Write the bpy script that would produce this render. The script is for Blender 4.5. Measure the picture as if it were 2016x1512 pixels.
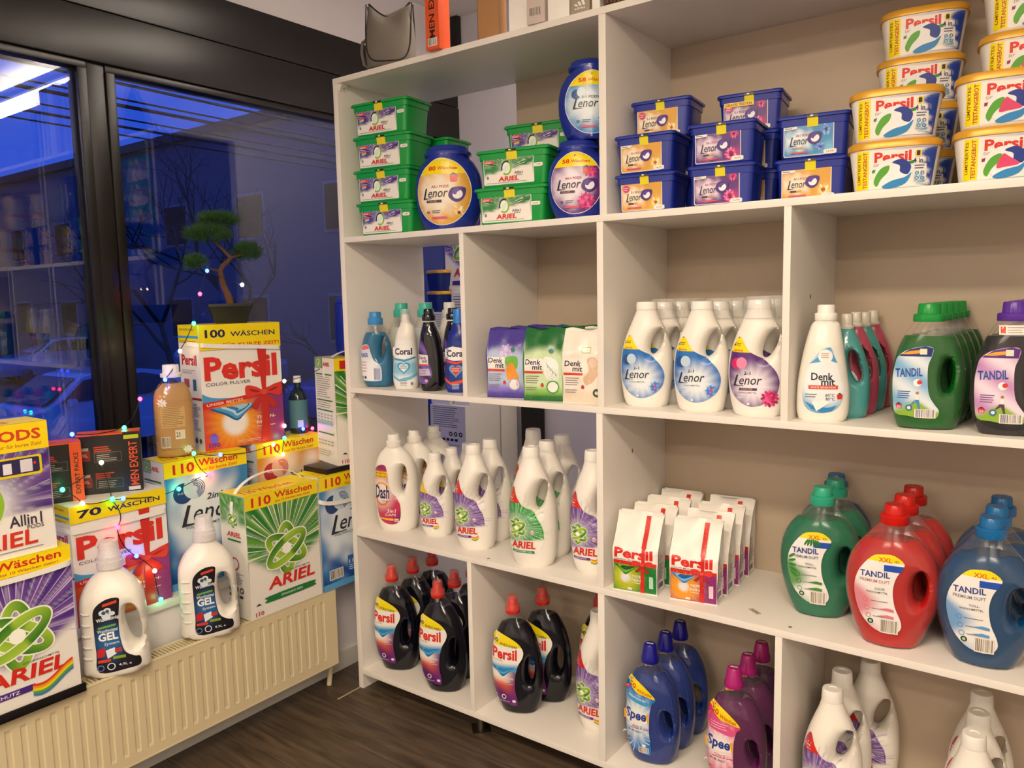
import bpy, bmesh, math, random
import numpy as np
from mathutils import Vector, Matrix
from mathutils.geometry import delaunay_2d_cdt, tessellate_polygon

for o in list(bpy.data.objects):
    bpy.data.objects.remove(o)
scene = bpy.context.scene
COL = scene.collection
rnd = random.Random(7)

# ------------------------------------------------------------------ camera
cam_d = bpy.data.cameras.new('camera')
cam_d.sensor_fit = 'HORIZONTAL'
cam_d.sensor_width = 36.0
cam_d.lens = 1545.05 * 36.0 / 2016.0
cam_d.clip_start = 0.05
cam_d.clip_end = 400
cam = bpy.data.objects.new('camera', cam_d)
COL.objects.link(cam)
_y, _p, _r = math.radians(-36.6946), math.radians(-6.4321), math.radians(-1.1660)
_fw = Vector((math.sin(_y) * math.cos(_p), math.cos(_y) * math.cos(_p), math.sin(_p)))
_rt = Vector((math.cos(_y), -math.sin(_y), 0.0))
_up = _rt.cross(_fw)
_r2 = _rt * math.cos(_r) + _up * math.sin(_r)
_u2 = _up * math.cos(_r) - _rt * math.sin(_r)
_m = Matrix((_r2, _u2, -_fw)).transposed().to_4x4()
_m.translation = Vector((1.95703, -1.71906, 1.31645))
cam.matrix_world = _m
scene.camera = cam

# ------------------------------------------------------------------ dusk sky
def lin(c):
    if isinstance(c, str):
        c = c.lstrip('#')
        c = [int(c[i:i + 2], 16) / 255 for i in (0, 2, 4)]
        return tuple(x / 12.92 if x <= .04045 else ((x + .055) / 1.055) ** 2.4 for x in c)
    return tuple(c)[:3]

world = bpy.data.worlds.new('dusk_sky')
world.use_nodes = True
scene.world = world
bg = world.node_tree.nodes['Background']
bg.inputs[0].default_value = (0.022, 0.085, 0.62, 1)
bg.inputs[1].default_value = 1.25

# ------------------------------------------------------------------ room lamps (two ceiling-hung LED bars and a panel further back)
LAMPS = [((1.55, -1.70, 2.37), 1.25, 0.22, 45.0, (1.0, 0.83, 0.62)),
         ((2.9, -3.0, 2.37), 1.25, 0.22, 44.0, (1.0, 0.85, 0.66)),
         ((0.9, -3.6, 2.37), 1.25, 0.22, 40.0, (1.0, 0.85, 0.66)),
         ((1.45, 0.36, 2.47), 2.1, 0.16, 14.0, (1.0, 0.88, 0.76))]
for lp, lx, ly, pw, lc in LAMPS:
    ld = bpy.data.lights.new('ceiling_bar_light', 'AREA')
    ld.shape = 'RECTANGLE'
    ld.size, ld.size_y = lx, ly
    ld.energy = pw
    ld.color = lc
    lo = bpy.data.objects.new('ceiling_bar_light', ld)
    lo.location = lp
    COL.objects.link(lo)
    ud = ld.copy()              # uplight added over each bar to brighten ceiling and upper walls
    ud.energy = pw * (1.6 if lp[1] > 0 else .28)
    uo = bpy.data.objects.new('added_ceiling_uplight', ud)
    uo.location = (lp[0], lp[1], lp[2] + .055)
    uo.rotation_euler = (math.pi, 0, 0)
    COL.objects.link(uo)

scene.view_settings.view_transform = 'Standard'
scene.view_settings.look = 'None'
scene.view_settings.gamma = 1.0
scene.view_settings.use_curve_mapping = False
scene.view_settings.exposure = 0.0
try:
    scene.cycles.transparent_max_bounces = 24
except Exception:
    pass

# ------------------------------------------------------------------ materials
MATS = {}
def mat(name, color, rough=.4, metal=0.0, spec=.5, coat=0.0, noise=.04, nscale=40.0, bump=0.0, emit=None, estr=0.0, alpha=None, trans=0.0, ior=1.45):
    if name in MATS:
        return MATS[name]
    m = bpy.data.materials.new(name)
    m.use_nodes = True
    nt = m.node_tree
    b = nt.nodes['Principled BSDF']
    c = lin(color)
    tc = nt.nodes.new('ShaderNodeTexCoord')
    nz = nt.nodes.new('ShaderNodeTexNoise')
    nz.inputs['Scale'].default_value = nscale
    nz.inputs['Detail'].default_value = 3
    nt.links.new(tc.outputs['Object'], nz.inputs['Vector'])
    mx = nt.nodes.new('ShaderNodeMix')
    mx.data_type = 'RGBA'
    mx.inputs[6].default_value = tuple(max(0, x * (1 - noise)) for x in c) + (1,)
    mx.inputs[7].default_value = tuple(min(1, x * (1 + noise)) for x in c) + (1,)
    nt.links.new(nz.outputs[0], mx.inputs[0])
    nt.links.new(mx.outputs[2], b.inputs['Base Color'])
    b.inputs['Roughness'].default_value = rough
    b.inputs['Metallic'].default_value = metal
    b.inputs['Specular IOR Level'].default_value = spec
    b.inputs['Coat Weight'].default_value = coat
    b.inputs['IOR'].default_value = ior
    if trans:
        b.inputs['Transmission Weight'].default_value = trans
    if bump:
        bp = nt.nodes.new('ShaderNodeBump')
        bp.inputs['Strength'].default_value = bump
        bp.inputs['Distance'].default_value = .002
        nt.links.new(nz.outputs[0], bp.inputs['Height'])
        nt.links.new(bp.outputs[0], b.inputs['Normal'])
    if emit is not None:
        b.inputs['Emission Color'].default_value = lin(emit) + (1,)
        b.inputs['Emission Strength'].default_value = estr
    if alpha is not None:
        b.inputs['Alpha'].default_value = alpha
    MATS[name] = m
    return m

def print_mat(name, rough, coat=0.0):
    m = bpy.data.materials.new(name)
    m.use_nodes = True
    nt = m.node_tree
    b = nt.nodes['Principled BSDF']
    a = nt.nodes.new('ShaderNodeAttribute')
    a.attribute_name = 'Col'
    nt.links.new(a.outputs['Color'], b.inputs['Base Color'])
    nz = nt.nodes.new('ShaderNodeTexNoise')
    nz.inputs['Scale'].default_value = 30
    mr = nt.nodes.new('ShaderNodeMapRange')
    mr.inputs[3].default_value = rough - .05
    mr.inputs[4].default_value = rough + .05
    nt.links.new(nz.outputs[0], mr.inputs[0])
    nt.links.new(mr.outputs[0], b.inputs['Roughness'])
    b.inputs['Coat Weight'].default_value = coat
    MATS[name] = m
    return m
M_CARD = print_mat('printed_card', .42)
M_LABEL = print_mat('printed_label', .3)
M_FILM = print_mat('printed_film', .28)

def shell_mat(name, tint, haze, rough=.12):
    """thin clear plastic: see-through, glossy skin, a little milky haze"""
    m = bpy.data.materials.new(name)
    m.use_nodes = True
    nt = m.node_tree
    for n in list(nt.nodes): nt.nodes.remove(n)
    N_ = nt.nodes.new
    out, tr, gl, df = N_('ShaderNodeOutputMaterial'), N_('ShaderNodeBsdfTransparent'), N_('ShaderNodeBsdfGlossy'), N_('ShaderNodeBsdfDiffuse')
    gl.inputs['Roughness'].default_value = rough
    df.inputs[0].default_value = lin(tint) + (1,)
    fr, ge, iv, mu = N_('ShaderNodeFresnel'), N_('ShaderNodeNewGeometry'), N_('ShaderNodeMath'), N_('ShaderNodeMath')
    fr.inputs[0].default_value = 1.42
    iv.operation = 'SUBTRACT'
    iv.inputs[0].default_value = 1.0
    mu.operation = 'MULTIPLY'
    nt.links.new(ge.outputs['Backfacing'], iv.inputs[1])
    nt.links.new(fr.outputs[0], mu.inputs[0])
    nt.links.new(iv.outputs[0], mu.inputs[1])
    nz, mr = N_('ShaderNodeTexNoise'), N_('ShaderNodeMapRange')
    nz.inputs['Scale'].default_value = 18
    mr.inputs[3].default_value = haze * .8
    mr.inputs[4].default_value = haze * 1.2
    nt.links.new(nz.outputs[0], mr.inputs[0])
    hz, ms = N_('ShaderNodeMixShader'), N_('ShaderNodeMixShader')
    nt.links.new(mr.outputs[0], hz.inputs[0])
    nt.links.new(tr.outputs[0], hz.inputs[1])
    nt.links.new(df.outputs[0], hz.inputs[2])
    nt.links.new(mu.outputs[0], ms.inputs[0])
    nt.links.new(hz.outputs[0], ms.inputs[1])
    nt.links.new(gl.outputs[0], ms.inputs[2])
    nt.links.new(ms.outputs[0], out.inputs[0])
    MATS[name] = m
    return m

# ------------------------------------------------------------------ mesh helpers
def mk(name, V, F, material, smooth=True, cols=None, sharp=35):
    me = bpy.data.meshes.new(name)
    me.from_pydata([tuple(map(float, v)) for v in V], [], [tuple(map(int, f)) for f in F])
    if cols is not None:
        at = me.color_attributes.new('Col', 'FLOAT_COLOR', 'POINT')
        buf = np.ones((len(V), 4), dtype=np.float32)
        buf[:, :3] = np.asarray(cols, dtype=np.float32)
        at.data.foreach_set('color', buf.ravel())
    if material is not None:
        me.materials.append(material)
    if smooth:
        me.polygons.foreach_set('use_smooth', [True] * len(me.polygons))
        if sharp:
            me.set_sharp_from_angle(angle=math.radians(sharp))
    me.update()
    return me

class MB:
    def __init__(s):
        s.V = []
        s.F = []
    def add(s, V, F):
        n = len(s.V)
        s.V += [tuple(v) for v in V]
        s.F += [tuple(i + n for i in f) for f in F]
        return s
    def box(s, x0, x1, y0, y1, z0, z1, bev=0.0):
        if bev <= 0:
            V = [(x, y, z) for z in (z0, z1) for y in (y0, y1) for x in (x0, x1)]
            F = [(0, 2, 3, 1), (4, 5, 7, 6), (0, 1, 5, 4), (2, 6, 7, 3), (0, 4, 6, 2), (1, 3, 7, 5)]
            return s.add(V, F)
        bm = bmesh.new()
        bmesh.ops.create_cube(bm, size=1)
        for v in bm.verts:
            v.co = Vector(((x0 + x1) / 2 + v.co.x * (x1 - x0), (y0 + y1) / 2 + v.co.y * (y1 - y0), (z0 + z1) / 2 + v.co.z * (z1 - z0)))
        bmesh.ops.bevel(bm, geom=bm.edges[:], offset=bev, segments=2, affect='EDGES', profile=.7)
        bm.verts.index_update()
        V = [tuple(v.co) for v in bm.verts]
        F = [tuple(v.index for v in f.verts) for f in bm.faces]
        bm.free()
        return s.add(V, F)
    def tube(s, pts, r, n=8, caps=True):
        pts = [Vector(p) for p in pts]
        rs = r if isinstance(r, (list, tuple)) else [r] * len(pts)
        V = []
        F = []
        prev = None
        for i, p in enumerate(pts):
            a = pts[max(i - 1, 0)]
            b = pts[min(i + 1, len(pts) - 1)]
            d = (b - a)
            d = d.normalized() if d.length > 1e-9 else Vector((0, 0, 1))
            ref = prev if prev is not None else (Vector((0, 0, 1)) if abs(d.z) < .9 else Vector((1, 0, 0)))
            u = (ref - d * ref.dot(d))
            u = u.normalized() if u.length > 1e-6 else d.orthogonal().normalized()
            prev = u
            w = d.cross(u)
            for k in range(n):
                t = 2 * math.pi * k / n
                V.append(p + (u * math.cos(t) + w * math.sin(t)) * rs[i])
        for i in range(len(pts) - 1):
            for k in range(n):
                F.append((i * n + k, i * n + (k + 1) % n, (i + 1) * n + (k + 1) % n, (i + 1) * n + k))
        if caps:
            F.append(tuple(range(n))[::-1])
            F.append(tuple((len(pts) - 1) * n + k for k in range(n)))
        return s.add(V, F)
    def lathe(s, prof, n=32, c=(0, 0), rib=0.0):
        V = []
        F = []
        for r, z in prof:
            for k in range(n):
                t = 2 * math.pi * k / n
                rr = r * (1 - rib * (k % 2))
                V.append((c[0] + rr * math.cos(t), c[1] + rr * math.sin(t), z))
        for i in range(len(prof) - 1):
            for k in range(n):
                F.append((i * n + k, i * n + (k + 1) % n, (i + 1) * n + (k + 1) % n, (i + 1) * n + k))
        if prof[0][0] > 1e-5:
            F.append(tuple(range(n))[::-1])
        if prof[-1][0] > 1e-5:
            F.append(tuple((len(prof) - 1) * n + k for k in range(n)))
        return s.add(V, F)
    def loft(s, loops, cap0=True, cap1=True):
        n = len(loops[0])
        V = [p for L in loops for p in L]
        F = []
        for i in range(len(loops) - 1):
            for k in range(n):
                F.append((i * n + k, i * n + (k + 1) % n, (i + 1) * n + (k + 1) % n, (i + 1) * n + k))
        if cap0:
            F.append(tuple(range(n))[::-1])
        if cap1:
            F.append(tuple((len(loops) - 1) * n + k for k in range(n)))
        return s.add(V, F)
    def prism(s, poly, y0, y1, ax='y'):
        """polygon in (a,b) extruded along the remaining axis"""
        n = len(poly)
        f = {'y': lambda a, b, c: (a, c, b), 'x': lambda a, b, c: (c, a, b), 'z': lambda a, b, c: (a, b, c)}[ax]
        V = [f(a, b, y0) for a, b in poly] + [f(a, b, y1) for a, b in poly]
        tri = tessellate_polygon([[Vector((a, b, 0)) for a, b in poly]])
        F = [tuple(t) for t in tri] + [tuple(i + n for i in t)[::-1] for t in tri]
        F += [(i, i + n, (i + 1) % n + n, (i + 1) % n) for i in range(n)]
        return s.add(V, F)
    def mesh(s, name, material, smooth=True, sharp=35):
        return mk(name, s.V, s.F, material, smooth, None, sharp)

def rrect(w, d, r, z, n=5, cx=0, cy=0, bulge=0.0):
    """rounded rectangle loop, counter-clockwise seen from above"""
    r = min(r, w / 2 - 1e-4, d / 2 - 1e-4)
    P = []
    for sx, sy, a0 in ((1, -1, -90), (1, 1, 0), (-1, 1, 90), (-1, -1, 180)):
        for k in range(n + 1):
            a = math.radians(a0 + 90 * k / n)
            P.append((cx + sx * (w / 2 - r) + r * math.cos(a), cy + sy * (d / 2 - r) + r * math.sin(a), z))
    return P

def box_mesh(name, x0, x1, y0, y1, z0, z1, material, bev=.001):
    return MB().box(x0, x1, y0, y1, z0, z1, bev).mesh(name, material, smooth=bev > 0)

# ------------------------------------------------------------------ object helpers
def tagit(o, label=None, cat=None, group=None, kind=None):
    if label: o['label'] = label
    if cat: o['category'] = cat
    if group: o['group'] = group
    if kind: o['kind'] = kind
    return o

def P(name, mesh, sub=(), loc=None, rz=0.0, label=None, kind=None):
    return dict(name=name, mesh=mesh, sub=list(sub), loc=loc, rz=rz, label=label, kind=kind)

def _inst(p, parent):
    o = bpy.data.objects.new(p['name'], p['mesh'])
    COL.objects.link(o)
    o.parent = parent
    if p['loc'] is not None: o.location = p['loc']
    if p['rz']: o.rotation_euler[2] = p['rz']
    if p['label']: o['label'] = p['label']
    if p['kind']: o['kind'] = p['kind']
    for q in p['sub']:
        _inst(q, o)
    return o

def place(spec, name, label, cat, loc, rz=0.0, group=None, tilt=None, scale=None):
    e = bpy.data.objects.new(name, None)
    e.empty_display_size = .03
    COL.objects.link(e)
    e.location = loc
    e.rotation_euler = (tilt[0] if tilt else 0, tilt[1] if tilt else 0, math.radians(rz))
    if scale: e.scale = (scale,) * 3 if isinstance(scale, (int, float)) else scale
    tagit(e, label, cat, group)
    for p in spec:
        _inst(p, e)
    return e

def struct(name, mesh, parent=None, label=None, kind='structure'):
    o = bpy.data.objects.new(name, mesh)
    COL.objects.link(o)
    if parent is not None: o.parent = parent
    else: o['kind'] = kind
    if label: o['label'] = label
    return o

# ------------------------------------------------------------------ 2-D curves
def smooth_open(pts, n=6):
    P_ = [np.array(p, float) for p in pts]
    P_ = [2 * P_[0] - P_[1]] + P_ + [2 * P_[-1] - P_[-2]]
    out = []
    for i in range(1, len(P_) - 2):
        p0, p1, p2, p3 = P_[i - 1:i + 3]
        for k in range(n):
            t = k / n
            out.append(.5 * (2 * p1 + (p2 - p0) * t + (2 * p0 - 5 * p1 + 4 * p2 - p3) * t * t + (3 * p1 - p0 - 3 * p2 + p3) * t ** 3))
    out.append(P_[-2])
    return np.array(out)

def smooth_closed(pts, n=4):
    P_ = [np.array(p, float) for p in pts]
    m = len(P_)
    out = []
    for i in range(m):
        p0, p1, p2, p3 = P_[(i - 1) % m], P_[i], P_[(i + 1) % m], P_[(i + 2) % m]
        for k in range(n):
            t = k / n
            out.append(.5 * (2 * p1 + (p2 - p0) * t + (2 * p0 - 5 * p1 + 4 * p2 - p3) * t * t + (3 * p1 - p0 - 3 * p2 + p3) * t ** 3))
    return np.array(out)

def ellipse(cx, cy, a, b, rot=0, n=28):
    t = np.linspace(0, 2 * np.pi, n, endpoint=False)
    c, s = math.cos(math.radians(rot)), math.sin(math.radians(rot))
    x, y = a * np.cos(t), b * np.sin(t)
    return np.stack([cx + x * c - y * s, cy + x * s + y * c], 1)

def inside(pts, poly):
    pts = np.atleast_2d(pts)
    x, y = pts[:, 0], pts[:, 1]
    r = np.zeros(len(pts), bool)
    n = len(poly)
    for i in range(n):
        x0, y0 = poly[i]
        x1, y1 = poly[(i + 1) % n]
        if y0 == y1: continue
        c = ((y0 > y) != (y1 > y)) & (x < (x1 - x0) * (y - y0) / (y1 - y0) + x0)
        r ^= c
    return r

def dist_poly(pts, line, closed=False):
    pts = np.atleast_2d(np.asarray(pts, float))
    A = np.asarray(line, float)
    B = np.roll(A, -1, 0) if closed else A[1:]
    if not closed: A = A[:-1]
    best = np.full(len(pts), 1e9)
    for a, b in zip(A, B):
        d = b - a
        L = d @ d
        t = np.clip(((pts - a) @ d) / (L if L > 0 else 1), 0, 1)
        q = pts - a - t[:, None] * d
        best = np.minimum(best, np.sqrt((q * q).sum(1)))
    return best

def cdt_fill(poly, extra, holes=()):
    """triangulate polygon with interior points; returns verts (n,2), tris"""
    co = [Vector(p) for p in poly]
    ed = [(i, (i + 1) % len(poly)) for i in range(len(poly))]
    for h in holes:
        b = len(co)
        co += [Vector(p) for p in h]
        ed += [(b + i, b + (i + 1) % len(h)) for i in range(len(h))]
    co += [Vector(p) for p in extra]
    v, e, f, _, _, _ = delaunay_2d_cdt(co, ed, [], 0, 1e-7)
    v = np.array([tuple(p) for p in v])
    f = np.array([t for t in f if len(t) == 3])
    cen = v[f].mean(1)
    ok = inside(cen, poly)
    for h in holes:
        ok &= ~inside(cen, h)
    f = f[ok]
    a = v[f]
    ar = (a[:, 1, 0] - a[:, 0, 0]) * (a[:, 2, 1] - a[:, 0, 1]) - (a[:, 1, 1] - a[:, 0, 1]) * (a[:, 2, 0] - a[:, 0, 0])
    f[ar < 0] = f[ar < 0][:, ::-1]
    return v, f[np.abs(ar) > 1e-12]

# ------------------------------------------------------------------ print artwork: flat ink shapes stored as coloured polygons
TXT = {}
def glyphs(s, bold=0.0, shear=0.0):
    k = (s, bold, shear)
    if k in TXT: return TXT[k]
    cu = bpy.data.curves.new('lettering', 'FONT')
    cu.body = s
    cu.size = 1
    cu.offset = bold
    cu.shear = shear
    cu.resolution_u = 2
    o = bpy.data.objects.new('lettering', cu)
    me = o.to_mesh()
    V = np.array([tuple(v.co)[:2] for v in me.vertices]) if len(me.vertices) else np.zeros((0, 2))
    me.calc_loop_triangles()
    F = np.array([tuple(t.vertices) for t in me.loop_triangles], int) if len(me.loop_triangles) else np.zeros((0, 3), int)
    o.to_mesh_clear()
    bpy.data.objects.remove(o)
    bpy.data.curves.remove(cu)
    if len(F):
        a = V[F]
        ar = (a[:, 1, 0] - a[:, 0, 0]) * (a[:, 2, 1] - a[:, 0, 1]) - (a[:, 1, 1] - a[:, 0, 1]) * (a[:, 2, 0] - a[:, 0, 0])
        F[ar < 0] = F[ar < 0][:, ::-1]
    TXT[k] = (V, F)
    return TXT[k]

def mixc(a, b, t):
    a = np.asarray(lin(a) if isinstance(a, str) else a, float)
    b = np.asarray(lin(b) if isinstance(b, str) else b, float)
    t = np.clip(np.asarray(t, float), 0, 1)[..., None]
    return a * (1 - t) + b * t
def sstep(a, b, x):
    t = np.clip((np.asarray(x, float) - a) / (b - a), 0, 1)
    return t * t * (3 - 2 * t)

class Art:
    def __init__(s):
        s.V = []; s.L = []; s.C = []; s.F = []; s.n = 0; s.lay = 0
    def raw(s, V, F, col, lay=None):
        V = np.asarray(V, float).reshape(-1, 2)
        if lay is None:
            s.lay += 1
            lay = s.lay
        if callable(col): C = np.asarray(col(V[:, 0], V[:, 1]), float)
        else:
            C = np.asarray(lin(col) if isinstance(col, str) else col, float)
        if C.ndim == 1: C = np.tile(C, (len(V), 1))
        s.V.append(V); s.C.append(C); s.L.append(np.full(len(V), lay))
        s.F += [tuple(int(i) + s.n for i in f) for f in F]
        s.n += len(V)
        return s
    def region(s, poly, step, col, lay=None):
        poly = np.asarray(poly, float)
        lo, hi = poly.min(0), poly.max(0)
        gx = np.arange(lo[0] + step / 2, hi[0], step)
        gy = np.arange(lo[1] + step / 2, hi[1], step)
        G = np.stack(np.meshgrid(gx, gy), -1).reshape(-1, 2)
        if len(G):
            G = G[inside(G, poly)]
            if len(G): G = G[dist_poly(G, poly, True) > step * .4]
        V, F = cdt_fill(poly, G)
        return s.raw(V, F, col, lay)
    def poly(s, pts, col, lay=None, step=None):
        if step: return s.region(pts, step, col, lay)
        pts = np.asarray(pts, float)
        T = tessellate_polygon([[Vector((p[0], p[1], 0)) for p in pts]])
        T = np.array([tuple(t) for t in T])
        a = pts[T]
        ar = (a[:, 1, 0] - a[:, 0, 0]) * (a[:, 2, 1] - a[:, 0, 1]) - (a[:, 1, 1] - a[:, 0, 1]) * (a[:, 2, 0] - a[:, 0, 0])
        T[ar < 0] = T[ar < 0][:, ::-1]
        return s.raw(pts, T, col, lay)
    def rect(s, x, y, w, h, col, lay=None, nx=1, ny=1):
        xs = np.linspace(x, x + w, nx + 1); ys = np.linspace(y, y + h, ny + 1)
        V = [(a, b) for b in ys for a in xs]
        F = [(j * (nx + 1) + i, j * (nx + 1) + i + 1, (j + 1) * (nx + 1) + i + 1, (j + 1) * (nx + 1) + i) for j in range(ny) for i in range(nx)]
        return s.raw(V, F, col, lay)
    def ell(s, cx, cy, a, b=None, col='#ffffff', rot=0, n=24, lay=None):
        return s.poly(ellipse(cx, cy, a, a if b is None else b, rot, n), col, lay)
    def ring(s, cx, cy, a, b, w, rot, col, n=32, t0=0, t1=360, lay=None):
        t = np.radians(np.linspace(t0, t1, n + 1))
        c, sn = math.cos(math.radians(rot)), math.sin(math.radians(rot))
        V = []
        for q in t:
            for k in (0, 1):
                x, y = (a - k * w) * math.cos(q), (b - k * w) * math.sin(q)
                V.append((cx + x * c - y * sn, cy + x * sn + y * c))
        F = [(2 * i, 2 * i + 2, 2 * i + 3, 2 * i + 1) for i in range(n)]
        return s.raw(V, F, col, lay)
    def text(s, t, x, y, w, h, col, bold=.012, shear=0.0, rot=0, lay=None):
        """lettering fitted into the box with lower-left corner x,y"""
        V, F = glyphs(t, bold, shear)
        if not len(V): return s
        lo, hi = V.min(0), V.max(0)
        sz = np.maximum(hi - lo, 1e-6)
        if h is None: h = w * sz[1] / sz[0]
        if w is None: w = h * sz[0] / sz[1]
        U = (V - lo) / sz * [w, h]
        if rot:
            c, sn = math.cos(math.radians(rot)), math.sin(math.radians(rot))
            U = np.stack([U[:, 0] * c - U[:, 1] * sn, U[:, 0] * sn + U[:, 1] * c], 1)
        return s.raw(U + [x, y], F, col, lay)
    def rays(s, cx, cy, r0, r1, n, col, wid=.5, seed=1, a0=0, a1=360, clip=None):
        R_ = random.Random(seed)
        V = []; F = []
        for i in range(n):
            a = math.radians(a0 + (a1 - a0) * (i + R_.uniform(-.3, .3)) / n)
            da = math.radians((a1 - a0) / n * wid * R_.uniform(.3, 1) * .5)
            rr = r1 * R_.uniform(.75, 1)
            q = [(cx + r0 * math.cos(a), cy + r0 * math.sin(a)), (cx + rr * math.cos(a - da), cy + rr * math.sin(a - da)), (cx + rr * math.cos(a + da), cy + rr * math.sin(a + da))]
            if clip:
                x0, y0, x1, y1 = clip
                q = [(min(max(p[0], x0), x1), min(max(p[1], y0), y1)) for p in q]
            k = len(V); V += q; F.append((k, k + 1, k + 2))
        return s.raw(V, F, col)
    def lines(s, x, y, w, n, pitch, th, col, seed=3, ragged=.35):
        """small print too fine to read, as thin ink bars"""
        R_ = random.Random(seed)
        V = []; F = []
        for i in range(n):
            ww = w * (1 - R_.uniform(0, ragged)); yy = y - i * pitch
            k = len(V); V += [(x, yy), (x + ww, yy), (x + ww, yy + th), (x, yy + th)]; F.append((k, k + 1, k + 2, k + 3))
        return s.raw(V, F, col)
    def barcode(s, x, y, w, h, ink='#3a332c', paper='#e8e2d8', seed=5):
        s.rect(x, y, w, h, paper)
        R_ = random.Random(seed); V = []; F = []; p = x + w * .07
        while p < x + w * .93:
            b = w * R_.choice((.018, .03, .05)); k = len(V)
            V += [(p, y + h * .08), (p + b, y + h * .08), (p + b, y + h * .94), (p, y + h * .94)]; F.append((k, k + 1, k + 2, k + 3))
            p += b + w * R_.choice((.02, .03, .05))
        return s.raw(V, F, ink)
    def move(s, dx, dy, k=1.0):
        s.V = [v * k + [dx, dy] for v in s.V]
        return s
    def merge(s, o, dx=0, dy=0, k=1.0):
        for V, C, L in zip(o.V, o.C, o.L):
            s.V.append(V * k + [dx, dy]); s.C.append(C); s.L.append(L + s.lay)
        s.F += [tuple(i + s.n for i in f) for f in o.F]
        s.n += o.n; s.lay += o.lay
        return s
    def mesh(s, name, fn, material, gap=.0005, step=.00012, curv=None):
        V = np.concatenate(s.V); C = np.concatenate(s.C); L = np.concatenate(s.L)
        F = s.F
        if curv:      # break large ink shapes up so that they follow a rounded wall
            T = []
            for f in F:
                T += [(f[0], f[i], f[i + 1]) for i in range(1, len(f) - 1)]
            T = np.array(T)
            done = []
            for _ in range(14):
                a = V[T]
                e = np.stack([np.hypot(*(a[:, (k + 1) % 3] - a[:, k]).T) for k in range(3)], 1)
                m = e.max(1) > curv
                done.append(T[~m])
                T, e = T[m], e[m]
                if not len(T): break
                k = e.argmax(1)
                r = np.arange(len(T))
                i0, i1, i2 = T[r, k], T[r, (k + 1) % 3], T[r, (k + 2) % 3]
                n = len(V)
                V = np.vstack([V, (V[i0] + V[i1]) / 2]); C = np.vstack([C, (C[i0] + C[i1]) / 2]); L = np.concatenate([L, L[i0]])
                q = n + r
                T = np.vstack([np.stack([i0, q, i2], 1), np.stack([q, i1, i2], 1)])
            if len(T): done.append(T)
            F = np.vstack(done).tolist()
        return mk(name, fn(V[:, 0], V[:, 1], gap + step * L), F, material, smooth=True, cols=C, sharp=0)

def on_front(y):   # flat print on a face looking along -y
    return lambda u, v, g: np.stack([u, np.full_like(u, y) - g, v], 1)
def on_left(x, dy):     # face looking along -x, u runs from back (+y) to front (-y)
    return lambda u, v, g: np.stack([np.full_like(u, x) - g, dy - u, v], 1)
def on_right(x, dy):    # face looking along +x, u runs from front to back
    return lambda u, v, g: np.stack([np.full_like(u, x) + g, dy + u, v], 1)
def on_top(z):
    return lambda u, v, g: np.stack([u, v, np.full_like(u, z) + g], 1)

# ================================================================== THE SETTING
XW, YB, ZC = -0.50, 1.20, 2.60
XR, YF = 4.2, -4.6
ZS = 0.466            # window sill
m_wall = mat('painted_wall', '#e9e4e6', .8, noise=.02, nscale=90, bump=.08)
m_lilac = mat('painted_wall_cool', '#d6d2dc', .8, noise=.02, nscale=90, bump=.08)
m_frame = mat('dark_window_metal', '#16120f', .28, metal=.0, spec=.6, noise=.15, nscale=6)
m_white = mat('white_laminate', '#ece6de', .38, noise=.012, nscale=20)
m_sill = mat('white_sill', '#dcd9d0', .35, noise=.02)
m_seal = mat('black_rubber', '#0b0a0a', .6)

def planks():
    nm = bpy.data.materials.new('floor_vinyl')
    nm.use_nodes = True
    nt = nm.node_tree
    b = nt.nodes['Principled BSDF']
    tc = nt.nodes.new('ShaderNodeTexCoord')
    mp = nt.nodes.new('ShaderNodeMapping')
    mp.inputs['Scale'].default_value = (2.2, 26, 4)
    oi = nt.nodes.new('ShaderNodeObjectInfo')
    va = nt.nodes.new('ShaderNodeVectorMath')
    va.operation = 'ADD'
    nt.links.new(tc.outputs['Object'], va.inputs[0])
    nt.links.new(oi.outputs['Random'], va.inputs[1])
    nt.links.new(va.outputs[0], mp.inputs[0])
    nz = nt.nodes.new('ShaderNodeTexNoise')
    nz.inputs['Scale'].default_value = 2.2
    nz.inputs['Detail'].default_value = 7
    nz.inputs['Distortion'].default_value = .6
    nt.links.new(mp.outputs[0], nz.inputs['Vector'])
    cr = nt.nodes.new('ShaderNodeValToRGB')
    cr.color_ramp.elements[0].position = .3
    cr.color_ramp.elements[0].color = lin('#352b22') + (1,)
    cr.color_ramp.elements[1].position = .75
    cr.color_ramp.elements[1].color = lin('#655442') + (1,)
    nt.links.new(nz.outputs[0], cr.inputs[0])
    nt.links.new(cr.outputs[0], b.inputs['Base Color'])
    b.inputs['Roughness'].default_value = .42
    bp = nt.nodes.new('ShaderNodeBump')
    bp.inputs['Strength'].default_value = .12
    nt.links.new(nz.outputs[0], bp.inputs['Height'])
    nt.links.new(bp.outputs[0], b.inputs['Normal'])
    return nm
m_floor = planks()
m_sub = mat('floor_joint', '#17120e', .8)
fl = struct('floor', box_mesh('floor', -.16, XR, YF, YB, -.08, -.002, m_sub, 0))
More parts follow.
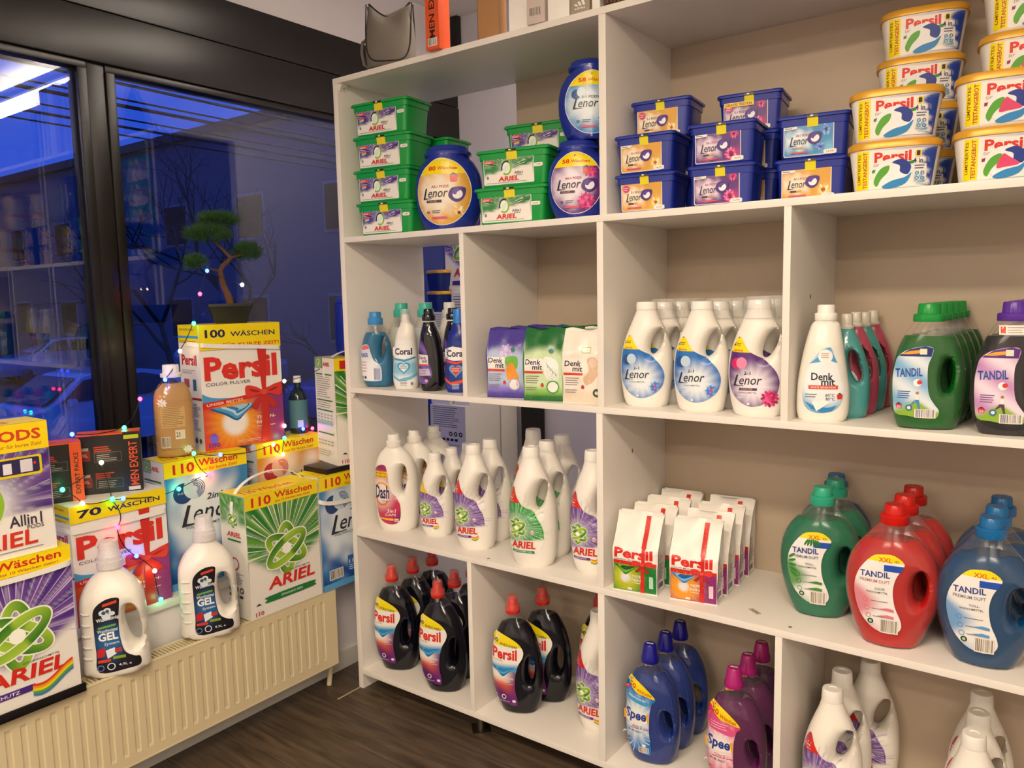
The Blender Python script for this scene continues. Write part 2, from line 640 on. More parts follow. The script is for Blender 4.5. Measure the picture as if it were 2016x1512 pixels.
# vinyl planks laid along the shelf
PL, PW = 1.22, .18
pm = box_mesh('plank', -PL / 2 + .0007, PL / 2 - .0007, -PW / 2 + .0007, PW / 2 - .0007, -.004, 0, m_floor, .0006)
iy = 0
y = -2.50
while y < .95:
    x = -.146 + PL / 2 + (-.62, -.25, -.9, -.43)[iy % 4] + PL * 0
    while x < 3.0:
        if x + PL / 2 > -.1 and x - PL / 2 < 2.6:
            if x - PL / 2 < -.147:      # cut plank at the wall
                w1 = x + PL / 2
                cm = box_mesh('plank', -.146, w1 - .0007, -PW / 2 + .0007, PW / 2 - .0007, -.004, 0, m_floor, .0006)
                o = struct('plank', cm, fl); o.location = (0, y, 0)
            else:
                o = struct('plank', pm, fl); o.location = (x, y, 0)
        x += PL
    y += PW; iy += 1
struct('trim_1', box_mesh('trim_1', .003, .008, -.10, -.004, .0003, .0022, mat('pale_joint_strip', '#b9a88a', .4), .0005))
struct('ceiling', box_mesh('ceiling', XW - .1, XR, YF, YB, ZC, ZC + .08, mat('ceiling_paint', '#eeeae6', .85), 0))
struct('wall_back', box_mesh('wall_back', XW - .1, XR, YB, YB + .1, -.05, ZC, m_lilac, 0))
struct('wall_right', box_mesh('wall_right', XR, XR + .1, YF, YB, -.05, ZC, m_wall, 0))
struct('wall_front', box_mesh('wall_front', XW - .1, XR, YF - .1, YF, -.05, ZC, m_wall, 0))
wb = MB()
wb.box(XW - .12, -.155, YF, YB, -.05, ZS - .022)                 # parapet under the sill
wb.box(XW - .12, XW, YF, -1.78, ZS - .022, 2.345)                # solid wall left of the shop window
wb.box(XW - .12, XW - .012, YF, YB, 2.345, ZC)                   # wall above the dark lintel
struct('wall_left', wb.mesh('wall_left', m_wall, False))
struct('baseboard_left', box_mesh('baseboard_left', -.155, -.146, YF, YB, 0, .065, m_sill, .002))
struct('baseboard_back', box_mesh('baseboard_back', -.14, XR, YB - .012, YB, 0, .065, m_sill, .002))
struct('trim_2', box_mesh('trim_2', XW - .05, -.143, -1.78, YB, ZS - .022, ZS, m_sill, .003), label='pale window sill board')
# dark lintel of two boards
lt = struct('trim_3', box_mesh('trim_3', XW - .1, XW, -1.78, YB, 2.197, 2.345, m_frame, .004))
struct('trim_4', box_mesh('trim_4', XW - .1, XW + .004, -1.78, YB, 2.04, 2.193, m_frame, .004))
struct('trim_5', box_mesh('trim_5', XW - .012, XW + .03, YB - .03, YB - .001, 2.347, ZC, m_frame, .004))

# glass
mg = bpy.data.materials.new('window_glass')
mg.use_nodes = True
nt = mg.node_tree
for n in list(nt.nodes): nt.nodes.remove(n)
go = nt.nodes.new('ShaderNodeOutputMaterial'); gt = nt.nodes.new('ShaderNodeBsdfTransparent'); gg = nt.nodes.new('ShaderNodeBsdfGlossy')
gt.inputs[0].default_value = (.93, .95, .97, 1)
gg.inputs[1].default_value = 0.0
gf = nt.nodes.new('ShaderNodeFresnel'); gf.inputs[0].default_value = 1.5
ge = nt.nodes.new('ShaderNodeNewGeometry'); gi = nt.nodes.new('ShaderNodeMath'); gi.operation = 'SUBTRACT'; gi.inputs[0].default_value = 1
nt.links.new(ge.outputs['Backfacing'], gi.inputs[1])
gm2 = nt.nodes.new('ShaderNodeMath'); gm2.operation = 'MULTIPLY'; gm2.inputs[1].default_value = 1.9; gm2.use_clamp = True   # both faces of the pane reflect
gm = nt.nodes.new('ShaderNodeMath'); gm.operation = 'MULTIPLY'
nt.links.new(gf.outputs[0], gm2.inputs[0]); nt.links.new(gm2.outputs[0], gm.inputs[0]); nt.links.new(gi.outputs[0], gm.inputs[1])
gx = nt.nodes.new('ShaderNodeMixShader')
nt.links.new(gm.outputs[0], gx.inputs[0]); nt.links.new(gt.outputs[0], gx.inputs[1]); nt.links.new(gg.outputs[0], gx.inputs[2]); nt.links.new(gx.outputs[0], go.inputs[0])

ZW0, ZW1 = ZS, 2.04
def window(nm, y0, y1):
    w = struct(nm, box_mesh('bottom_rail', XW - .07, XW - .005, y0, y1, ZW0, ZW0 + .055, m_frame, .004))
    struct('top_rail', box_mesh('top_rail', XW - .07, XW - .008, y0, y1, ZW1 - .022, ZW1, m_frame, .003), w)
    struct('stile', box_mesh('stile', XW - .07, XW - .005, y0, y0 + .028, ZW0 + .055, ZW1 - .022, m_frame, .003), w)
    struct('stile', box_mesh('stile', XW - .07, XW - .005, y1 - .028, y1, ZW0 + .055, ZW1 - .022, m_frame, .003), w)
    for k, xg in enumerate((XW - .03, XW - .052)):
        struct('pane', box_mesh('pane', xg - .004, xg, y0 + .028, y1 - .028, ZW0 + .055, ZW1 - .022, mg, 0), w)
    struct('glazing_seal', MB().box(XW - .031, XW - .026, y0 + .028, y0 + .033, ZW0 + .055, ZW1 - .022).box(XW - .031, XW - .026, y1 - .033, y1 - .028, ZW0 + .055, ZW1 - .022).mesh('glazing_seal', m_seal, False), w)
    return w
window('window_1', -1.78, -.512)
window('window_2', -.455, 1.198)
struct('trim_6', box_mesh('trim_6', XW - .075, XW - .012, -.511, -.456, ZW0, ZW1, m_frame, .003))

# ------------------------------------------------------------------ lamps (fixtures over the area lights)
m_alu = mat('brushed_aluminium', '#b9b9b9', .35, metal=.9)
m_diff = mat('lamp_diffuser', '#f4efe6', .5, emit='#fff2dc', estr=1.2)
for k, (lp, lx, ly, pw, lc) in enumerate(LAMPS):
    fx = MB().box(-lx / 2 - .02, lx / 2 + .02, -ly / 2 - .02, ly / 2 + .02, .012, .05, .004).mesh('housing', m_alu)
    df = MB().box(-lx / 2, lx / 2, -ly / 2, ly / 2, .004, .011).mesh('diffuser', m_diff, False)
    cb = MB().tube([(-.45, 0, .05), (-.45, 0, ZC - lp[2])], .002, 6).mesh('cable', m_seal)
    cb2 = MB().tube([(.45, 0, .05), (.45, 0, ZC - lp[2])], .002, 6).mesh('cable', m_seal)
    place([P('housing', fx), P('diffuser', df), P('cable', cb), P('cable', cb2)], 'ceiling_lamp',
          ['long aluminium bar lamp hung above the floor before the shelf', 'long aluminium bar lamp hung near the right wall', 'long aluminium bar lamp hung deep in the shop', 'long aluminium bar lamp hung above the shelf top'][k], 'lamp', lp)

# ------------------------------------------------------------------ radiator
m_rad = mat('radiator_enamel', '#dccca6', .3, noise=.01)
RY0, RY1, RXF, RXB, RZ0, RZ1 = -1.75, -.042, -.05, -.128, .088, .352
def radiator():
    pitch = .0335
    n = int((RY1 - RY0 - .04) / pitch)
    zs = [RZ0 + .004, RZ0 + .03, RZ0 + .038, RZ1 - .036, RZ1 - .028, RZ1 - .002]
    ins = [0, 0, 1, 1, 0, 0]
    ys = []; dep = []
    y = RY0 + .02
    ys.append(RY0); dep.append(0)
    for i in range(n):
        for f, d in ((.0, 0), (.42, 0), (.52, 1), (.80, 1), (.90, 0)):
            ys.append(y + f * pitch); dep.append(d)
        y += pitch
    ys += [y, RY1]; dep += [0, 0]
    V = []; F = []
    for j, z in enumerate(zs):
        for q, d in zip(ys, dep):
            V.append((RXF - .0022 * d * ins[j], q, z))
    m = len(ys)
    for j in range(len(zs) - 1):
        for i in range(m - 1):
            a = j * m + i
            F.append((a, a + 1, a + 1 + m, a + m))
    mb = MB().add(V, F)
    fp = mb.mesh('front_panel', m_rad, True, 14)
    edge = MB().box(RXF - .006, RXF + .001, RY0, RY1, RZ1 - .004, RZ1, .0015).box(RXF - .006, RXF + .001, RY0, RY1, RZ0, RZ0 + .005, .0015).mesh('panel_rim', m_rad)
    bk = MB().box(RXB, RXB + .012, RY0, RY1 - .004, RZ0, RZ1 - .004, .002).box(RXF - .012, RXF - .0065, RY0, RY1, RZ0 + .006, RZ1 - .005).mesh('back_panel', m_rad)
    gr = MB()
    q = RY0 + .006
    while q < RY1 - .01:
        gr.box(RXB + .014, RXF - .012, q, q + .0045, RZ1 - .014, RZ1 - .003)
        q += .0105
    gr.box(RXB + .012, RXB + .016, RY0, RY1, RZ1 - .016, RZ1 - .001).box(RXF - .014, RXF - .0065, RY0, RY1, RZ1 - .016, RZ1 - .001)
    gm_ = gr.mesh('grille', m_rad, False)
    sd = box_mesh('end_cover', RXB, RXF - .001, RY1 - .002, RY1, RZ0, RZ1 - .002, m_rad, .001)
    pipe = MB().tube([(-.098, RY1 + .010, .155), (-.098, RY1 + .012, .12), (-.098, RY1 + .008, .085), (-.097, RY1 - .002, .03), (-.0965, RY1 - .008, .0)], .0085, 10).mesh('pipe', m_rad)
    vm = mat('valve_metal', '#8a857c', .3, metal=.8)
    vb = MB().lathe([(.0001, .0), (.009, .0), (.009, .03), (.012, .032), (.012, .05), (.0001, .052)], 14, (-.098, RY1 + .011)).mesh('valve', mat('valve_cap', '#d9d6cc', .4))
    vb2 = MB().tube([(-.098, RY1 + .011, .150), (-.098, RY1 + .011, .175)], .011, 10).mesh('valve_nut', vm)
    return [P('front_panel', fp), P('panel_rim', edge), P('back_panel', bk), P('grille', gm_, kind='stuff'), P('end_cover', sd), P('pipe', pipe), P('valve', vb, [P('valve_nut', vb2)], loc=None)]
rs = radiator()
rs[-1]['loc'] = (0, 0, .165)
rs[-1]['sub'][0]['loc'] = (0, 0, -.165)
place(rs, 'radiator', 'low cream panel radiator with pressed flutes under the window sill', 'radiator', (0, 0, 0))

# ------------------------------------------------------------------ shelf unit
ZT, Z1, Z2, Z3, Z4, TH, DP = 2.0, 1.5106, 1.0304, .5522, .0688, .0166, .366
XE = 2.42
M_W = m_white
sh = []
m_back = mat('beige_back_board', '#bdab96', .5, noise=.02)
def brd(nm, x0, x1, y0, y1, z0, z1): sh.append(P(nm, box_mesh(nm, x0, x1, y0, y1, z0, z1, m_back if nm == 'back_panel' else M_W, .0008)))
brd('side_panel', 0, .0205, 0, DP, 0, ZT - TH)
brd('side_panel', XE - .02, XE, 0, DP, 0, ZT - TH)
brd('top_board', 0, XE, -.001, DP, ZT - TH, ZT)
for z in (Z1, Z2, Z3, Z4): brd('shelf', .0205, XE - .02, -.0005, DP, z - TH, z)
brd('divider', .957, .9768, .0005, DP, Z1, ZT - TH)
brd('divider', .9475, .9655, .0005, DP, Z2, Z1 - TH)
brd('divider', .9420, .9605, .0005, DP, Z3, Z2 - TH)
brd('divider', .9425, .9620, .0005, DP, Z4, Z3 - TH)
brd('divider', .4985, .5145, .0005, DP, Z2, Z1 - TH)
brd('divider', .495, .511, .0005, DP, Z4, Z3 - TH)
brd('divider', 1.4095, 1.4253, .0005, DP, Z2, Z1 - TH)
brd('divider', 1.4070, 1.423, .0005, DP, Z4, Z3 - TH)
brd('back_panel', .446, .9565, DP - .004, DP, Z1, ZT - TH)
brd('back_panel', .977, XE - .02, DP - .004, DP, Z1, ZT - TH)
brd('back_panel', .515, .947, DP - .004, DP, Z2, Z1 - TH)
brd('back_panel', .966, 1.409, DP - .004, DP, Z2, Z1 - TH)
brd('back_panel', 1.4255, XE - .02, DP - .004, DP, Z2, Z1 - TH)
brd('back_panel', .961, XE - .02, DP - .004, DP, Z3, Z2 - TH)
brd('back_panel', .5115, .942, DP - .004, DP, Z4, Z3 - TH)
brd('back_panel', .9625, 1.4065, DP - .004, DP, Z4, Z3 - TH)
brd('back_panel', 1.4235, XE - .02, DP - .004, DP, Z4, Z3 - TH)
m_blk = mat('white_plastic', '#e6e0d6', .35)
m_hole = mat('hole_dark', '#2a241e', .8)
blk = MB().prism([(0, 0), (.016, 0), (0, -.021)], .006, .030).mesh('corner_block', m_blk, False)
scr = MB().lathe([(.0001, 0), (.0022, 0), (.0022, .0008), (.0001, .001)], 10).mesh('screw', m_hole)
for (x, z) in ((.0206, ZT - TH - .0003), (.0206, Z2 - TH - .0003)):
    sh.append(P('corner_block', blk, [P('screw', scr, loc=(.0095, .019, -.0125))], loc=(x, 0, z)))
sh.append(P('corner_block', box_mesh('corner_block', .78, .815, .33, .358, Z1 - TH - .02, Z1 - TH - .0005, m_blk, .002)))
plug = MB().lathe([(.0001, .0), (.0045, .0), (.0045, .0006), (.0001, .0007)], 14).mesh('cover_cap', mat('dull_cap', '#8d8268', .5))
for x, y, z in ((1.432, .028, Z3 + .0001), (.562, .02, Z3 + .0001)): sh.append(P('cover_cap', plug, loc=(x, y, z)))
nick = mat('chipped_edge', '#7c6a55', .8)
for x, y, z in ((.9770, .20, 1.79), (.9607, .16, .89), (1.4256, .15, 1.30)):
    nb = MB().lathe([(.0001, -.003), (.0035, .0), (.0025, .004), (.0001, .006)], 7)
    nb.V = [(w[2] * .2, w[0], w[1] * 1.8) for w in nb.V]
    sh.append(P('drill_mark', nb.mesh('drill_mark', nick), loc=(x, y, z)))
leg = MB().lathe([(.0001, 0), (.013, 0), (.013, .046), (.0145, .048), (.0145, .0515), (.0001, .0515)], 20)
m_steel = mat('brushed_steel', '#8f8578', .3, metal=1.0, noise=.1)
legm = leg.mesh('leg', m_steel)
plate = box_mesh('foot_plate', -.028, .028, -.028, .028, 0, .0025, mat('dark_steel', '#3c362f', .35, metal=.8), .001)
for x in (.505, .952, 1.415, 2.2):
    for y in (.035, .33):
        sh.append(P('leg', legm, [P('foot_plate', plate, rz=.78)], loc=(x, y, 0)))
place(sh, 'shelf_unit', 'wide white laminate shelf unit with open compartments and steel feet', 'shelf', (0, 0, 0))

# ================================================================== OUTSIDE THE WINDOW (street at dusk, lower than the shop floor)
ZG = -1.3
m_road = mat('asphalt', '#3b3b40', .85, noise=.2, nscale=3)
m_pave = mat('pavement', '#57565a', .85, noise=.15, nscale=8)
struct('street', box_mesh('street', -70, -3.2, -40, 60, ZG - .2, ZG, m_road, 0))
struct('pavement', box_mesh('pavement', -3.2, XW - .13, -40, 60, ZG - .2, ZG + .12, m_pave, 0))
m_glass_d = mat('dark_car_glass', '#0c0e14', .05, spec=.8)
m_tyre = mat('tyre_rubber', '#0d0d0d', .8)
m_rim = mat('wheel_rim', '#9a9ca0', .3, metal=.8)

def car_spec(paint, L=4.2):
    """hatchback lofted across its width, side view along local x"""
    prof = [(-2.05, .28), (-2.1, .5), (-2.05, .75), (-1.9, .88), (-1.0, .98), (-.45, 1.38), (0, 1.47), (.75, 1.46), (1.35, 1.33), (1.85, .98), (2.02, .85), (2.08, .55), (2.0, .28)]
    P_ = smooth_open(prof, 4)
    loops = []
    for s, k in ((-1, .93), (-.93, .985), (-.8, 1), (.8, 1), (.93, .985), (1, .93)):
        L_ = []
        for x, z in P_:
            tap = .84 - .16 * max(0, (z - .9) / .57)
            L_.append((x * k, s * tap, .28 + (z - .28) * (.9 + .1 * k)))
        loops.append(L_)
    body = MB().loft(loops).mesh('body', paint, True, 50)
    parts = [P('body', body)]
    for s in (-1, 1):
        win = [(-.78, 1.03), (-.36, 1.36), (.05, 1.41), (.1, 1.03)], [(.16, 1.03), (.14, 1.41), (.7, 1.40), (1.2, 1.28), (1.42, 1.04)]
        for w in win:
            V = []
            for x, z in w:
                tap = .84 - .16 * max(0, (z - .9) / .57)
                V.append((x, s * (tap * 1.0 + .012), z))
            V2 = [(a, b - s * .02, c) for a, b, c in V]
            n = len(V)
            F = [tuple(range(n)) if s < 0 else tuple(range(n))[::-1], tuple(range(n, 2 * n))[::-1] if s < 0 else tuple(range(n, 2 * n))]
            F += [(i, (i + 1) % n, (i + 1) % n + n, i + n) for i in range(n)]
            parts.append(P('side_window', MB().add(V + V2, F).mesh('side_window', m_glass_d, False)))
    for nm, x0, z0, x1, z1 in (('windscreen', -.98, 1.02, -.44, 1.41), ('rear_window', 1.86, 1.0, 1.38, 1.34)):
        dx = -.02 if x0 < 0 else .02
        V = [(x0 + dx, -.72, z0), (x0 + dx, .72, z0), (x1 + dx, .62, z1), (x1 + dx, -.62, z1)]
        V += [(a - dx, b, c - .03) for a, b, c in V]
        F = [(0, 1, 2, 3), (7, 6, 5, 4), (0, 4, 5, 1), (1, 5, 6, 2), (2, 6, 7, 3), (3, 7, 4, 0)]
        parts.append(P(nm, MB().add(V, F).mesh(nm, m_glass_d, False)))
    wh = MB()
    wh.lathe([(.0001, -.09), (.2, -.09), (.3, -.1), (.32, -.07), (.32, .07), (.3, .1), (.2, .09), (.0001, .09)], 24)
    wh.V = [(x, z, y + .32) for x, y, z in wh.V]
    whm = wh.mesh('wheel', m_tyre)
    rm = MB().lathe([(.0001, -.1), (.19, -.1), (.2, -.095), (.2, .095), (.19, .1), (.0001, .1)], 18)
    rm.V = [(x, z, y + .32) for x, y, z in rm.V]
    rmm = rm.mesh('rim', m_rim)
    for x in (-1.3, 1.28):
        for s in (-.74, .74):
            parts.append(P('wheel', whm, [P('rim', rmm)], loc=(x, s, 0)))
    hl = mat('head_lamp', '#c9d2dc', .1)
    tl = mat('tail_lamp', '#5a0d0d', .2)
    for s in (-1, 1):
        parts.append(P('head_lamp', MB().box(-2.06, -1.86, s * .58 - .14, s * .58 + .14, .68, .82, .03).mesh('head_lamp', hl)))
        parts.append(P('tail_lamp', MB().box(1.9, 2.06, s * .62 - .09, s * .62 + .09, .78, .98, .03).mesh('tail_lamp', tl)))
    for s in (-1, 1):
        parts.append(P('mirror', MB().box(-.72, -.6, s * .92 - .07, s * .92 + .07, .98, 1.1, .03).mesh('mirror', paint)))
    return parts
c_sil = car_spec(mat('silver_car_paint', '#aeb6c4', .22, metal=.3, coat=.6))
c_whi = car_spec(mat('white_car_paint', '#d5d9e2', .22, coat=.6))
c_blu = car_spec(mat('blue_car_paint', '#4661a8', .22, coat=.6))
CL = 'cars parked outside the shop'
place(c_whi, 'car', 'white hatchback parked alongside, just beyond the thick window mullion', 'car', (-12.2, 4.75, ZG), 92, CL)
place(c_sil, 'car', 'small silver hatchback across the street behind the gold bottle', 'car', (-27.5, 11.0, ZG), 84, CL)
place(c_blu, 'car', 'blue hatchback parked beyond the tall white carton', 'car', (-10.6, 10.4, ZG), 88, CL)
place(c_sil, 'car', 'silver car far across the street beside the blue tub', 'car', (-19.5, 12.4, ZG), 178, CL)

m_bld = mat('grey_render', '#77767c', .9, noise=.08, nscale=1)
m_bld2 = mat('dark_render', '#4c4a52', .9, noise=.1, nscale=1)
m_win = mat('far_window_glass', '#10131c', .1)
m_wfr = mat('far_window_frame', '#8d8c92', .6)
def building(x0, x1, y0, y1, h, m, cols, rows, label, group=None, face='y'):
    W, D = x1 - x0, y1 - y0
    parts = [P('wall', box_mesh('wall', -W / 2, W / 2, -D / 2, D / 2, 0, h, m, 0)),
             P('roof_edge', box_mesh('roof_edge', -W / 2 - .25, W / 2 + .25, -D / 2 - .25, D / 2 + .25, h, h + .3, m_bld2, .02))]
    fr = box_mesh('window', -.75, .75, -.06, .05, 0, 1.5, m_wfr, .01)
    pn = box_mesh('pane', -.66, .66, -.075, -.05, .09, 1.41, m_win, 0)
    for i in range(cols):
        for j in range(rows):
            px = -W / 2 + W * (i + .5) / cols
            parts.append(P('window', fr, [P('pane', pn)], loc=(px, -D / 2 - .01, 1.3 + j * (h - 1.6) / rows)))
    if face == 'x':
        py = -D / 2
        n = max(2, int(D / 4))
        for i in range(n):
            for j in range(rows):
                parts.append(P('window', fr, [P('pane', pn)], loc=(W / 2 + .01, -D / 2 + D * (i + .5) / n, 1.3 + j * (h - 1.6) / rows), rz=math.pi / 2))
    place(parts, 'building', label, 'building', ((x0 + x1) / 2, (y0 + y1) / 2, ZG), 0, group)
building(-62, -13.8, 14.2, 26, 8.2, m_bld, 11, 2, 'long grey block behind the bonsai with a flat roof edge')
building(-64, -36, -30, 6, 10.5, m_bld2, 6, 3, 'dark tall block beyond the car left of the mullion', face='x')

m_bark = mat('winter_bark', '#2b2523', .9, noise=.2)
def tree_mesh(h, seed):
    R_ = random.Random(seed)
    mb = MB()
    def grow(p, d, L, r, lev):
        n = 3
        pts = [p]
        q = p.copy()
        dd = d.copy()
        for i in range(n):
            dd = (dd + Vector((R_.uniform(-.16, .16), R_.uniform(-.16, .16), R_.uniform(-.03, .1)))).normalized()
            q = q + dd * L / n
            pts.append(q.copy())
        mb.tube(pts, [r * (1 - .45 * i / n) for i in range(n + 1)], 5 if lev < 2 else 3, caps=False)
        if lev >= 5: return
        for k in range(3 if lev < 3 else 2):
            a = R_.uniform(0, 6.28)
            sp = R_.uniform(.45, .85)
            ax = dd.orthogonal().normalized()
            ax.rotate(Matrix.Rotation(a, 3, dd))
            nd = (dd * math.cos(sp) + ax * math.sin(sp)).normalized()
            b = pts[-1] if k else pts[-2]
            grow(b, nd, L * R_.uniform(.6, .8), r * .55, lev + 1)
    grow(Vector((0, 0, 0)), Vector((0, 0, 1)), h * .34, h * .018, 0)
    return mb.mesh('branches', m_bark, True, 0)
for k, (x, y, h, lb) in enumerate(((-11.9, 7.95, 6.4, 'bare winter tree with spreading boughs standing behind the bonsai'), (-17.0, 9.2, 6.0, 'bare winter tree standing beside the lamp pole outside'), (-8.7, 7.6, 3.4, 'low bare shrub outside by the shelf end'))):
    place([P('branches', tree_mesh(h, 11 + k))], 'bare_tree', lb, 'tree', (x, y, ZG), 40 * k, 'bare trees outside the window')
m_pole = mat('galvanised_pole', '#6f7178', .5, metal=.5)
place([P('post', MB().tube([(0, 0, 0), (0, 0, 3.4)], .035, 10).mesh('post', m_pole)), P('base', MB().lathe([(.0001, 0), (.09, 0), (.08, .2), (.0001, .2)], 12).mesh('base', m_pole)), P('sign', MB().box(-.02, .02, -.28, .28, 2.8, 3.35, .01).mesh('sign', m_pole))], 'sign_post', 'thin galvanised post standing outside beside the mullion', 'post', (-8.6, 3.75, ZG))
place([P('post', MB().tube([(0, 0, 0), (0, 0, 2.95)], .05, 10).mesh('post', m_pole)), P('base', MB().lathe([(.0001, 0), (.11, 0), (.1, .25), (.0001, .25)], 12).mesh('base', m_pole))], 'sign_post', 'thicker short post outside directly behind the bonsai pot', 'post', (-8.2, 4.95, ZG))
# overhead cables
m_cab = mat('overhead_cable', '#08080a', .7)
for k, (za, zb, r) in enumerate(((3.86, 3.72, .018), (3.66, 3.60, .012), (3.60, 3.50, .022), (3.44, 3.38, .010), (3.34, 3.30, .016), (3.26, 3.18, .010))):
    pts = []
    for i in range(25):
        t = i / 24
        pts.append((-7.2, -9 + 34 * t, za + (zb - za) * t - .9 * 4 * t * (1 - t) * .28 + .25))
    place([P('strand', MB().tube(pts, r, 5, False).mesh('strand', m_cab, True, 0))], 'overhead_cable', ['topmost thick black cable strung above the street', 'thin black cable just under the topmost one', 'thick black cable in the middle of the bundle', 'thin black cable under the middle thick one', 'medium black cable near the bundle bottom', 'lowest thin black cable strung above the street'][k], 'cable', (0, 0, 0), 0, 'overhead cables')

# ================================================================== CONTAINERS
def nrm(pts, xc, yb, H, kx=1.0):
    """traced points (x right, y down) to unit-height coordinates (x right, z up)"""
    return [((x - xc) / H * kx, (yb - y) / H) for x, y in pts]

class Jug:
    """plastic bottle blown from a front silhouette; hole = finger opening of the handle"""
    def __init__(s, left, right, H, T, hole=None, Rr=None, rh=None, neck0=.72, neck1=.9, pw=2.2, grid=30):
        s.H, s.T = H, T
        L = smooth_open(np.array(left) * H, 5)
        R = smooth_open(np.array(right) * H, 5)
        L[:, 1] = np.maximum.accumulate(np.clip(L[:, 1], 0, None)); R[:, 1] = np.maximum.accumulate(np.clip(R[:, 1], 0, None))
        zt = min(L[-1, 1], R[-1, 1]); L[-1, 1] = R[-1, 1] = zt
        L[0, 1] = R[0, 1] = 0
        s.L, s.R, s.zt = L, R, zt
        s.hw_max = max((R[:, 0].max() - L[:, 0].min()) / 2, 1e-3)
        s.nc = (L[-1, 0] + R[-1, 0]) / 2
        s.nr = (R[-1, 0] - L[-1, 0]) / 2
        s.Rr = Rr or s.hw_max * .8
        s.rh = rh or .3 * s.hw_max
        s.hole = None if hole is None else np.asarray(hole) * H
        s.n0, s.n1, s.pw, s.grid = neck0 * H, neck1 * H, pw, grid
    def hw(s, z):
        return (np.interp(z, s.R[:, 1], s.R[:, 0]) - np.interp(z, s.L[:, 1], s.L[:, 0])) / 2
    def t(s, x, z):
        p = np.stack([x, z], 1)
        d = np.minimum(dist_poly(p, s.L), dist_poly(p, s.R))
        r = np.minimum(s.Rr, np.maximum(s.hw(z), 1e-4))
        k = sstep(s.n0, s.n1, z)
        T = s.T * (1 - k) + s.nr * k
        T = T * (.9 + .1 * np.sqrt(np.clip(z / (.03 * s.H), 0, 1)))
        q = np.clip(d / r, 0, 1)
        f = (1 - (1 - q) ** s.pw) ** (1 / s.pw)
        if s.hole is not None:
            h = np.clip(dist_poly(p, s.hole, True) / s.rh, 0, 1)
            f = np.minimum(f, (1 - (1 - h) ** 2) ** .5)
        return T * f
    def mesh(s, name, material, ztop=None, shrink=0.0):
        zt = s.zt if ztop is None else ztop
        def cut(A):
            B = A[A[:, 1] < zt - 1e-6]
            return np.vstack([B, [np.interp(zt, A[:, 1], A[:, 0]), zt]])
        L, R = cut(s.L), cut(s.R)
        k = 1 - shrink / s.hw_max
        c0 = (s.L[:, 0].min() + s.R[:, 0].max()) / 2
        top = np.array([[R[-1, 0] + (L[-1, 0] - R[-1, 0]) * i / 6, zt] for i in range(1, 6)])
        bot = np.array([[L[0, 0] + (R[0, 0] - L[0, 0]) * i / 8, 0] for i in range(1, 8)])
        poly = np.vstack([R, top, L[::-1], bot])
        holes = []
        if s.hole is not None and s.hole[:, 1].max() < zt: holes = [s.hole]
        st = s.H / s.grid
        ext = []
        lo, hi = poly.min(0), poly.max(0)
        G = np.stack(np.meshgrid(np.arange(lo[0], hi[0], st), np.arange(st * .5, zt, st)), -1).reshape(-1, 2)
        bl = np.vstack([R, L])
        def dd(p):
            d = np.minimum(dist_poly(p, s.L), dist_poly(p, s.R))
            if s.hole is not None: d = np.minimum(d, dist_poly(p, s.hole, True))
            return d
        G = G[inside(G, poly)]
        if holes: G = G[~inside(G, s.hole)]
        G = G[(dd(G) > st * .75) & (G[:, 1] > st * .3) & (G[:, 1] < zt - st * .3)]
        ext.append(G)
        rings = [(R, False), (L, False)] + [(h, True) for h in holes]
        for A, cl in rings:
            tg = (np.roll(A, -1, 0) - np.roll(A, 1, 0)) if cl else np.gradient(A, axis=0)
            nl = np.stack([-tg[:, 1], tg[:, 0]], 1)
            nl /= np.maximum(np.linalg.norm(nl, axis=1), 1e-9)[:, None]
            for dist in (.0015, .0045, .010):
                for sg in (-1, 1):
                    q = A + nl * dist * sg
                    q = q[inside(q, poly)]
                    if holes and len(q): q = q[~inside(q, s.hole)]
                    if len(q): q = q[(dd(q) > dist * .9) & (q[:, 1] > .0015) & (q[:, 1] < zt - .0015)]
                    if len(q): ext.append(q)
        V, F = cdt_fill(poly, np.vstack(ext), holes)
        T = s.t(V[:, 0], np.minimum(V[:, 1], s.zt)) - shrink
        onb = np.minimum(dist_poly(V, s.L), dist_poly(V, s.R)) < 1e-6
        if holes: onb |= dist_poly(V, s.hole, True) < 1e-6
        T[onb] = 0
        T = np.clip(T, 0, None)
        X = c0 + (V[:, 0] - c0) * k
        Z = V[:, 1].copy()
        if shrink: Z = np.where(Z < 1e-6, shrink, Z)
        n = len(V)
        VV = list(zip(X, -T, Z))
        bi = np.arange(n)
        for i in range(n):
            if T[i] > 1e-6:
                bi[i] = len(VV)
                VV.append((X[i], T[i], Z[i]))
        FF = [tuple(f) for f in F] + [tuple(bi[list(f)][::-1]) for f in F]
        ec = {}
        for a, b, c in F:
            for e in ((a, b), (b, c), (c, a)):
                ec[e] = 1
        for (a, b) in ec:
            if (b, a) not in ec and (T[a] > 1e-6 or T[b] > 1e-6):
                q = [b, a, bi[a], bi[b]]
                q = [x for i, x in enumerate(q) if x not in q[:i]]
                if len(q) > 2: FF.append(tuple(q))
        return mk(name, VV, FF, material, True, None, 42)
    def wrap(s):
        return lambda u, v, g: np.stack([u, -(s.t(u, np.clip(v, 0, s.zt)) + g), v], 1)

def cap_mesh(name, prof, material, c, n=30, rib=0.0):
    return MB().lathe(prof, n, (c, 0), rib).mesh(name, material, True, 40)

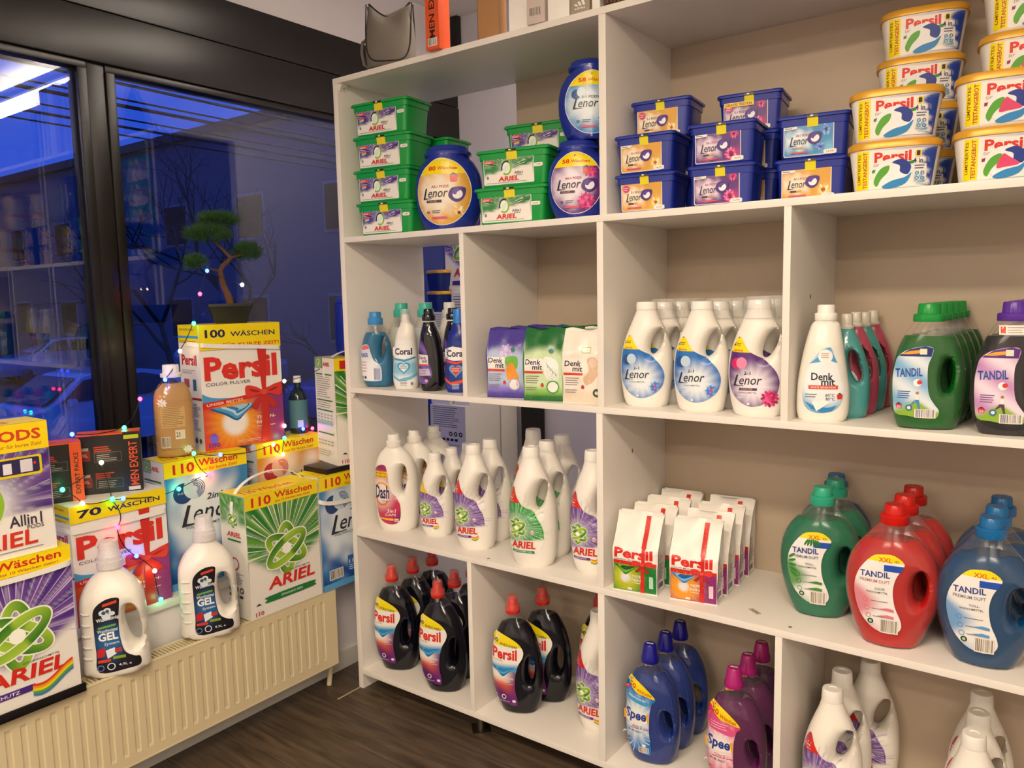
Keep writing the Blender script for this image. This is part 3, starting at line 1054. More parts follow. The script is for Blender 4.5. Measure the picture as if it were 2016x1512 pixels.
WH = '#f1ece4'
YEL = '#f6dc00'
RED = '#d3261c'
NAVY = '#1a1c50'
def star(a, cx, cy, r, dark='#2c7a1e', lite='#a8cf3c', glow=True):
    """six-lobed green orbit emblem"""
    if glow: a.ell(cx, cy, r * .30, col='#ffffff', n=24)
    for i in range(3):
        rot = 90 + 60 * i
        c = math.radians(rot)
        def col(u, v, c=c):
            t = ((u - cx) * math.cos(c) + (v - cy) * math.sin(c)) / r
            w = (-(u - cx) * math.sin(c) + (v - cy) * math.cos(c)) / (r * .4)
            return mixc(dark, lite, .5 + .5 * w * np.sign(t + 1e-6))
        a.ring(cx, cy, r * 1.09, r * .52, r * .36, rot, '#f4f6e8', 36)
        a.ring(cx, cy, r * 1.04, r * .47, r * .27, rot, col, 36)
    a.ell(cx, cy, r * .22, col='#fffff4', n=20)
    return a

def burst(dark, lite, cx, cy, r0, seed=1.0, n=19, wht=None):
    def f(u, v):
        a = np.arctan2(v - cy, u - cx)
        r = np.hypot(u - cx, v - cy)
        s = .5 + .5 * np.sin(a * n + 2 * np.sin(a * 3 + seed))
        s2 = np.clip(np.sin(a * (n + 6) + seed) * 2 - 1.3, 0, 1)
        C = mixc(dark, lite, s * .55)
        C = C + (np.asarray([.75, .75, .75]) - C) * (s2 * .5)[..., None]
        g = np.exp(-(r / r0) ** 2)
        C = C * (1 - g[..., None]) + g[..., None] * .95
        if wht is not None:
            w = wht(u, v)[..., None]
            C = C * (1 - w) + np.asarray(lin(WH)) * w
        return C
    return f

def lenor_word(a, x, y, w, h, col='#2a2530'):
    a.text('enor', x + w * .20, y, w * .80, h * .66, col, .004, .28)
    a.poly([(x + w * .10, y + h), (x + w * .16, y + h), (x + w * .065, y - h * .02), (x + w * .36, y - h * .12), (x + w * .34, y - h * .06), (x - w * .02, y - h * .16)], col)
    return a

def pod(a, cx, cy, r, kind='lenor'):
    if kind == 'lenor':
        a.poly(smooth_closed([(cx - r, cy - r * .3), (cx - r * .5, cy + r * .75), (cx + r * 1.05, cy + r * .7), (cx + r * .8, cy - r * .55), (cx - r * .1, cy - r)], 4), '#4a2a80')
        a.ell(cx + r * .12, cy - r * .06, r * .62, r * .56, '#f4f0f6', 20)
        a.poly(smooth_closed([(cx - r * .55, cy + r * .1), (cx - r * .1, cy + r * .6), (cx + r * .45, cy + r * .45), (cx + r * .1, cy + r * .2), (cx - r * .1, cy - r * .1)], 3), '#5b3aa0')
    elif kind == 'ariel':
        a.ell(cx, cy, r * .84, r, '#f3f6ee', 20)
        a.ring(cx, cy, r * .86, r * 1.02, r * .24, 0, '#16381f', 20, 60, 200)
        a.ring(cx, cy, r * .86, r * 1.02, r * .26, 0, '#8fbf2a', 20, 230, 420)
        a.ell(cx - r * .05, cy - r * .1, r * .36, r * .66, '#dff0e4', -35)
    return a

def flower(a, cx, cy, r, cols, n=14, seed=2):
    R_ = random.Random(seed)
    for ring in range(3):
        for i in range(n):
            t = 6.283 * i / n + ring * .3
            rr = r * (.68 - .22 * ring)
            a.ell(cx + rr * math.cos(t), cy + rr * math.sin(t), r * .34, r * .17, R_.choice(cols), math.degrees(t), 8, lay=a.lay + 1 + ring)
    a.lay += 4
    return a

def icon(a, x, y, s, col='#3a3a44', col2='#d9261c'):
    """little laundry tub symbol"""
    a.poly([(x, y + s * .75), (x + s, y + s * .75), (x + s * .86, y), (x + s * .14, y)], col2)
    a.poly([(x + s * .05, y + s * .8), (x + s * .5, y + s * 1.1), (x + s * .95, y + s * .8)], col)
    return a

# ------------------------------------------------------------------ cartons
m_card = mat('white_card', '#efeae2', .5, noise=.02)
m_strap = mat('white_strap', '#f2efe8', .3)
def carton(W, D, H, front, left=None, top=None, right=None, body=None, strap=None, open_top=False):
    sp = [P('box', box_mesh('box', -W / 2, W / 2, -D / 2, D / 2, 0, H, body or m_card, .0014))]
    if front is not None: sp.append(P('front_print', front.mesh('front_print', on_front(-D / 2), M_CARD)))
    if left is not None: sp.append(P('side_print', left.mesh('side_print', on_left(-W / 2, D / 2), M_CARD)))
    if right is not None: sp.append(P('side_print', right.mesh('side_print', on_right(W / 2, -D / 2), M_CARD)))
    if top is not None: sp.append(P('top_print', top.mesh('top_print', on_top(H), M_CARD)))
    if strap:
        kind, zp = strap[:2]
        pins = []
        pin = MB().lathe([(.0001, 0), (.005, 0), (.005, .002), (.0035, .0035), (.0001, .004)], 12)
        pin.V = [(z, x, y) for x, y, z in pin.V]
        pts = []
        n = 22
        for i in range(n + 1):
            t = i / n
            if kind == 'up':          # standing loop over the lid
                a = math.pi * t
                x = -(W / 2 + .004) * math.cos(a)
                z = zp + math.sin(a) ** .75 * strap[2]
                y = 0.0
            elif kind == 'front':     # hanging forward across the face
                a = math.pi * t
                x = -(W / 2 + .005) * math.cos(a)
                y = -(D / 2 + .007) * min(1, math.sin(a) * 3.2)
                z = zp + strap[2] * (math.sin(a) if strap[2] < 0 else math.sin(a)) + (strap[3] * t if len(strap) > 3 else 0)
            pts.append((x, y, z))
        sm = MB()
        w = .0065
        V = []; F = []
        for i, p in enumerate(pts):
            p = Vector(p)
            d = (Vector(pts[min(i + 1, n)]) - Vector(pts[max(i - 1, 0)])).normalized()
            if kind == 'up': s_ = Vector((0, 1, 0))
            else: s_ = Vector((0, 0, 1)) - d * d.z
            if s_.length < .2: s_ = Vector((0, -1, 0)) - d * d.y * -1
            s_ = s_.normalized()
            nn = d.cross(s_).normalized()
            for q in (s_ * w + nn * .001, -s_ * w + nn * .001, -s_ * w - nn * .001, s_ * w - nn * .001): V.append(p + q)
        for i in range(n):
            for k in range(4): F.append((i * 4 + k, i * 4 + (k + 1) % 4, i * 4 + 4 + (k + 1) % 4, i * 4 + 4 + k))
        F += [(3, 2, 1, 0), (4 * n, 4 * n + 1, 4 * n + 2, 4 * n + 3)]
        sm.add(V, F)
        pm_ = pin.mesh('pin', m_strap)
        sp.append(P('strap_handle', sm.mesh('strap_handle', m_strap, True, 60), [P('pin', pm_, loc=(W / 2 + .001, 0, zp)), P('pin', pm_, loc=(-W / 2 - .001, 0, zp), rz=math.pi)]))
    return sp

def fit_lines(a, x, y, w, n, p=.006, c='#5a5560', th=.0016, seed=3): return a.lines(x, y, w, n, p, th, c, seed)

def ariel_carton_art(W, H, dark, lite, word1, tag, tagcol, rainbow=False, band=.115, tlow=.0):
    a = Art()
    cx, cy = 0, H * .50
    a.region([(-W / 2, 0), (W / 2, 0), (W / 2, H), (-W / 2, H)], W / 46, burst(dark, lite, cx, cy, W * .17, 1.0, 21, lambda u, v: sstep(H * .46, H * .36, v + .0 * u + .10 * H * np.cos(u / W * 5))), lay=0)
    a.rays(cx, cy, W * .12, W * .75, 26, '#e6ead0' if lite != '#8c62b0' else '#cdb8e0', .28, 4, -8, 188, (-W / 2, 0, W / 2, H))
    bw = H * band
    a.rect(-W / 2, H - bw, W, bw, YEL)
    a.text(word1[0], -W * .42, H - bw * .86, W * .26, bw * .68, RED, .03)
    a.text(word1[1], -W * .11, H - bw * .58, W * .53, bw * .46, RED, .02)
    a.text(word1[2], -W * .11, H - bw * .9, W * .5, bw * .2, '#c8301c', .01)
    star(a, cx + W * .02, cy, W * .30)
    a.text('COLORWASCHMITTEL' if rainbow else 'VOLLWASCHMITTEL', W * .04, H * .305, W * .3, H * .014, '#4a4a50', .005)
    a.text('ARIEL', -W * .26, H * .20, W * .66, H * .095, '#d42a1e', .028, .12)
    x0 = -W * .27
    if rainbow:
        a.rect(-W / 2, H * .12, W * .62, H * .042, tagcol)
        a.text(tag, -W * .34, H * .129, W * .34, H * .022, '#eee6f2', .012)
        for i, c in enumerate(('#d8402a', '#f2a01e', '#f5d81c', '#5aa83a', '#3f7fb8')):
            t = np.linspace(0, 1, 14)
            yy = H * (.178 - .016 * i)
            up = np.stack([W * (.10 + .34 * t), yy + H * .030 * np.sin(t * 4.2 - 2.6) + H * .04 * t * t], 1)
            dn = up - [0, H * .0165]
            a.poly(np.vstack([dn, up[::-1]]), c)
    else:
        a.poly(smooth_closed([(x0, H * .10), (x0 - W * .012, H * .125), (x0, H * .15), (W * .36, H * .15), (W * .385, H * .125), (W * .36, H * .10)], 3), tagcol)
        a.text(tag, -W * .09, H * .117, W * .3, H * .017, '#e8f0e4', .012)
        icon(a, -W * .44, H * .055, W * .085, '#2c2c30', '#efeae2')
        a.text('110', -W * .445, H * .018, W * .11, H * .034, '#c8261c', .02)
    return a

def carton_side(W, H, logo, dark, seed=1, head=.14):
    """narrow side: small emblem, word, rows of small print and symbols"""
    a = Art()
    a.rect(0, 0, W, H, WH, lay=0)
    if logo == 'ariel':
        a.region([(0, H * .72), (W, H * .72), (W, H), (0, H)], W / 12, burst(dark, '#8fbf5a', W * .5, H * .80, W * .2, .5, 17, lambda u, v: sstep(H * .8, H * .73, v)))
        star(a, W * .5, H * .80, W * .2)
        a.text('ARIEL', W * .24, H * .66, W * .56, H * .04, '#d42a1e', .025, .1)
        a.rect(W * .26, H * .625, W * .52, H * .014, dark)
    elif logo == 'persil':
        a.rect(0, H * .86, W, H * .14, YEL)
        a.text('100 WÄSCHEN', W * .08, H * .955, W * .7, H * .022, NAVY, .01)
        a.rect(0, H * .895, W, H * .02, '#4aa0d8')
        a.lines(W * .06, H * .87, W * .86, 2, H * .012, H * .006, '#b8901c', seed)
        a.text('Persil', W * .12, H * .68, W * .74, H * .085, '#c41f3a', .03)
        a.lines(W * .1, H * .64, W * .7, 3, H * .012, H * .003, '#77707a', seed)
        a.rect(W * .18, H * .5, W * .26, H * .07, '#b8586a'); a.rect(W * .62, H * .48, W * .16, H * .09, '#3c6f9a')
        a.rect(0, H * .405, W, H * .018, '#b8261c')
        a.poly([(W * .2, H * .36), (W * .36, H * .325), (W * .2, H * .29), (W * .04, H * .325)], '#6a6268'); a.poly([(W * .2, H * .35), (W * .32, H * .325), (W * .2, H * .3), (W * .08, H * .325)], WH)
        a.text('!', W * .185, H * .31, W * .03, H * .03, '#303038', .02)
        a.lines(W * .42, H * .37, W * .5, 9, H * .012, H * .004, '#77707a', seed + 1)
        a.lines(W * .08, H * .24, W * .8, 7, H * .013, H * .004, '#77707a', seed + 2)
        a.barcode(W * .1, H * .05, W * .4, H * .055)
        a.ell(W * .64, H * .08, W * .07, col='#5a5a60'); a.ell(W * .84, H * .08, W * .06, col='#5a5a60')
        return a
    a.ell(W * .5, H * .44, W * .16, col='#b9565c'); a.ell(W * .5, H * .44, W * .12, col=WH)
    fit_lines(a, W * .14, H * .36, W * .72, 7, H * .014, '#6a666c', H * .004, seed)
    for i in range(3):
        a.ell(W * (.28 + .22 * i), H * .23, W * .075, col='#26262a'); a.ell(W * (.28 + .22 * i), H * .23, W * .04, col=WH)
    for i in range(3): a.rect(W * (.22 + .2 * i), H * .165, W * .14, H * .022, '#3a3a40')
    fit_lines(a, W * .2, H * .13, W * .55, 3, H * .014, '#8a868c', H * .004, seed + 5)
    return a

def top_art(W, D, word, lay=0, base=YEL):
    a = Art()
    a.rect(-W / 2, -D / 2, W, D, base, lay=0)
    if word: a.text(word, -W * .42, -D * .30, W * .66, D * .3, RED, .02)
    a.rect(-W / 2, D * .04, W, D * .012, '#c9b000')
    return a

def persil_carton_art(W, H, head, sub=None):
    a = Art()
    bw = H * (.20 if sub else .14)
    a.rect(-W / 2, 0, W, H, '#f2ede6', lay=0)
    def low(u, v):
        r = np.hypot((u + W * .12) / W, (v - H * .205) / W)
        an = np.arctan2(v - H * .205, u + W * .12)
        C = mixc('#8c2f78', '#d8442c', sstep(.55, .0, u / W + .25 * (v / H)))
        g = sstep(.42, .12, r + .03 * np.sin(an * 22))
        C = C + (np.asarray(lin('#f2a222')) - C) * g[..., None]
        g2 = sstep(.19, .11, r)
        return C + (np.asarray(lin('#f4efe6')) - C) * g2[..., None]
    a.region([(-W / 2, 0), (W / 2, 0), (W / 2, H * .44), (-W / 2, H * .38)], W / 40, low)
    a.poly(smooth_open([(-W / 2, H * .385), (-W * .2, H * .40), (W * .1, H * .425), (W / 2, H * .50)], 4).tolist() + [(W / 2, H * .43), (W * .1, H * .385), (-W * .1, H * .37), (-W / 2, H * .33)], RED)
    a.text('UNSER BESTES', -W * .45, H * .352, W * .44, H * .022, '#f6d9c8', .014, 0, 4)
    for i, (c, k) in enumerate((('#1f5f9a', 1.0), ('#4c9cce', .86), ('#b9def0', .66), ('#2c78b4', .5), ('#9ccbe6', .3))):
        a.poly(smooth_closed([(-W * .40 * k - W * .03, H * .335), (-W * .13, H * (.345 - .02 * k)), (W * .13 * k, H * .345), (W * .0, H * (.335 - .07 * k)), (-W * .10, H * (.33 - .115 * k)), (-W * .24 * k, H * (.33 - .06 * k))], 3), c)
    a.poly(smooth_open([(-W / 2, H * .46), (-W * .42, H * .43), (-W * .3, H * .412), (-W * .12, H * .405)], 4).tolist() + [(-W * .3, H * .395), (-W / 2, H * .385)], '#4a9fd0')
    a.text('TIEFEN-', W * .14, H * .205, W * .25, H * .026, '#f3e2d8', .02)
    a.text('REIN', W * .14, H * .165, W * .16, H * .026, '#f3e2d8', .02)
    a.text('Technologie', W * .14, H * .135, W * .24, H * .018, '#f3e2d8', .005)
    a.lines(-W * .1, H * .045, W * .3, 2, H * .012, H * .004, '#f0d8a8')
    icon(a, -W * .44, H * .06, W * .1, '#6a5ad0', '#7a6ae0'); a.text(head.split()[0], -W * .455, H * .025, W * .13, H * .035, '#4a3ab0', .02)
    a.text('Persil', -W * .46, H * .555, W * .90, H * .19, '#dc2f22', .035)
    a.text('COLOR PULVER', -W * .45, H * .515, W * .54, H * .025, '#5b5c66', .003)
    # printed ribbon with bow
    rx = W * .25
    a.poly([(rx - W * .055, 0), (rx + W * .06, 0), (rx + W * .055, H * .40), (rx - W * .03, H * .40)], '#c4261e')
    a.poly([(rx - W * .06, H - bw), (rx + W * .06, H - bw), (rx + W * .03, H * .44), (rx - W * .02, H * .44)], '#cf2c22')
    for sx in (-1, 1):
        a.poly(smooth_closed([(rx, H * .425), (rx + sx * W * .10, H * .475), (rx + sx * W * .22, H * .49), (rx + sx * W * .235, H * .43), (rx + sx * W * .2, H * .385), (rx + sx * W * .1, H * .405)], 3), '#d9372b')
        a.poly(smooth_closed([(rx + sx * W * .05, H * .43), (rx + sx * W * .13, H * .455), (rx + sx * W * .19, H * .455), (rx + sx * W * .12, H * .43)], 3), '#a51d18')
        a.poly([(rx, H * .42), (rx + sx * W * .12, H * .36), (rx + sx * W * .2, H * .27), (rx + sx * W * .16, H * .30), (rx + sx * W * .1, H * .28), (rx + sx * W * .02, H * .37)], '#bf271f')
    a.ell(rx, H * .425, W * .04, H * .022, '#e04a3c')
    a.rect(-W / 2, H - bw, W, bw, YEL)
    n_, w_ = head.split()
    a.text(n_, -W * .43, H - H * .105, W * .24, H * .066, NAVY, .03)
    a.text(w_, -W * .13, H - H * .1, W * .56, H * .048, NAVY, .018)
    if sub: a.text(sub, -W * .45, H - H * .18, W * .93, H * .034, RED, .014)
    return a

def lenor_carton_art(W, H, gold=False, band=.125):
    a = Art()
    def bgc(u, v):
        r = np.hypot(u + W * .08, (v - H * .56) * .75) / W
        n = .06 * np.sin(u / W * 19 + np.sin(v / H * 13) * 2)
        if gold:
            C = mixc('#f4e4cf', '#d9923a', sstep(.12, .55, r + n))
            return C + (np.asarray(lin('#f6e6dc')) - C) * (sstep(.2, .0, np.hypot(u - W * .34, v - H * .78) / W))[..., None]
        C = mixc('#e9f0f6', '#2f7fc0', sstep(.16, .58, r + n))
        return C + (np.asarray(lin('#1c4f9c')) - C) * (sstep(.40, .16, v / H) * (.5 + .5 * np.sin(u / W * 14 + v / H * 26)))[..., None]
    a.region([(-W / 2, 0), (W / 2, 0), (W / 2, H), (-W / 2, H)], W / 40, bgc, lay=0)
    bw = H * band
    a.rect(-W / 2, H - bw, W, bw, YEL)
    a.text('110', -W * .40, H - bw * .84, W * .25, bw * .64, RED, .03)
    a.text('Wäschen', -W * .10, H - bw * .58, W * .48, bw * .44, RED, .02)
    a.text('Nur für kurze Zeit!', -W * .09, H - bw * .9, W * .46, bw * .2, RED, .008)
    c1 = '#1d3f78' if not gold else '#b8323c'
    a.ell(-W * .30, H * .74, W * .115, col=c1); a.ell(-W * .17, H * .77, W * .125, col='#c9dcea' if not gold else '#e6b0a0')
    for i in range(5): a.ring(-W * .16, H * .76, W * (.12 - .02 * i), W * (.11 - .016 * i), W * .008, 20, c1, 16, -90, 90)
    a.text('PULVER', -W * .36, H * .735, W * .13, H * .015, '#e6eef4', .005)
    a.text('2in1', -W * .03, H * .655, W * .2, H * .048, '#2a2530', .012, .2)
    lenor_word(a, -W * .33, H * .50, W * .66, H * .14)
    a.text('VOLLWASCHMITTEL', -W * .30, H * .455, W * .5, H * .022, '#55606c', .004)
    a.rect(-W * .10, H * .12, W * .2, H * .13, '#3d6fb4' if not gold else '#b87a30'); a.text('110', -W * .08, H * .175, W * .14, H * .035, '#eaf2f8', .02)
    a.lines(-W * .08, H * .155, W * .22, 3, H * .018, H * .006, '#dfeaf4')
    a.barcode(-W * .40, H * .08, W * .22, H * .09)
    flower(a, W * .25, H * .19, W * .11, ['#5a4fc0', '#8a7fe0', '#c86a9c', '#6fb0e0'] if not gold else ['#f6e2b8', '#f3cf8a', '#fff2dc'])
    if not gold: a.rect(-W / 2, 0, W, H * .055, '#5aa4da')
    return a

# ------------------------------------------------------------------ pod tubs
def tub_body(name, W, D, H, r, m, taper=.90):
    lp = []
    prof = [(0, taper - .03), (.03, taper), (.74, .955), (.745, .985), (.90, .99), (.905, 1.0), (.93, 1.0)]
    for z, k in prof: lp.append(rrect(W * k, D * (k - .02 if k < .99 else k), r, H * z, 5))
    return MB().loft(lp).mesh(name, m, True, 30)
def tub_lid(name, W, D, H, r, m):
    lp = [rrect(W * 1.0, D * 1.0, r, H * .905, 5), rrect(W * 1.045, D * 1.06, r, H * .91, 5), rrect(W * 1.05, D * 1.065, r, H * .955, 5), rrect(W * 1.03, D * 1.04, r, H * .985, 5), rrect(W * .97, D * .97, r, H, 5)]
    return MB().loft(lp).mesh(name, m, True, 30)
def tub(W, D, H, r, m, art, tab=True, sticker=None, mlid=None):
    body = tub_body('tub', W, D, H, r, m)
    lid = tub_lid('lid', W, D, H, r, mlid or m)
    # the front wall leans: label follows it
    def wrap(u, v, g):
        z = v / H
        k = np.interp(z, [0, .03, .74], [.87, .90, .955]) - .02
        return np.stack([u, -D * k / 2 - g, v], 1)
    sp = [P('tub', body), P('lid', lid)]
    sp.append(P('label', art.mesh('label', wrap, M_LABEL, .0007, curv=.012)))
    if tab:
        z0, z1, z2, z3 = H * .70, H * .905, H * .915, H * .962
        yy = lambda z: -D * (np.interp(z / H, [.03, .74], [.90, .955]) - .02) / 2 - .002
        X = W * .075
        TV = [(-X, yy(z0), z0), (X, yy(z0), z0), (X, -D * .51, z1), (-X, -D * .51, z1), (-X, -D * .51, z1), (X, -D * .51, z1), (X, -D * .545, z2), (-X, -D * .545, z2), (-X, -D * .545, z2), (X, -D * .545, z2), (X, -D * .545, z3), (-X, -D * .545, z3), (-X, -D * .545, z3), (X, -D * .545, z3), (X, -D * .46, H * 1.004), (-X, -D * .46, H * 1.004)]
        TF = [(0, 1, 2, 3), (4, 5, 6, 7), (8, 9, 10, 11), (12, 13, 14, 15)]
        cols = [lin('#e6d61c')] * 4 + [lin('#b8a810')] * 4 + [lin('#14131a')] * 4 + [lin('#1c1b22')] * 4
        k = len(TV)
        TV += [(-X * .4, -D * .545 - .0004, z2 + H * .008), (X * .1, -D * .545 - .0004, z2 + H * .008), (X * .1, -D * .545 - .0004, z3 - H * .006), (-X * .4, -D * .545 - .0004, z3 - H * .006)]
        TF.append((k, k + 1, k + 2, k + 3)); cols += [lin('#e8e6e0')] * 4
        sp.append(P('seal_tab', mk('seal_tab', TV, TF, M_LABEL, False, cols)))
    if sticker:
        s_ = Art(); s_.poly(smooth_closed([(-.011, -.0045), (.011, -.0045), (.013, 0), (.011, .0045), (-.011, .0045), (-.013, 0)], 3), '#efeae2', lay=0); s_.text('16,99', -.007, -.002, .014, .004, '#6a6a70', .01)
        s_.move(*sticker)
        sp.append(P('price_sticker', s_.mesh('price_sticker', wrap, M_LABEL, .0022)))
    return sp

def rr_poly(x, y, w, h, r=.004):
    return [(p[0], p[1]) for p in rrect(w, h, r, 0, 4, x + w / 2, y + h / 2)]
def ariel_tub_art(W, H, col):
    a = Art()
    x, y, w, h = -W * .41, H * .08, W * .70, H * .66
    a.poly(rr_poly(x - .0015, y - .0015, w + .003, h + .003), '#e9efe4', lay=0)
    dark, lite = ('#45207c', '#6c3fa0') if col == 'purple' else ('#0c7030', '#35a03c')
    a.region(rr_poly(x, y, w, h), .0055, burst(dark, lite, x + w * .46, y + h * .60, w * .11, 1, 15, lambda u, v: sstep(y + h * .40, y + h * .34, v - .16 * (u - x))))
    a.rays(x + w * .46, y + h * .6, w * .1, w * .5, 16, '#e4e6d8', .2, 3, 0, 180, (x, y, x + w, y + h))
    pod(a, x + w * .46, y + h * .62, h * .29, 'ariel')
    a.rect(x, y + h * .84, w * .22, h * .11, '#d8463c'); a.lines(x + w * .02, y + h * .90, w * .17, 2, h * .04, h * .018, '#f2d0c8')
    if col == 'purple':
        for i, c in enumerate(('#e8502c', '#f5d81c', '#49a8c8')): a.poly([(x + w * .06, y + h * (.66 - .05 * i)), (x + w * .18, y + h * (.72 - .05 * i)), (x + w * .18, y + h * (.66 - .05 * i)), (x + w * .06, y + h * (.60 - .05 * i))], c)
    a.text('Allin1', x + w * .62, y + h * .36, w * .17, h * .10, '#38363e', .01)
    a.text('PODS', x + w * .66, y + h * .29, w * .12, h * .045, '#38363e', .005)
    a.text('ARIEL', x + w * .29, y + h * .10, w * .42, h * .19, '#d42a1e', .03, .1)
    icon(a, x + w * .05, y + h * .22, w * .05, '#55555c', '#8a8a90')
    a.lines(x + w * .04, y + h * .04, w * .9, 1, 1, h * .02, '#a9a49c')
    return a
def lenor_tub_art(W, H, col, n31=False, gratis=False, x0=-.40, w0=.68):
    a = Art()
    x, y, w, h = W * x0, H * .06, W * w0, H * .70
    a.poly(rr_poly(x - .0015, y - .0015, w + .003, h + .003), '#e6e2dc', lay=0)
    pal = {'gold': ('#f4e8d2', '#dba13e', '#f2cf78'), 'purple': ('#ead8ea', '#5c2a7a', '#b23a86'), 'aqua': ('#e4eef4', '#3f8fc4', '#7ac0e0')}[col]
    def bgc(u, v):
        r = np.hypot((u - x - w * .3) * .8, v - y - h * .5) / w
        C = mixc(pal[0], pal[1], sstep(.09, .33, r + .04 * np.sin(u * 260 + np.sin(v * 300))))
        g = sstep(.30, .05, np.hypot(u - x - w * .95, v - y - h * .1) / w)
        return C + (np.asarray(lin(pal[2])) - C) * g[..., None]
    a.region(rr_poly(x, y, w, h), .005, bgc)
    if col == 'purple':
        flower(a, x + w * .86, y + h * .88, w * .10, ['#d83a86', '#ee6aa8', '#b82a74'], 10)
        flower(a, x + w * .80, y + h * .22, w * .15, ['#d83a86', '#ee6aa8', '#b82a74', '#f59ac0'], 12, 5)
    elif col == 'gold':
        flower(a, x + w * .85, y + h * .25, w * .13, ['#f6dc9a', '#fbeccc', '#eec068'], 9, 5); a.ell(x + w * .86, y + h * .25, w * .035, col='#b8561c')
    else:
        flower(a, x + w * .86, y + h * .8, w * .13, ['#4a8fd0', '#8ac0e8', '#6a7fd8'], 10); flower(a, x + w * .74, y + h * .24, w * .1, ['#5a7fd8', '#8aa8e8'], 8, 4)
    a.text('3-1 PODS' if n31 else 'All-1 PODS', x + w * .24, y + h * .62, w * .28, h * .085, '#38323c' if n31 else '#b4405c', .008)
    lenor_word(a, x + w * .12, y + h * .36, w * .38, h * .27)
    a.rect(x + w * .17, y + h * .22, w * .22, h * .06, '#3a2f48' if col != 'aqua' else '#8aa0b4'); a.rect(x + w * .30, y + h * .22, w * .1, h * .06, '#d89a3a')
    pod(a, x + w * .62, y + h * .55, h * .22)
    if n31: a.ell(x + w * .12, y + h * .80, h * .13, col='#cf3e78'); a.lines(x + w * .05, y + h * .82, w * .13, 2, h * .07, h * .025, '#f0c0d4')
    else: a.poly([(x, y + h * .86), (x + w * .26, y + h * .88), (x + w * .28, y + h * .97), (x, y + h * .95)], '#ece8e2'); a.lines(x + w * .02, y + h * .90, w * .16, 1, 1, h * .03, '#77707a')
    a.rect(x + w * .14, y + h * .07, w * .36, h * .05, '#d84a6c')
    if gratis: a.rect(x, y + h * .86, w * .7, h * .16, '#f4c818'); a.text('GRATIS TESTEN', x + w * .03, y + h * .89, w * .62, h * .1, '#7a2a12', .02)
    return a

# oval pod drum
def oval_drum(H, art_fn, wash, m):
    left = [(-.26, 0), (-.33, .06), (-.40, .25), (-.42, .45), (-.40, .65), (-.33, .80), (-.26, .865), (-.255, .90)]
    right = [(-x, z) for x, z in left]
    j = Jug(left, right, H, H * .27, None, Rr=H * .42, neck0=.62, neck1=2.2, pw=2.0, grid=24)
    body = j.mesh('drum', m)
    lp = []
    for z, k in ((.885, 1.0), (.89, 1.09), (.925, 1.10), (.95, 1.0), (.985, .96), (1.0, .88)):
        t = np.linspace(0, 2 * np.pi, 36, endpoint=False)
        lp.append([(H * .265 * k * math.cos(q), H * .235 * k * math.sin(q), H * z) for q in t])
    lid = MB().loft(lp).mesh('lid', m, True, 30)
    a = art_fn(H, wash)
    return [P('drum', body), P('lid', lid), P('label', a.mesh('label', j.wrap(), M_LABEL, .0008, curv=.007))]
def drum_art(col, aqua=False):
    def f(H, wash):
        a = Art()
        E_ = ellipse(0, H * .45, H * .335, H * .385, 0, 44)
        a.poly(ellipse(0, H * .45, H * .343, H * .393, 0, 44), '#e8e4dc', lay=0, step=.012)
        pal = {'gold': ('#f5ead6', '#e0a53c'), 'purple': ('#f0e4f0', '#6a3684'), 'aqua': ('#dfeaf2', '#3f8fd0')}[col]
        a.region(E_, .0075, lambda u, v: mixc(pal[0], pal[1], sstep(.12, .36, np.hypot(u + H * .05, (v - H * .42)) / H + .03 * np.sin(u * 140 + np.sin(v * 160)))))
        yb = [p for p in E_ if p[1] > H * .655]
        a.poly(sorted(yb, key=lambda p: math.atan2(p[1] - H * .655, p[0])), YEL, step=.014)
        a.text(wash, -H * .17, H * .70, H * .10, H * .055, RED, .03); a.text('Wäschen', -H * .05, H * .705, H * .24, H * .04, RED, .016)
        if col == 'gold': flower(a, H * .19, H * .23, H * .07, ['#f6dc9a', '#fbeccc', '#eec068'], 9, 5); a.ell(H * .2, H * .2, H * .02, col='#8a3a14')
        if col == 'purple': flower(a, H * .2, H * .58, H * .08, ['#d83a86', '#ee6aa8', '#b82a74'], 10); flower(a, H * .14, H * .22, H * .11, ['#d83a86', '#ee6aa8', '#b82a74'], 12, 4)
        if col == 'aqua': flower(a, H * .16, H * .2, H * .1, ['#4a8fd0', '#8ac0e8'], 10)
        if col == 'aqua': a.ell(-H * .2, H * .55, H * .06, col='#2c5a94'); a.ell(-H * .13, H * .57, H * .06, col='#cfe0ee')
        if col != 'aqua': icon(a, H * .10, H * .56, H * .1, '#38508a', '#d83a3a')
        a.text('3-1 PODS' if col == 'aqua' else 'All-1 PODS', -H * .13, H * .495, H * .22, H * .032, '#38323c' if col == 'aqua' else '#b4405c', .01)
        lenor_word(a, -H * .24, H * .385, H * .32, H * .11)
        if col != 'aqua': a.rect(-H * .2, H * .325, H * .2, H * .03, '#3a2f48'); a.text('COLOR', -H * .18, H * .331, H * .12, H * .018, '#d8b070', .01); pod(a, H * .18, H * .42, H * .095)
        a.text(wash, -H * .2, H * .2, H * .04, H * .03, '#4a4450', .01); a.lines(-H * .13, H * .225, H * .12, 2, H * .022, H * .008, '#77707a'); a.rect(-H * .14, H * .135, H * .2, H * .025, '#e05a7a')
        return a
    return f

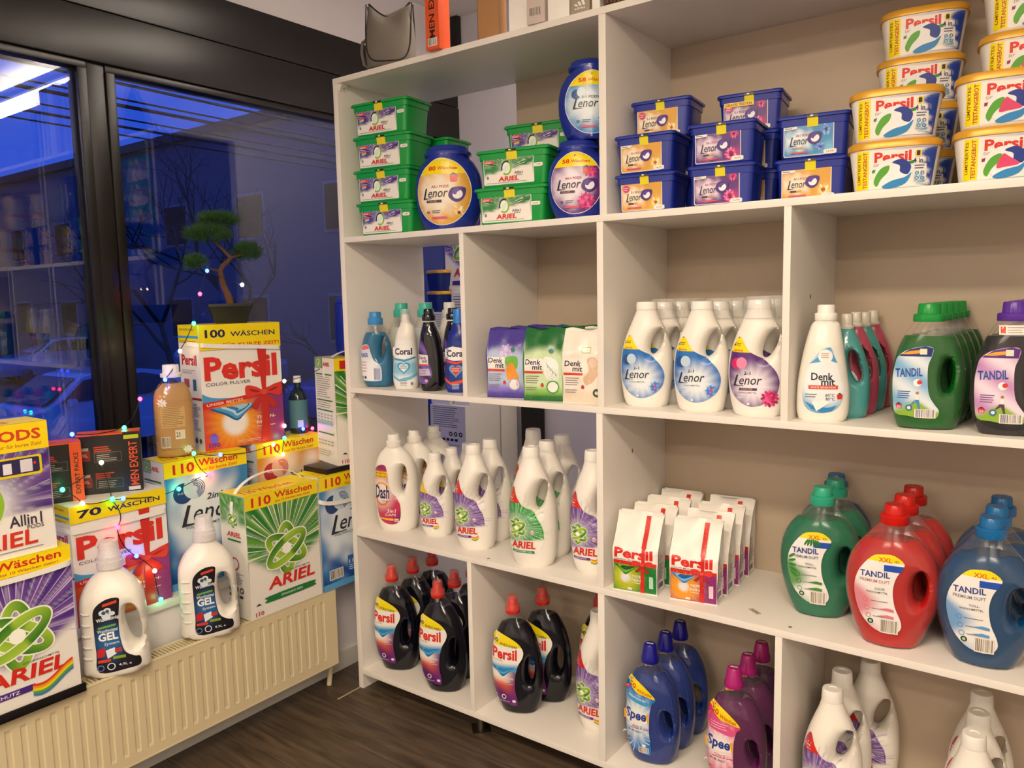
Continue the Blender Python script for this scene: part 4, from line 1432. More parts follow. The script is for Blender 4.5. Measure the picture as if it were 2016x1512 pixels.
# gold-lidded disc tub (rounded, flaring upwards)
m_goldlid = mat('gold_plastic_lid', '#d9a032', .3, metal=.15, noise=.05)
m_disc = mat('navy_tub_plastic', '#122a78', .35)
m_discw = mat('white_tub_plastic', '#ece7df', .35)
def sup(w, d, z, n=40, e=3.2):
    L = []
    for i in range(n):
        t = 2 * math.pi * i / n
        c, s = math.cos(t), math.sin(t)
        L.append((w / 2 * math.copysign(abs(c) ** (2 / e), c), d / 2 * math.copysign(abs(s) ** (2 / e), s), z))
    return L
def disc_tub(W, D, H, red=False, mbody=None):
    body = MB().loft([sup(W * .80, D * .76, 0), sup(W * .83, D * .80, H * .03), sup(W * .955, D * .95, H * .84), sup(W * .955, D * .95, H * .87)]).mesh('tub', mbody or m_discw, True, 30)
    lid = MB().loft([sup(W * .96, D * .96, H * .83), sup(W * 1.0, D * 1.0, H * .835), sup(W * 1.0, D * 1.0, H * .93), sup(W * .985, D * .98, H * .955), sup(W * .95, D * .95, H * .96), sup(W * .93, D * .92, H * .985), sup(W * .86, D * .84, H * .995)]).mesh('lid', m_goldlid, True, 30)
    def wrap(u, v, g):
        k = np.interp(v / H, [0, .03, .84], [.80, .83, .955]); kd = np.interp(v / H, [0, .03, .84], [.76, .80, .95])
        q = np.clip(np.abs(u) / (W * k / 2), 0, .9999)
        return np.stack([u, -(D * kd / 2 * (1 - q ** 3.2) ** (1 / 3.2) + g), v], 1)
    a = Art()
    wl = lambda z: W * np.interp(z, [0, .84], [.79, .925]) / 2
    b, t = H * .045, H * .81
    a.region([(-wl(.045) * .96, b), (wl(.045) * .96, b), (wl(.81) * .96, t), (-wl(.81) * .96, t)], W / 40, lambda u, v: mixc('#f2ede6', '#1c3f9c', sstep(.27, .34, u / W + .10 * (v / H - .6) + .03 * np.sin(v * 300)) * sstep(1.2, .7, v / H)), lay=0)
    a.rect(-W * .385, b + .001, W * .13, t - b - .002, '#f7e000', ny=2)
    a.text('LIMITIERTES', -W * .345, b + H * .12, H * .58, W * .028, '#7a3a10', .015, 0, 90)
    a.text('TESTANGEBOT', -W * .275, b + H * .03, H * .70, W * .042, '#b8301c', .02, 0, 90)
    a.text('Persil', -W * .20, H * .555, W * .38, H * .20, '#dc2f22', .035)
    a.text('DISCS', -W * .205, H * .48, W * .12, H * .05, '#a8906c', .012)
    a.poly([(-W * .22, H * .42), (W * .21, H * .56), (W * .21, H * .50), (-W * .22, H * .36)], '#8c2440' if red else '#2c8a3c')
    cx, cy, r = W * .0, H * .34, H * .27
    a.ell(cx, cy, r * 1.25, r * 1.05, '#eef0f2')
    a.poly(smooth_closed([(cx - r * .1, cy + r * .75), (cx + r * .6, cy + r * .95), (cx + r * 1.15, cy + r * .45), (cx + r * .95, cy - r * .15), (cx + r * .45, cy + r * .05), (cx + r * .4, cy + r * .5)], 4), '#20388f')
    a.poly(smooth_closed([(cx + r * 1.2, cy - r * .05), (cx + r * .8, cy - r * .8), (cx - r * .2, cy - r * 1.1), (cx - r * .75, cy - r * .95), (cx - r * .1, cy - r * .55), (cx + r * .75, cy - r * .35)], 4), '#2b86c4')
    a.poly(smooth_closed([(cx - r * .3, cy + r * .55), (cx - r * .9, cy + r * .3), (cx - r * 1.3, cy - r * .5), (cx - r * 1.1, cy - r * .9), (cx - r * .8, cy - r * .4), (cx - r * .35, cy + r * .1)], 4), '#55a52c')
    if red: a.poly(smooth_closed([(cx - r * .2, cy + r * .5), (cx + r * .2, cy + r * .3), (cx + r * .8, cy - r * .2), (cx, cy - r * .35), (cx - r * .55, cy - r * .35)], 4), '#dc4470')
    a.text('4 in 1', W * .20, H * .50, W * .14, H * .10, '#26284c', .012)
    a.ell(W * .25, H * .685, W * .035, H * .07, '#f2d81c'); a.rect(W * .232, H * .64, W * .036, H * .09, '#26284c')
    a.rect(W * .20, H * .16, W * .135, H * .32, '#e8e6e4'); a.lines(W * .215, H * .44, W * .11, 2, H * .05, H * .022, '#55586c')
    for i in range(2):
        for k in range(2): a.ring(W * (.24 + .055 * i), H * (.31 - .10 * k), W * .02, W * .02, W * .007, 0, '#26284c', 12)
    a.rays(W * .2, H * .1, W * .02, W * .16, 8, '#58b0dc', .5, 3, 0, 90)
    return [P('tub', body), P('lid', lid), P('label', a.mesh('label', wrap, M_LABEL, .0006, curv=.005))]

# ================================================================== BOTTLE DESIGNS
m_wplast = mat('white_bottle_plastic', '#f0ebe2', .32, noise=.01)
m_wcap = mat('white_cap_plastic', '#f3efe8', .35, noise=.01)
SH_CLEAR = shell_mat('clear_plastic', '#dfe0de', .03)
SH_FROST = shell_mat('frosted_plastic', '#e8e8e4', .035, .2)
SH_DARK = shell_mat('smoky_plastic', '#6a6a74', .008, .1)
SH_CAP = shell_mat('clear_cap_plastic', '#f0f0ee', .22, .1)

def liquid(name, c, rough=.12):
    m = mat(name, c, rough, noise=.02, spec=.25)
    return m

def N(pts, xc, yb, H, kx=1.0): return nrm(pts, xc, yb, H, kx)
def holeN(cx, cy, a, b, rot, xc, yb, H): # traced ellipse to unit coordinates
    return ellipse((cx - xc) / H, (yb - cy) / H, a / H, b / H, -rot, 22)

def cap_screw(H, j, z0, z1, r0, r1, m, rib=.03, collar=None, top=.0):
    parts = []
    prof = [(.0001, z0), (r0, z0), (r0, z0 + (z1 - z0) * .1), (r1, z1 - .002), (r1 - .0015, z1), (.0001, z1 + top)]
    sub = []
    if collar:
        cz0, cz1, cr = collar
        sub = [P('collar', cap_mesh('collar', [(.0001, cz0), (cr * .97, cz0), (cr, cz0 + .002), (cr, cz1 - .002), (cr * .93, cz1), (.0001, cz1)], m, j.nc, 36, .0))]
    parts.append(P('cap', cap_mesh('cap', prof, m, j.nc, 48, rib), sub))
    return parts

def mkbottle(j, body, art=None, cap=(), fill=None, liq=None, mlab=None, gap=.0009):
    sp = [P('bottle', j.mesh('bottle', body))]
    if fill: sp.append(P('liquid', j.mesh('liquid', liq, fill * j.H, .0022)))
    sp += list(cap)
    if art is not None: sp.append(P('label', art.mesh('label', j.wrap(), mlab or M_LABEL, gap, curv=.026 * j.H)))
    return sp

# ---- white 2-in-1 bottle with oval recess handle
def lenor_bottle(H, col, clearcap=False):
    q = (312, 1335, 728)
    L = N([(175, 1335), (152, 1270), (132, 1120), (135, 980), (165, 860), (200, 770), (225, 710), (243, 665), (246, 640)], *q)
    R = N([(455, 1335), (475, 1260), (492, 1120), (495, 980), (470, 870), (435, 780), (405, 720), (385, 665), (382, 640)], *q)
    j = Jug(L, R, H, H * .138, holeN(388, 880, 36, 96, 22, *q), rh=H * .085, neck0=.62, neck1=.93)
    a = Art()
    lab = np.array(N(smooth_closed([(205, 835), (168, 890), (152, 950), (142, 1050), (150, 1150), (190, 1225), (265, 1270), (350, 1258), (425, 1200), (447, 1120), (425, 1050), (370, 990), (300, 948), (262, 922), (240, 885)], 4), *q)) * H
    pal = ('#e6eef4', '#1f6fc0') if col == 'blue' else ('#efe6f0', '#5a2f7c')
    cx, cy = -.03 * H, .27 * H
    a.region(lab, H * .018, lambda u, v: mixc(pal[0], pal[1], sstep(.06, .24, np.hypot(u - cx, v - cy) / H + .012 * np.sin(np.arctan2(v - cy, u - cx) * 14))), lay=0)
    yt = np.array([p for p in lab if p[1] > H * .545])
    yt = yt[np.argsort(np.arctan2(yt[:, 1] - H * .55, yt[:, 0] + .15 * H))]
    a.poly(yt, YEL)
    a.text('20+4=24', -.19 * H, .555 * H, .075 * H, .022 * H, '#c8501c', .03); a.lines(-.175 * H, .625 * H, .05 * H, 2, .015 * H, .006 * H, '#8a6a10')
    a.ell(-.165 * H, .455 * H, .05 * H, col='#284f8c' if col == 'blue' else '#cf2f6a'); a.ell(-.125 * H, .46 * H, .045 * H, .05 * H, '#bcd4e6' if col == 'blue' else '#e88ab0')
    a.text('2-1', -.105 * H, .36 * H, .055 * H, .028 * H, '#2a2a34', .02)
    lenor_word(a, -.19 * H, .275 * H, .235 * H, .085 * H)
    if col != 'blue': a.rect(-.145 * H, .225 * H, .15 * H, .022 * H, '#4a3a6c'); a.text('COLOR', -.13 * H, .228 * H, .1 * H, .015 * H, '#d8a85a', .012)
    a.text('WASCHMITTEL', -.145 * H, .20 * H if col != 'blue' else .235 * H, .15 * H, .013 * H, '#7a7480', .004)
    a.lines(-.16 * H, .185 * H, .08 * H, 3, .014 * H, .005 * H, '#dfe8f2')
    if col == 'blue': flower(a, .10 * H, .20 * H, .05 * H, ['#3f8fd8', '#79b8ec', '#5a6fd0'], 8); a.ell(.105 * H, .2 * H, .015 * H, col='#c84a7a')
    else: flower(a, .11 * H, .16 * H, .075 * H, ['#d0306c', '#e85a94', '#a81c58'], 12)
    a.rect(-.075 * H, .10 * H, .02 * H, .02 * H, '#e6eaf0')
    rc = .097 * H
    cap = [P('cap', cap_mesh('cap', [(.0001, .925 * H), (rc * 1.04, .925 * H), (rc * 1.02, .975 * H), (rc * .98, .995 * H), (rc * .9, H), (.0001, H)], m_wcap, j.nc, 40))]
    if clearcap: cap.append(P('dosing_cap', cap_mesh('dosing_cap', [(rc * 1.42, .845 * H), (rc * 1.35, .90 * H), (rc * 1.26, 1.012 * H), (rc * 1.1, 1.03 * H), (.0001, 1.032 * H)], SH_CAP, j.nc, 36)))
    return mkbottle(j, m_wplast, a, cap)

# ---- white bottle with six-lobed emblem
def ariel_bottle(H, col, n, yellow=False):
    q = (1457, 1385, 973)
    L = N([(1312, 1385), (1278, 1290), (1258, 1100), (1258, 900), (1285, 760), (1322, 650), (1357, 560), (1376, 490), (1380, 460)], *q)
    R = N([(1618, 1385), (1645, 1290), (1660, 1100), (1652, 900), (1622, 760), (1585, 660), (1548, 580), (1516, 500), (1510, 460)], *q)
    j = Jug(L, R, H, H * .145, holeN(1533, 800, 42, 128, 18, *q), rh=H * .09, neck0=.62, neck1=.95)
    a = Art()
    lab = np.array(N(smooth_closed([(1320, 728), (1285, 790), (1268, 880), (1262, 980), (1264, 1150), (1285, 1225), (1400, 1262), (1520, 1255), (1572, 1180), (1575, 1090), (1548, 1005), (1480, 930), (1400, 870), (1350, 800)], 4), *q)) * H
    d, l = ('#5b2d88', '#9a70bc') if col == 'purple' else ('#0f8a3c', '#4cbc50')
    cx, cy = -.115 * H, .335 * H
    a.region(lab, H * .014, burst(d, l, cx, cy, .085 * H, 1, 19, lambda u, v: sstep(.25 * H, .22 * H, v - .12 * u)), lay=0)
    a.rays(cx, cy, .09 * H, .30 * H, 12, '#d8ecd0' if col == 'green' else '#d8c8e8', .2, 5, -20, 88)
    tip = np.array([p for p in lab if p[1] > H * (.53 if not yellow else .52)])
    tip = tip[np.argsort(np.arctan2(tip[:, 1] - H * .55, tip[:, 0] + .14 * H))]
    a.poly(tip, '#e8c81c' if yellow else '#d82a20'); a.lines(-.185 * H, .60 * H, .055 * H, 3, .022 * H, .009 * H, '#f0d8d0')
    star(a, cx + .005 * H, cy, .085 * H)
    icon(a, .01 * H, .285 * H, .035 * H, '#f0e8f4', '#f0e8f4'); a.text(n, .012 * H, .287 * H, .03 * H, .02 * H, '#c8302c', .02)
    a.text('COLOR' if col == 'purple' else 'UNIVERSAL+', -.05 * H, .238 * H, .08 * H, .011 * H, '#5a5a60', .005)
    a.text('ARIEL', -.16 * H, .165 * H, .215 * H, .06 * H, '#d42a1e', .03, .08)
    a.rect(-.155 * H, .128 * H, .15 * H if col == 'purple' else .2 * H, .02 * H, d, nx=4); a.text('FARBSCHUTZ' if col == 'purple' else 'STRAHLEND REIN', -.135 * H, .133 * H, .1 * H if col == 'purple' else .16 * H, .01 * H, '#f0ecf4', .01)
    if col == 'purple':
        for i, c in enumerate(('#e8502c', '#f5b81c', '#f5dc1c', '#5aa83a')): a.poly([(0, H * (.142 - .008 * i)), (.035 * H, H * (.134 - .008 * i)), (.065 * H, H * (.155 - .008 * i)), (.065 * H, H * (.147 - .008 * i)), (.035 * H, H * (.126 - .008 * i)), (0, H * (.134 - .008 * i))], c)
    rc = .070 * H
    cap = [P('cap', cap_mesh('cap', [(.0001, .915 * H), (rc * 1.06, .915 * H), (rc * 1.04, .955 * H), (rc * 1.0, .99 * H), (rc * .93, H), (rc * .5, H), (rc * .45, .994 * H), (.0001, .994 * H)], m_wcap, j.nc, 40))]
    return mkbottle(j, m_wplast, a, cap)

# ---- white pump-shouldered bottle with crimson label
def dash_bottle(H):
    q = (354, 1085, 777)
    L = N([(215, 1085), (192, 1010), (175, 850), (173, 700), (187, 560), (218, 475), (255, 430), (285, 402), (290, 380)], *q)
    R = N([(500, 1085), (523, 1010), (535, 850), (526, 650), (500, 530), (460, 462), (422, 430), (395, 402), (388, 380)], *q)
    j = Jug(L, R, H, H * .145, holeN(418, 670, 28, 112, 7, *q), rh=H * .08, neck0=.66, neck1=.9)
    a = Art()
    lab = np.array(N(smooth_closed([(205, 575), (250, 545), (298, 550), (314, 610), (322, 690), (347, 765), (400, 832), (415, 885), (410, 975), (375, 1018), (300, 1022), (235, 985), (208, 900), (193, 750), (190, 640)], 4), *q)) * H
    a.region(lab, H * .014, lambda u, v: mixc(mixc('#f2e4e0', '#c8385c', sstep(.05, .2, np.hypot(u + .13 * H, (v - .42 * H) * .8) / H)), '#7a1f5c', sstep(.0, .16, u / H + .1 * np.sin(v / H * 14)) * .8 + sstep(.6, .68, v / H) * .8), lay=0)
    a.rect(-.20 * H, .56 * H, .145 * H, .07 * H, '#f2c81c', nx=4); a.text('40 GRATIS', -.19 * H, .60 * H, .125 * H, .02 * H, '#8a1c2c', .015); a.text('65+3 WÄSCHEN', -.19 * H, .57 * H, .125 * H, .02 * H, '#8a1c2c', .015)
    a.ring(-.12 * H, .42 * H, .09 * H, .1 * H, .018 * H, 0, '#f2b02c', 24, 20, 150); a.ring(-.12 * H, .38 * H, .09 * H, .11 * H, .02 * H, 0, '#e8783c', 24, 190, 320)
    a.text('Dash', -.20 * H, .345 * H, .165 * H, .14 * H, '#2a1f5c', .02, .1)
    a.text('COLOR FRISCHE', -.12 * H, .315 * H, .1 * H, .012 * H, '#7a4a5a', .004)
    a.text('3in1', -.07 * H, .20 * H, .1 * H, .04 * H, '#f2e6ea', .01, .15); a.text('CAPS', -.09 * H, .165 * H, .12 * H, .025 * H, '#f2e6ea', .01, .1)
    a.poly([(-.15 * H, .13 * H), (0, .115 * H), (0, .14 * H), (-.15 * H, .145 * H)], '#f0b83c'); a.rect(.01 * H, .105 * H, .045 * H, .035 * H, '#f0d8d8'); a.text('50', .018 * H, .11 * H, .028 * H, .02 * H, '#a82a3c', .02)
    cap = cap_screw(H, j, .93 * H, H, .063 * H, .060 * H, m_wcap, .02, (.865 * H, .932 * H, .078 * H))
    return mkbottle(j, m_wplast, a, cap)

# ---- white softener-style bottle without handle
def denk_white(H):
    q = (304, 1245, 987)
    L = N([(112, 1245), (93, 1160), (93, 1000), (106, 850), (140, 650), (175, 500), (200, 425), (225, 398), (232, 385)], *q)
    R = N([(487, 1245), (510, 1160), (515, 1000), (496, 850), (466, 650), (440, 500), (425, 425), (400, 398), (394, 385)], *q)
    j = Jug(L, R, H, H * .14, None, neck0=.62, neck1=.87)
    a = Art()
    lab = np.array(N(smooth_closed([(330, 612), (270, 640), (185, 740), (152, 850), (132, 950), (132, 1050), (165, 1130), (240, 1165), (330, 1160), (410, 1120), (450, 1040), (456, 950), (432, 880), (410, 780), (385, 720), (355, 630)], 3), *q)) * H
    a.region(lab, H * .018, lambda u, v: mixc('#eef2f4', '#5fa8d4', sstep(.12, .22, np.hypot(u, v - .36 * H) / H * .8) * .9), lay=0)
    a.poly(np.array(N([(330, 614), (180, 750), (230, 740), (330, 720), (400, 745), (375, 690)], *q)) * H, '#4e9fd2'); a.ell(.0, .565 * H, .058 * H, col='#f2f4f4'); a.lines(-.035 * H, .585 * H, .07 * H, 3, .016 * H, .005 * H, '#b87a5a')
    a.text('Denk', -.11 * H, .36 * H, .175 * H, .065 * H, '#23243c', .02); a.text('mit', -.03 * H, .315 * H, .11 * H, .06 * H, '#23243c', .02)
    a.rect(-.13 * H, .285 * H, .235 * H, .032 * H, '#d8452c', nx=4); a.text('WHITE SENSATION', -.115 * H, .293 * H, .2 * H, .016 * H, '#f6e6e0', .015)
    a.lines(-.155 * H, .235 * H, .1 * H, 2, .02 * H, .008 * H, '#6a7a8c'); a.text('60°C', .005 * H, .222 * H, .075 * H, .026 * H, '#3a3f50', .01); a.text('30°C', .005 * H, .19 * H, .075 * H, .026 * H, '#3a3f50', .01)
    icon(a, .095 * H, .2 * H, .05 * H)
    a.poly(np.array(N([(150, 1070), (200, 1130), (280, 1160), (360, 1150), (400, 1100), (330, 1120), (230, 1110)], *q)) * H, '#2f86c4')
    a.poly(np.array(N([(200, 1065), (240, 1150), (340, 1080), (300, 1050)], *q)) * H, '#f4f4f2')
    cap = cap_screw(H, j, .925 * H, .998 * H, .072 * H, .070 * H, m_wcap, .015, (.865 * H, .93 * H, .092 * H))
    return mkbottle(j, m_wplast, a, cap)

# ---- pearly handle bottle
def pearl_bottle(H, c, name):
    L = [(-.165, 0), (-.195, .06), (-.21, .25), (-.2, .45), (-.16, .63), (-.105, .77), (-.07, .84), (-.06, .87)]
    R = [(.175, 0), (.205, .06), (.225, .3), (.20, .5), (.15, .66), (.10, .78), (.07, .84), (.06, .87)]
    j = Jug(L, R, H, H * .115, ellipse(.085, .50, .048, .155, 14, 22), rh=H * .06, neck0=.62, neck1=.86)
    a = Art()
    a.ell(-.06 * H, .28 * H, .10 * H, .16 * H, '#e8efee', 0, 28); a.lines(-.12 * H, .33 * H, .12 * H, 5, .025 * H, .008 * H, '#8a9a9c')
    cap = cap_screw(H, j, .885 * H, H, .055 * H, .052 * H, mat('silver_cap_plastic', '#cfc8ba', .3), .02, (.855 * H, .89 * H, .064 * H))
    return mkbottle(j, mat(name, c, .25, coat=.4, noise=.03), a, cap)

# ---- see-through bottle with label, 20 washes
def tandil20(H, liq, capc, lc, name):
    q = (1202, 1320, 1080)
    L = N([(978, 1320), (938, 1210), (912, 1050), (912, 900), (946, 700), (992, 560), (1042, 470), (1080, 410), (1092, 385)], *q)
    R = N([(1430, 1320), (1470, 1200), (1495, 1000), (1490, 800), (1450, 620), (1390, 490), (1345, 415), (1318, 385), (1314, 375)], *q)
    j = Jug(L, R, H, H * .125, holeN(1358, 860, 40, 140, 3, *q), rh=H * .08, neck0=.66, neck1=.9)
    a = Art()
    lab = np.array(N(smooth_closed([(975, 690), (1060, 628), (1180, 602), (1238, 620), (1228, 690), (1203, 770), (1203, 900), (1218, 1020), (1262, 1100), (1295, 1150), (1278, 1212), (1180, 1220), (1050, 1203), (965, 1190), (943, 1080), (935, 900), (948, 780)], 3), *q)) * H
    pal = ('#dfe8f0', '#7fb4dc') if lc == 'blue' else ('#ecdcec', '#c890c4')
    a.region(lab, H * .02, lambda u, v: mixc(mixc(pal[0], pal[1], .5 + .5 * np.sin(u / H * 16 + v / H * 22)), '#8fb83c', sstep(.20, .17, v / H + .04 * np.sin(u / H * 20))), lay=0)
    a.poly(np.array(N([(975, 690), (1060, 628), (1180, 602), (1238, 620), (1225, 690), (1100, 690)], *q)) * H, '#22286c' if lc == 'blue' else '#55287c')
    a.poly(np.array(N([(985, 675), (1060, 645), (1165, 630), (1165, 660), (1060, 672)], *q)) * H, '#eea024'); a.rect(-.06 * H, .60 * H, .05 * H, .045 * H, '#dfe4c8')
    a.text('TANDIL', -.225 * H, .415 * H, .19 * H, .068 * H, '#1f4fa0', .028, .05, 4)
    a.ell(-.07 * H, .375 * H, .03 * H, col='#f2f4f6'); a.ell(-.055 * H, .38 * H, .018 * H, col='#d83a34')
    a.lines(-.21 * H, .30 * H, .1 * H, 4, .017 * H, .007 * H, '#3f6fb0' if lc == 'blue' else '#8a5a9c')
    fx, fy = -.075 * H, .21 * H   # small running figure silhouette as plain shapes
    a.poly([(fx - .045 * H, fy - .02 * H), (fx, fy + .01 * H), (fx + .02 * H, fy - .05 * H), (fx + .03 * H, fy - .05 * H), (fx + .02 * H, fy + .03 * H), (fx - .01 * H, fy + .03 * H)], '#3f8ab8' if lc == 'blue' else '#5a3a4c'); a.rect(fx - .005 * H, fy + .03 * H, .02 * H, .04 * H, '#f2efe8'); a.ell(fx + .006 * H, fy + .085 * H, .011 * H, col='#b8764c')
    icon(a, -.22 * H, .165 * H, .045 * H); a.text('20', -.213 * H, .168 * H, .03 * H, .02 * H, '#f2e6e0', .02)
    a.ell(-.125 * H, .175 * H, .024 * H, col='#3f6f9c'); a.ell(-.125 * H, .175 * H, .013 * H, col='#dfe8ee')
    a.barcode(-.085 * H, .097 * H, .15 * H, .07 * H, '#77748c')
    cap = cap_screw(H, j, .915 * H, .998 * H, .085 * H, .080 * H, mat(name + '_cap', capc, .3), .04, (.855 * H, .915 * H, .115 * H))
    sp = mkbottle(j, SH_FROST, a, cap, .745, liquid(name + '_liquid', liq))
    if lc != 'blue':
        s_ = Art(); s_.rect(-.105 * H, .755 * H, .165 * H, .07 * H, '#efe6e0', lay=0); s_.rect(-.095 * H, .765 * H, .03 * H, .05 * H, '#d8452c'); s_.lines(-.055 * H, .805 * H, .11 * H, 3, .018 * H, .006 * H, '#a88a80')
        sp.append(P('sticker', s_.mesh('sticker', j.wrap(), M_LABEL, .0009, curv=.01)))
    return sp

# ---- big see-through jug, 42 washes
def tandil_xxl(H, liq, capc, lc, name):
    q = (838, 1325, 960)
    L = N([(655, 1325), (602, 1210), (556, 1050), (542, 900), (562, 760), (612, 660), (680, 580), (730, 515), (757, 475), (765, 455)], *q)
    R = N([(1005, 1325), (1062, 1200), (1116, 1050), (1130, 900), (1100, 745), (1042, 645), (982, 572), (938, 515), (915, 475), (910, 455)], *q)
    j = Jug(L, R, H, H * .15, holeN(1008, 910, 40, 112, 2, *q), rh=H * .075, neck0=.66, neck1=.9)
    a = Art()
    lab = np.array(N(smooth_closed([(715, 705), (780, 682), (850, 682), (912, 732), (888, 785), (860, 845), (847, 930), (862, 1030), (895, 1110), (903, 1170), (868, 1213), (800, 1218), (722, 1190), (652, 1110), (617, 1000), (612, 900), (642, 800)], 3), *q)) * H
    acc = {'green': '#3c8a2c', 'pink': '#dc7a8c', 'blue': '#5f9ad0'}[lc]
    a.region(lab, H * .02, lambda u, v: mixc('#eeecea', acc, sstep(-.13, -.26, u / H + .10 * np.sin(v / H * 15)) * .9 + sstep(.2, .1, v / H) * sstep(-.02, -.12, u / H) * .8), lay=0)
    yt = np.array([p for p in lab if p[1] > H * .60]); yt = yt[np.argsort(np.arctan2(yt[:, 1] - H * .59, yt[:, 0] + .02 * H))]
    a.poly(yt, YEL)
    a.text('XXL', -.085 * H, .617 * H, .085 * H, .032 * H, '#d0501c', .015); a.text('42', .015 * H, .622 * H, .03 * H, .016 * H, '#8a6a10', .01)
    a.poly([(-.05 * H, .555 * H), (.055 * H, .555 * H), (.075 * H, .60 * H), (-.05 * H, .60 * H)], '#2450b4')
    if lc == 'green':
        for k in range(6): a.ell(-.10 * H + .018 * H * k, .59 * H, .03 * H, .008 * H, '#2c7a24', 60 + 12 * k, 8)
        for k in range(5): a.ell(-.205 * H + .004 * H * k, (.47 - .035 * k) * H, .03 * H, .010 * H, '#2f8a2c', 40 - 20 * k, 8)
    a.text('TANDIL', -.20 * H, .50 * H, .19 * H, .042 * H, '#2c3f8c', .022, .0, 2)
    a.text('PREMIUM DUFT', -.20 * H, .465 * H, .19 * H, .022 * H, '#6a7080' if lc != 'pink' else '#b86a74', .004)
    a.text('COLOR' if lc == 'pink' else 'VOLL-', -.105 * H, .415 * H, .065 * H, .016 * H, '#4a4a58', .006); a.text('WASCHMITTEL', -.16 * H, .39 * H, .14 * H, .014 * H, '#4a4a58', .005)
    for k in range(3):
        a.ring(-.16 * H + .01 * H * k, (.335 - .055 * k) * H, .018 * H, .018 * H, .004 * H, 0, acc, 14); a.lines(-.13 * H + .01 * H * k, (.332 - .055 * k) * H, .12 * H, 1, 1, .005 * H, '#8a8a90')
    for k in range(2): a.poly([(-.02 * H, (.295 - .05 * k) * H), (.02 * H, (.288 - .05 * k) * H), (.02 * H, (.27 - .05 * k) * H), (-.09 * H, (.28 - .05 * k) * H)], acc)
    a.ell(-.125 * H, .185 * H, .025 * H, col='#f2f2ee'); a.ell(-.125 * H, .185 * H, .02 * H, col='#2c4a34'); a.ell(-.125 * H, .185 * H, .01 * H, col='#b8c8b4')
    a.barcode(-.065 * H, .115 * H, .115 * H, .10 * H, '#7a6a58')
    cap = cap_screw(H, j, .925 * H, .998 * H, .070 * H, .066 * H, mat(name + '_cap', capc, .25), .0, (.862 * H, .93 * H, .094 * H))
    return mkbottle(j, SH_FROST, a, cap, .755, liquid(name + '_liquid', liq))

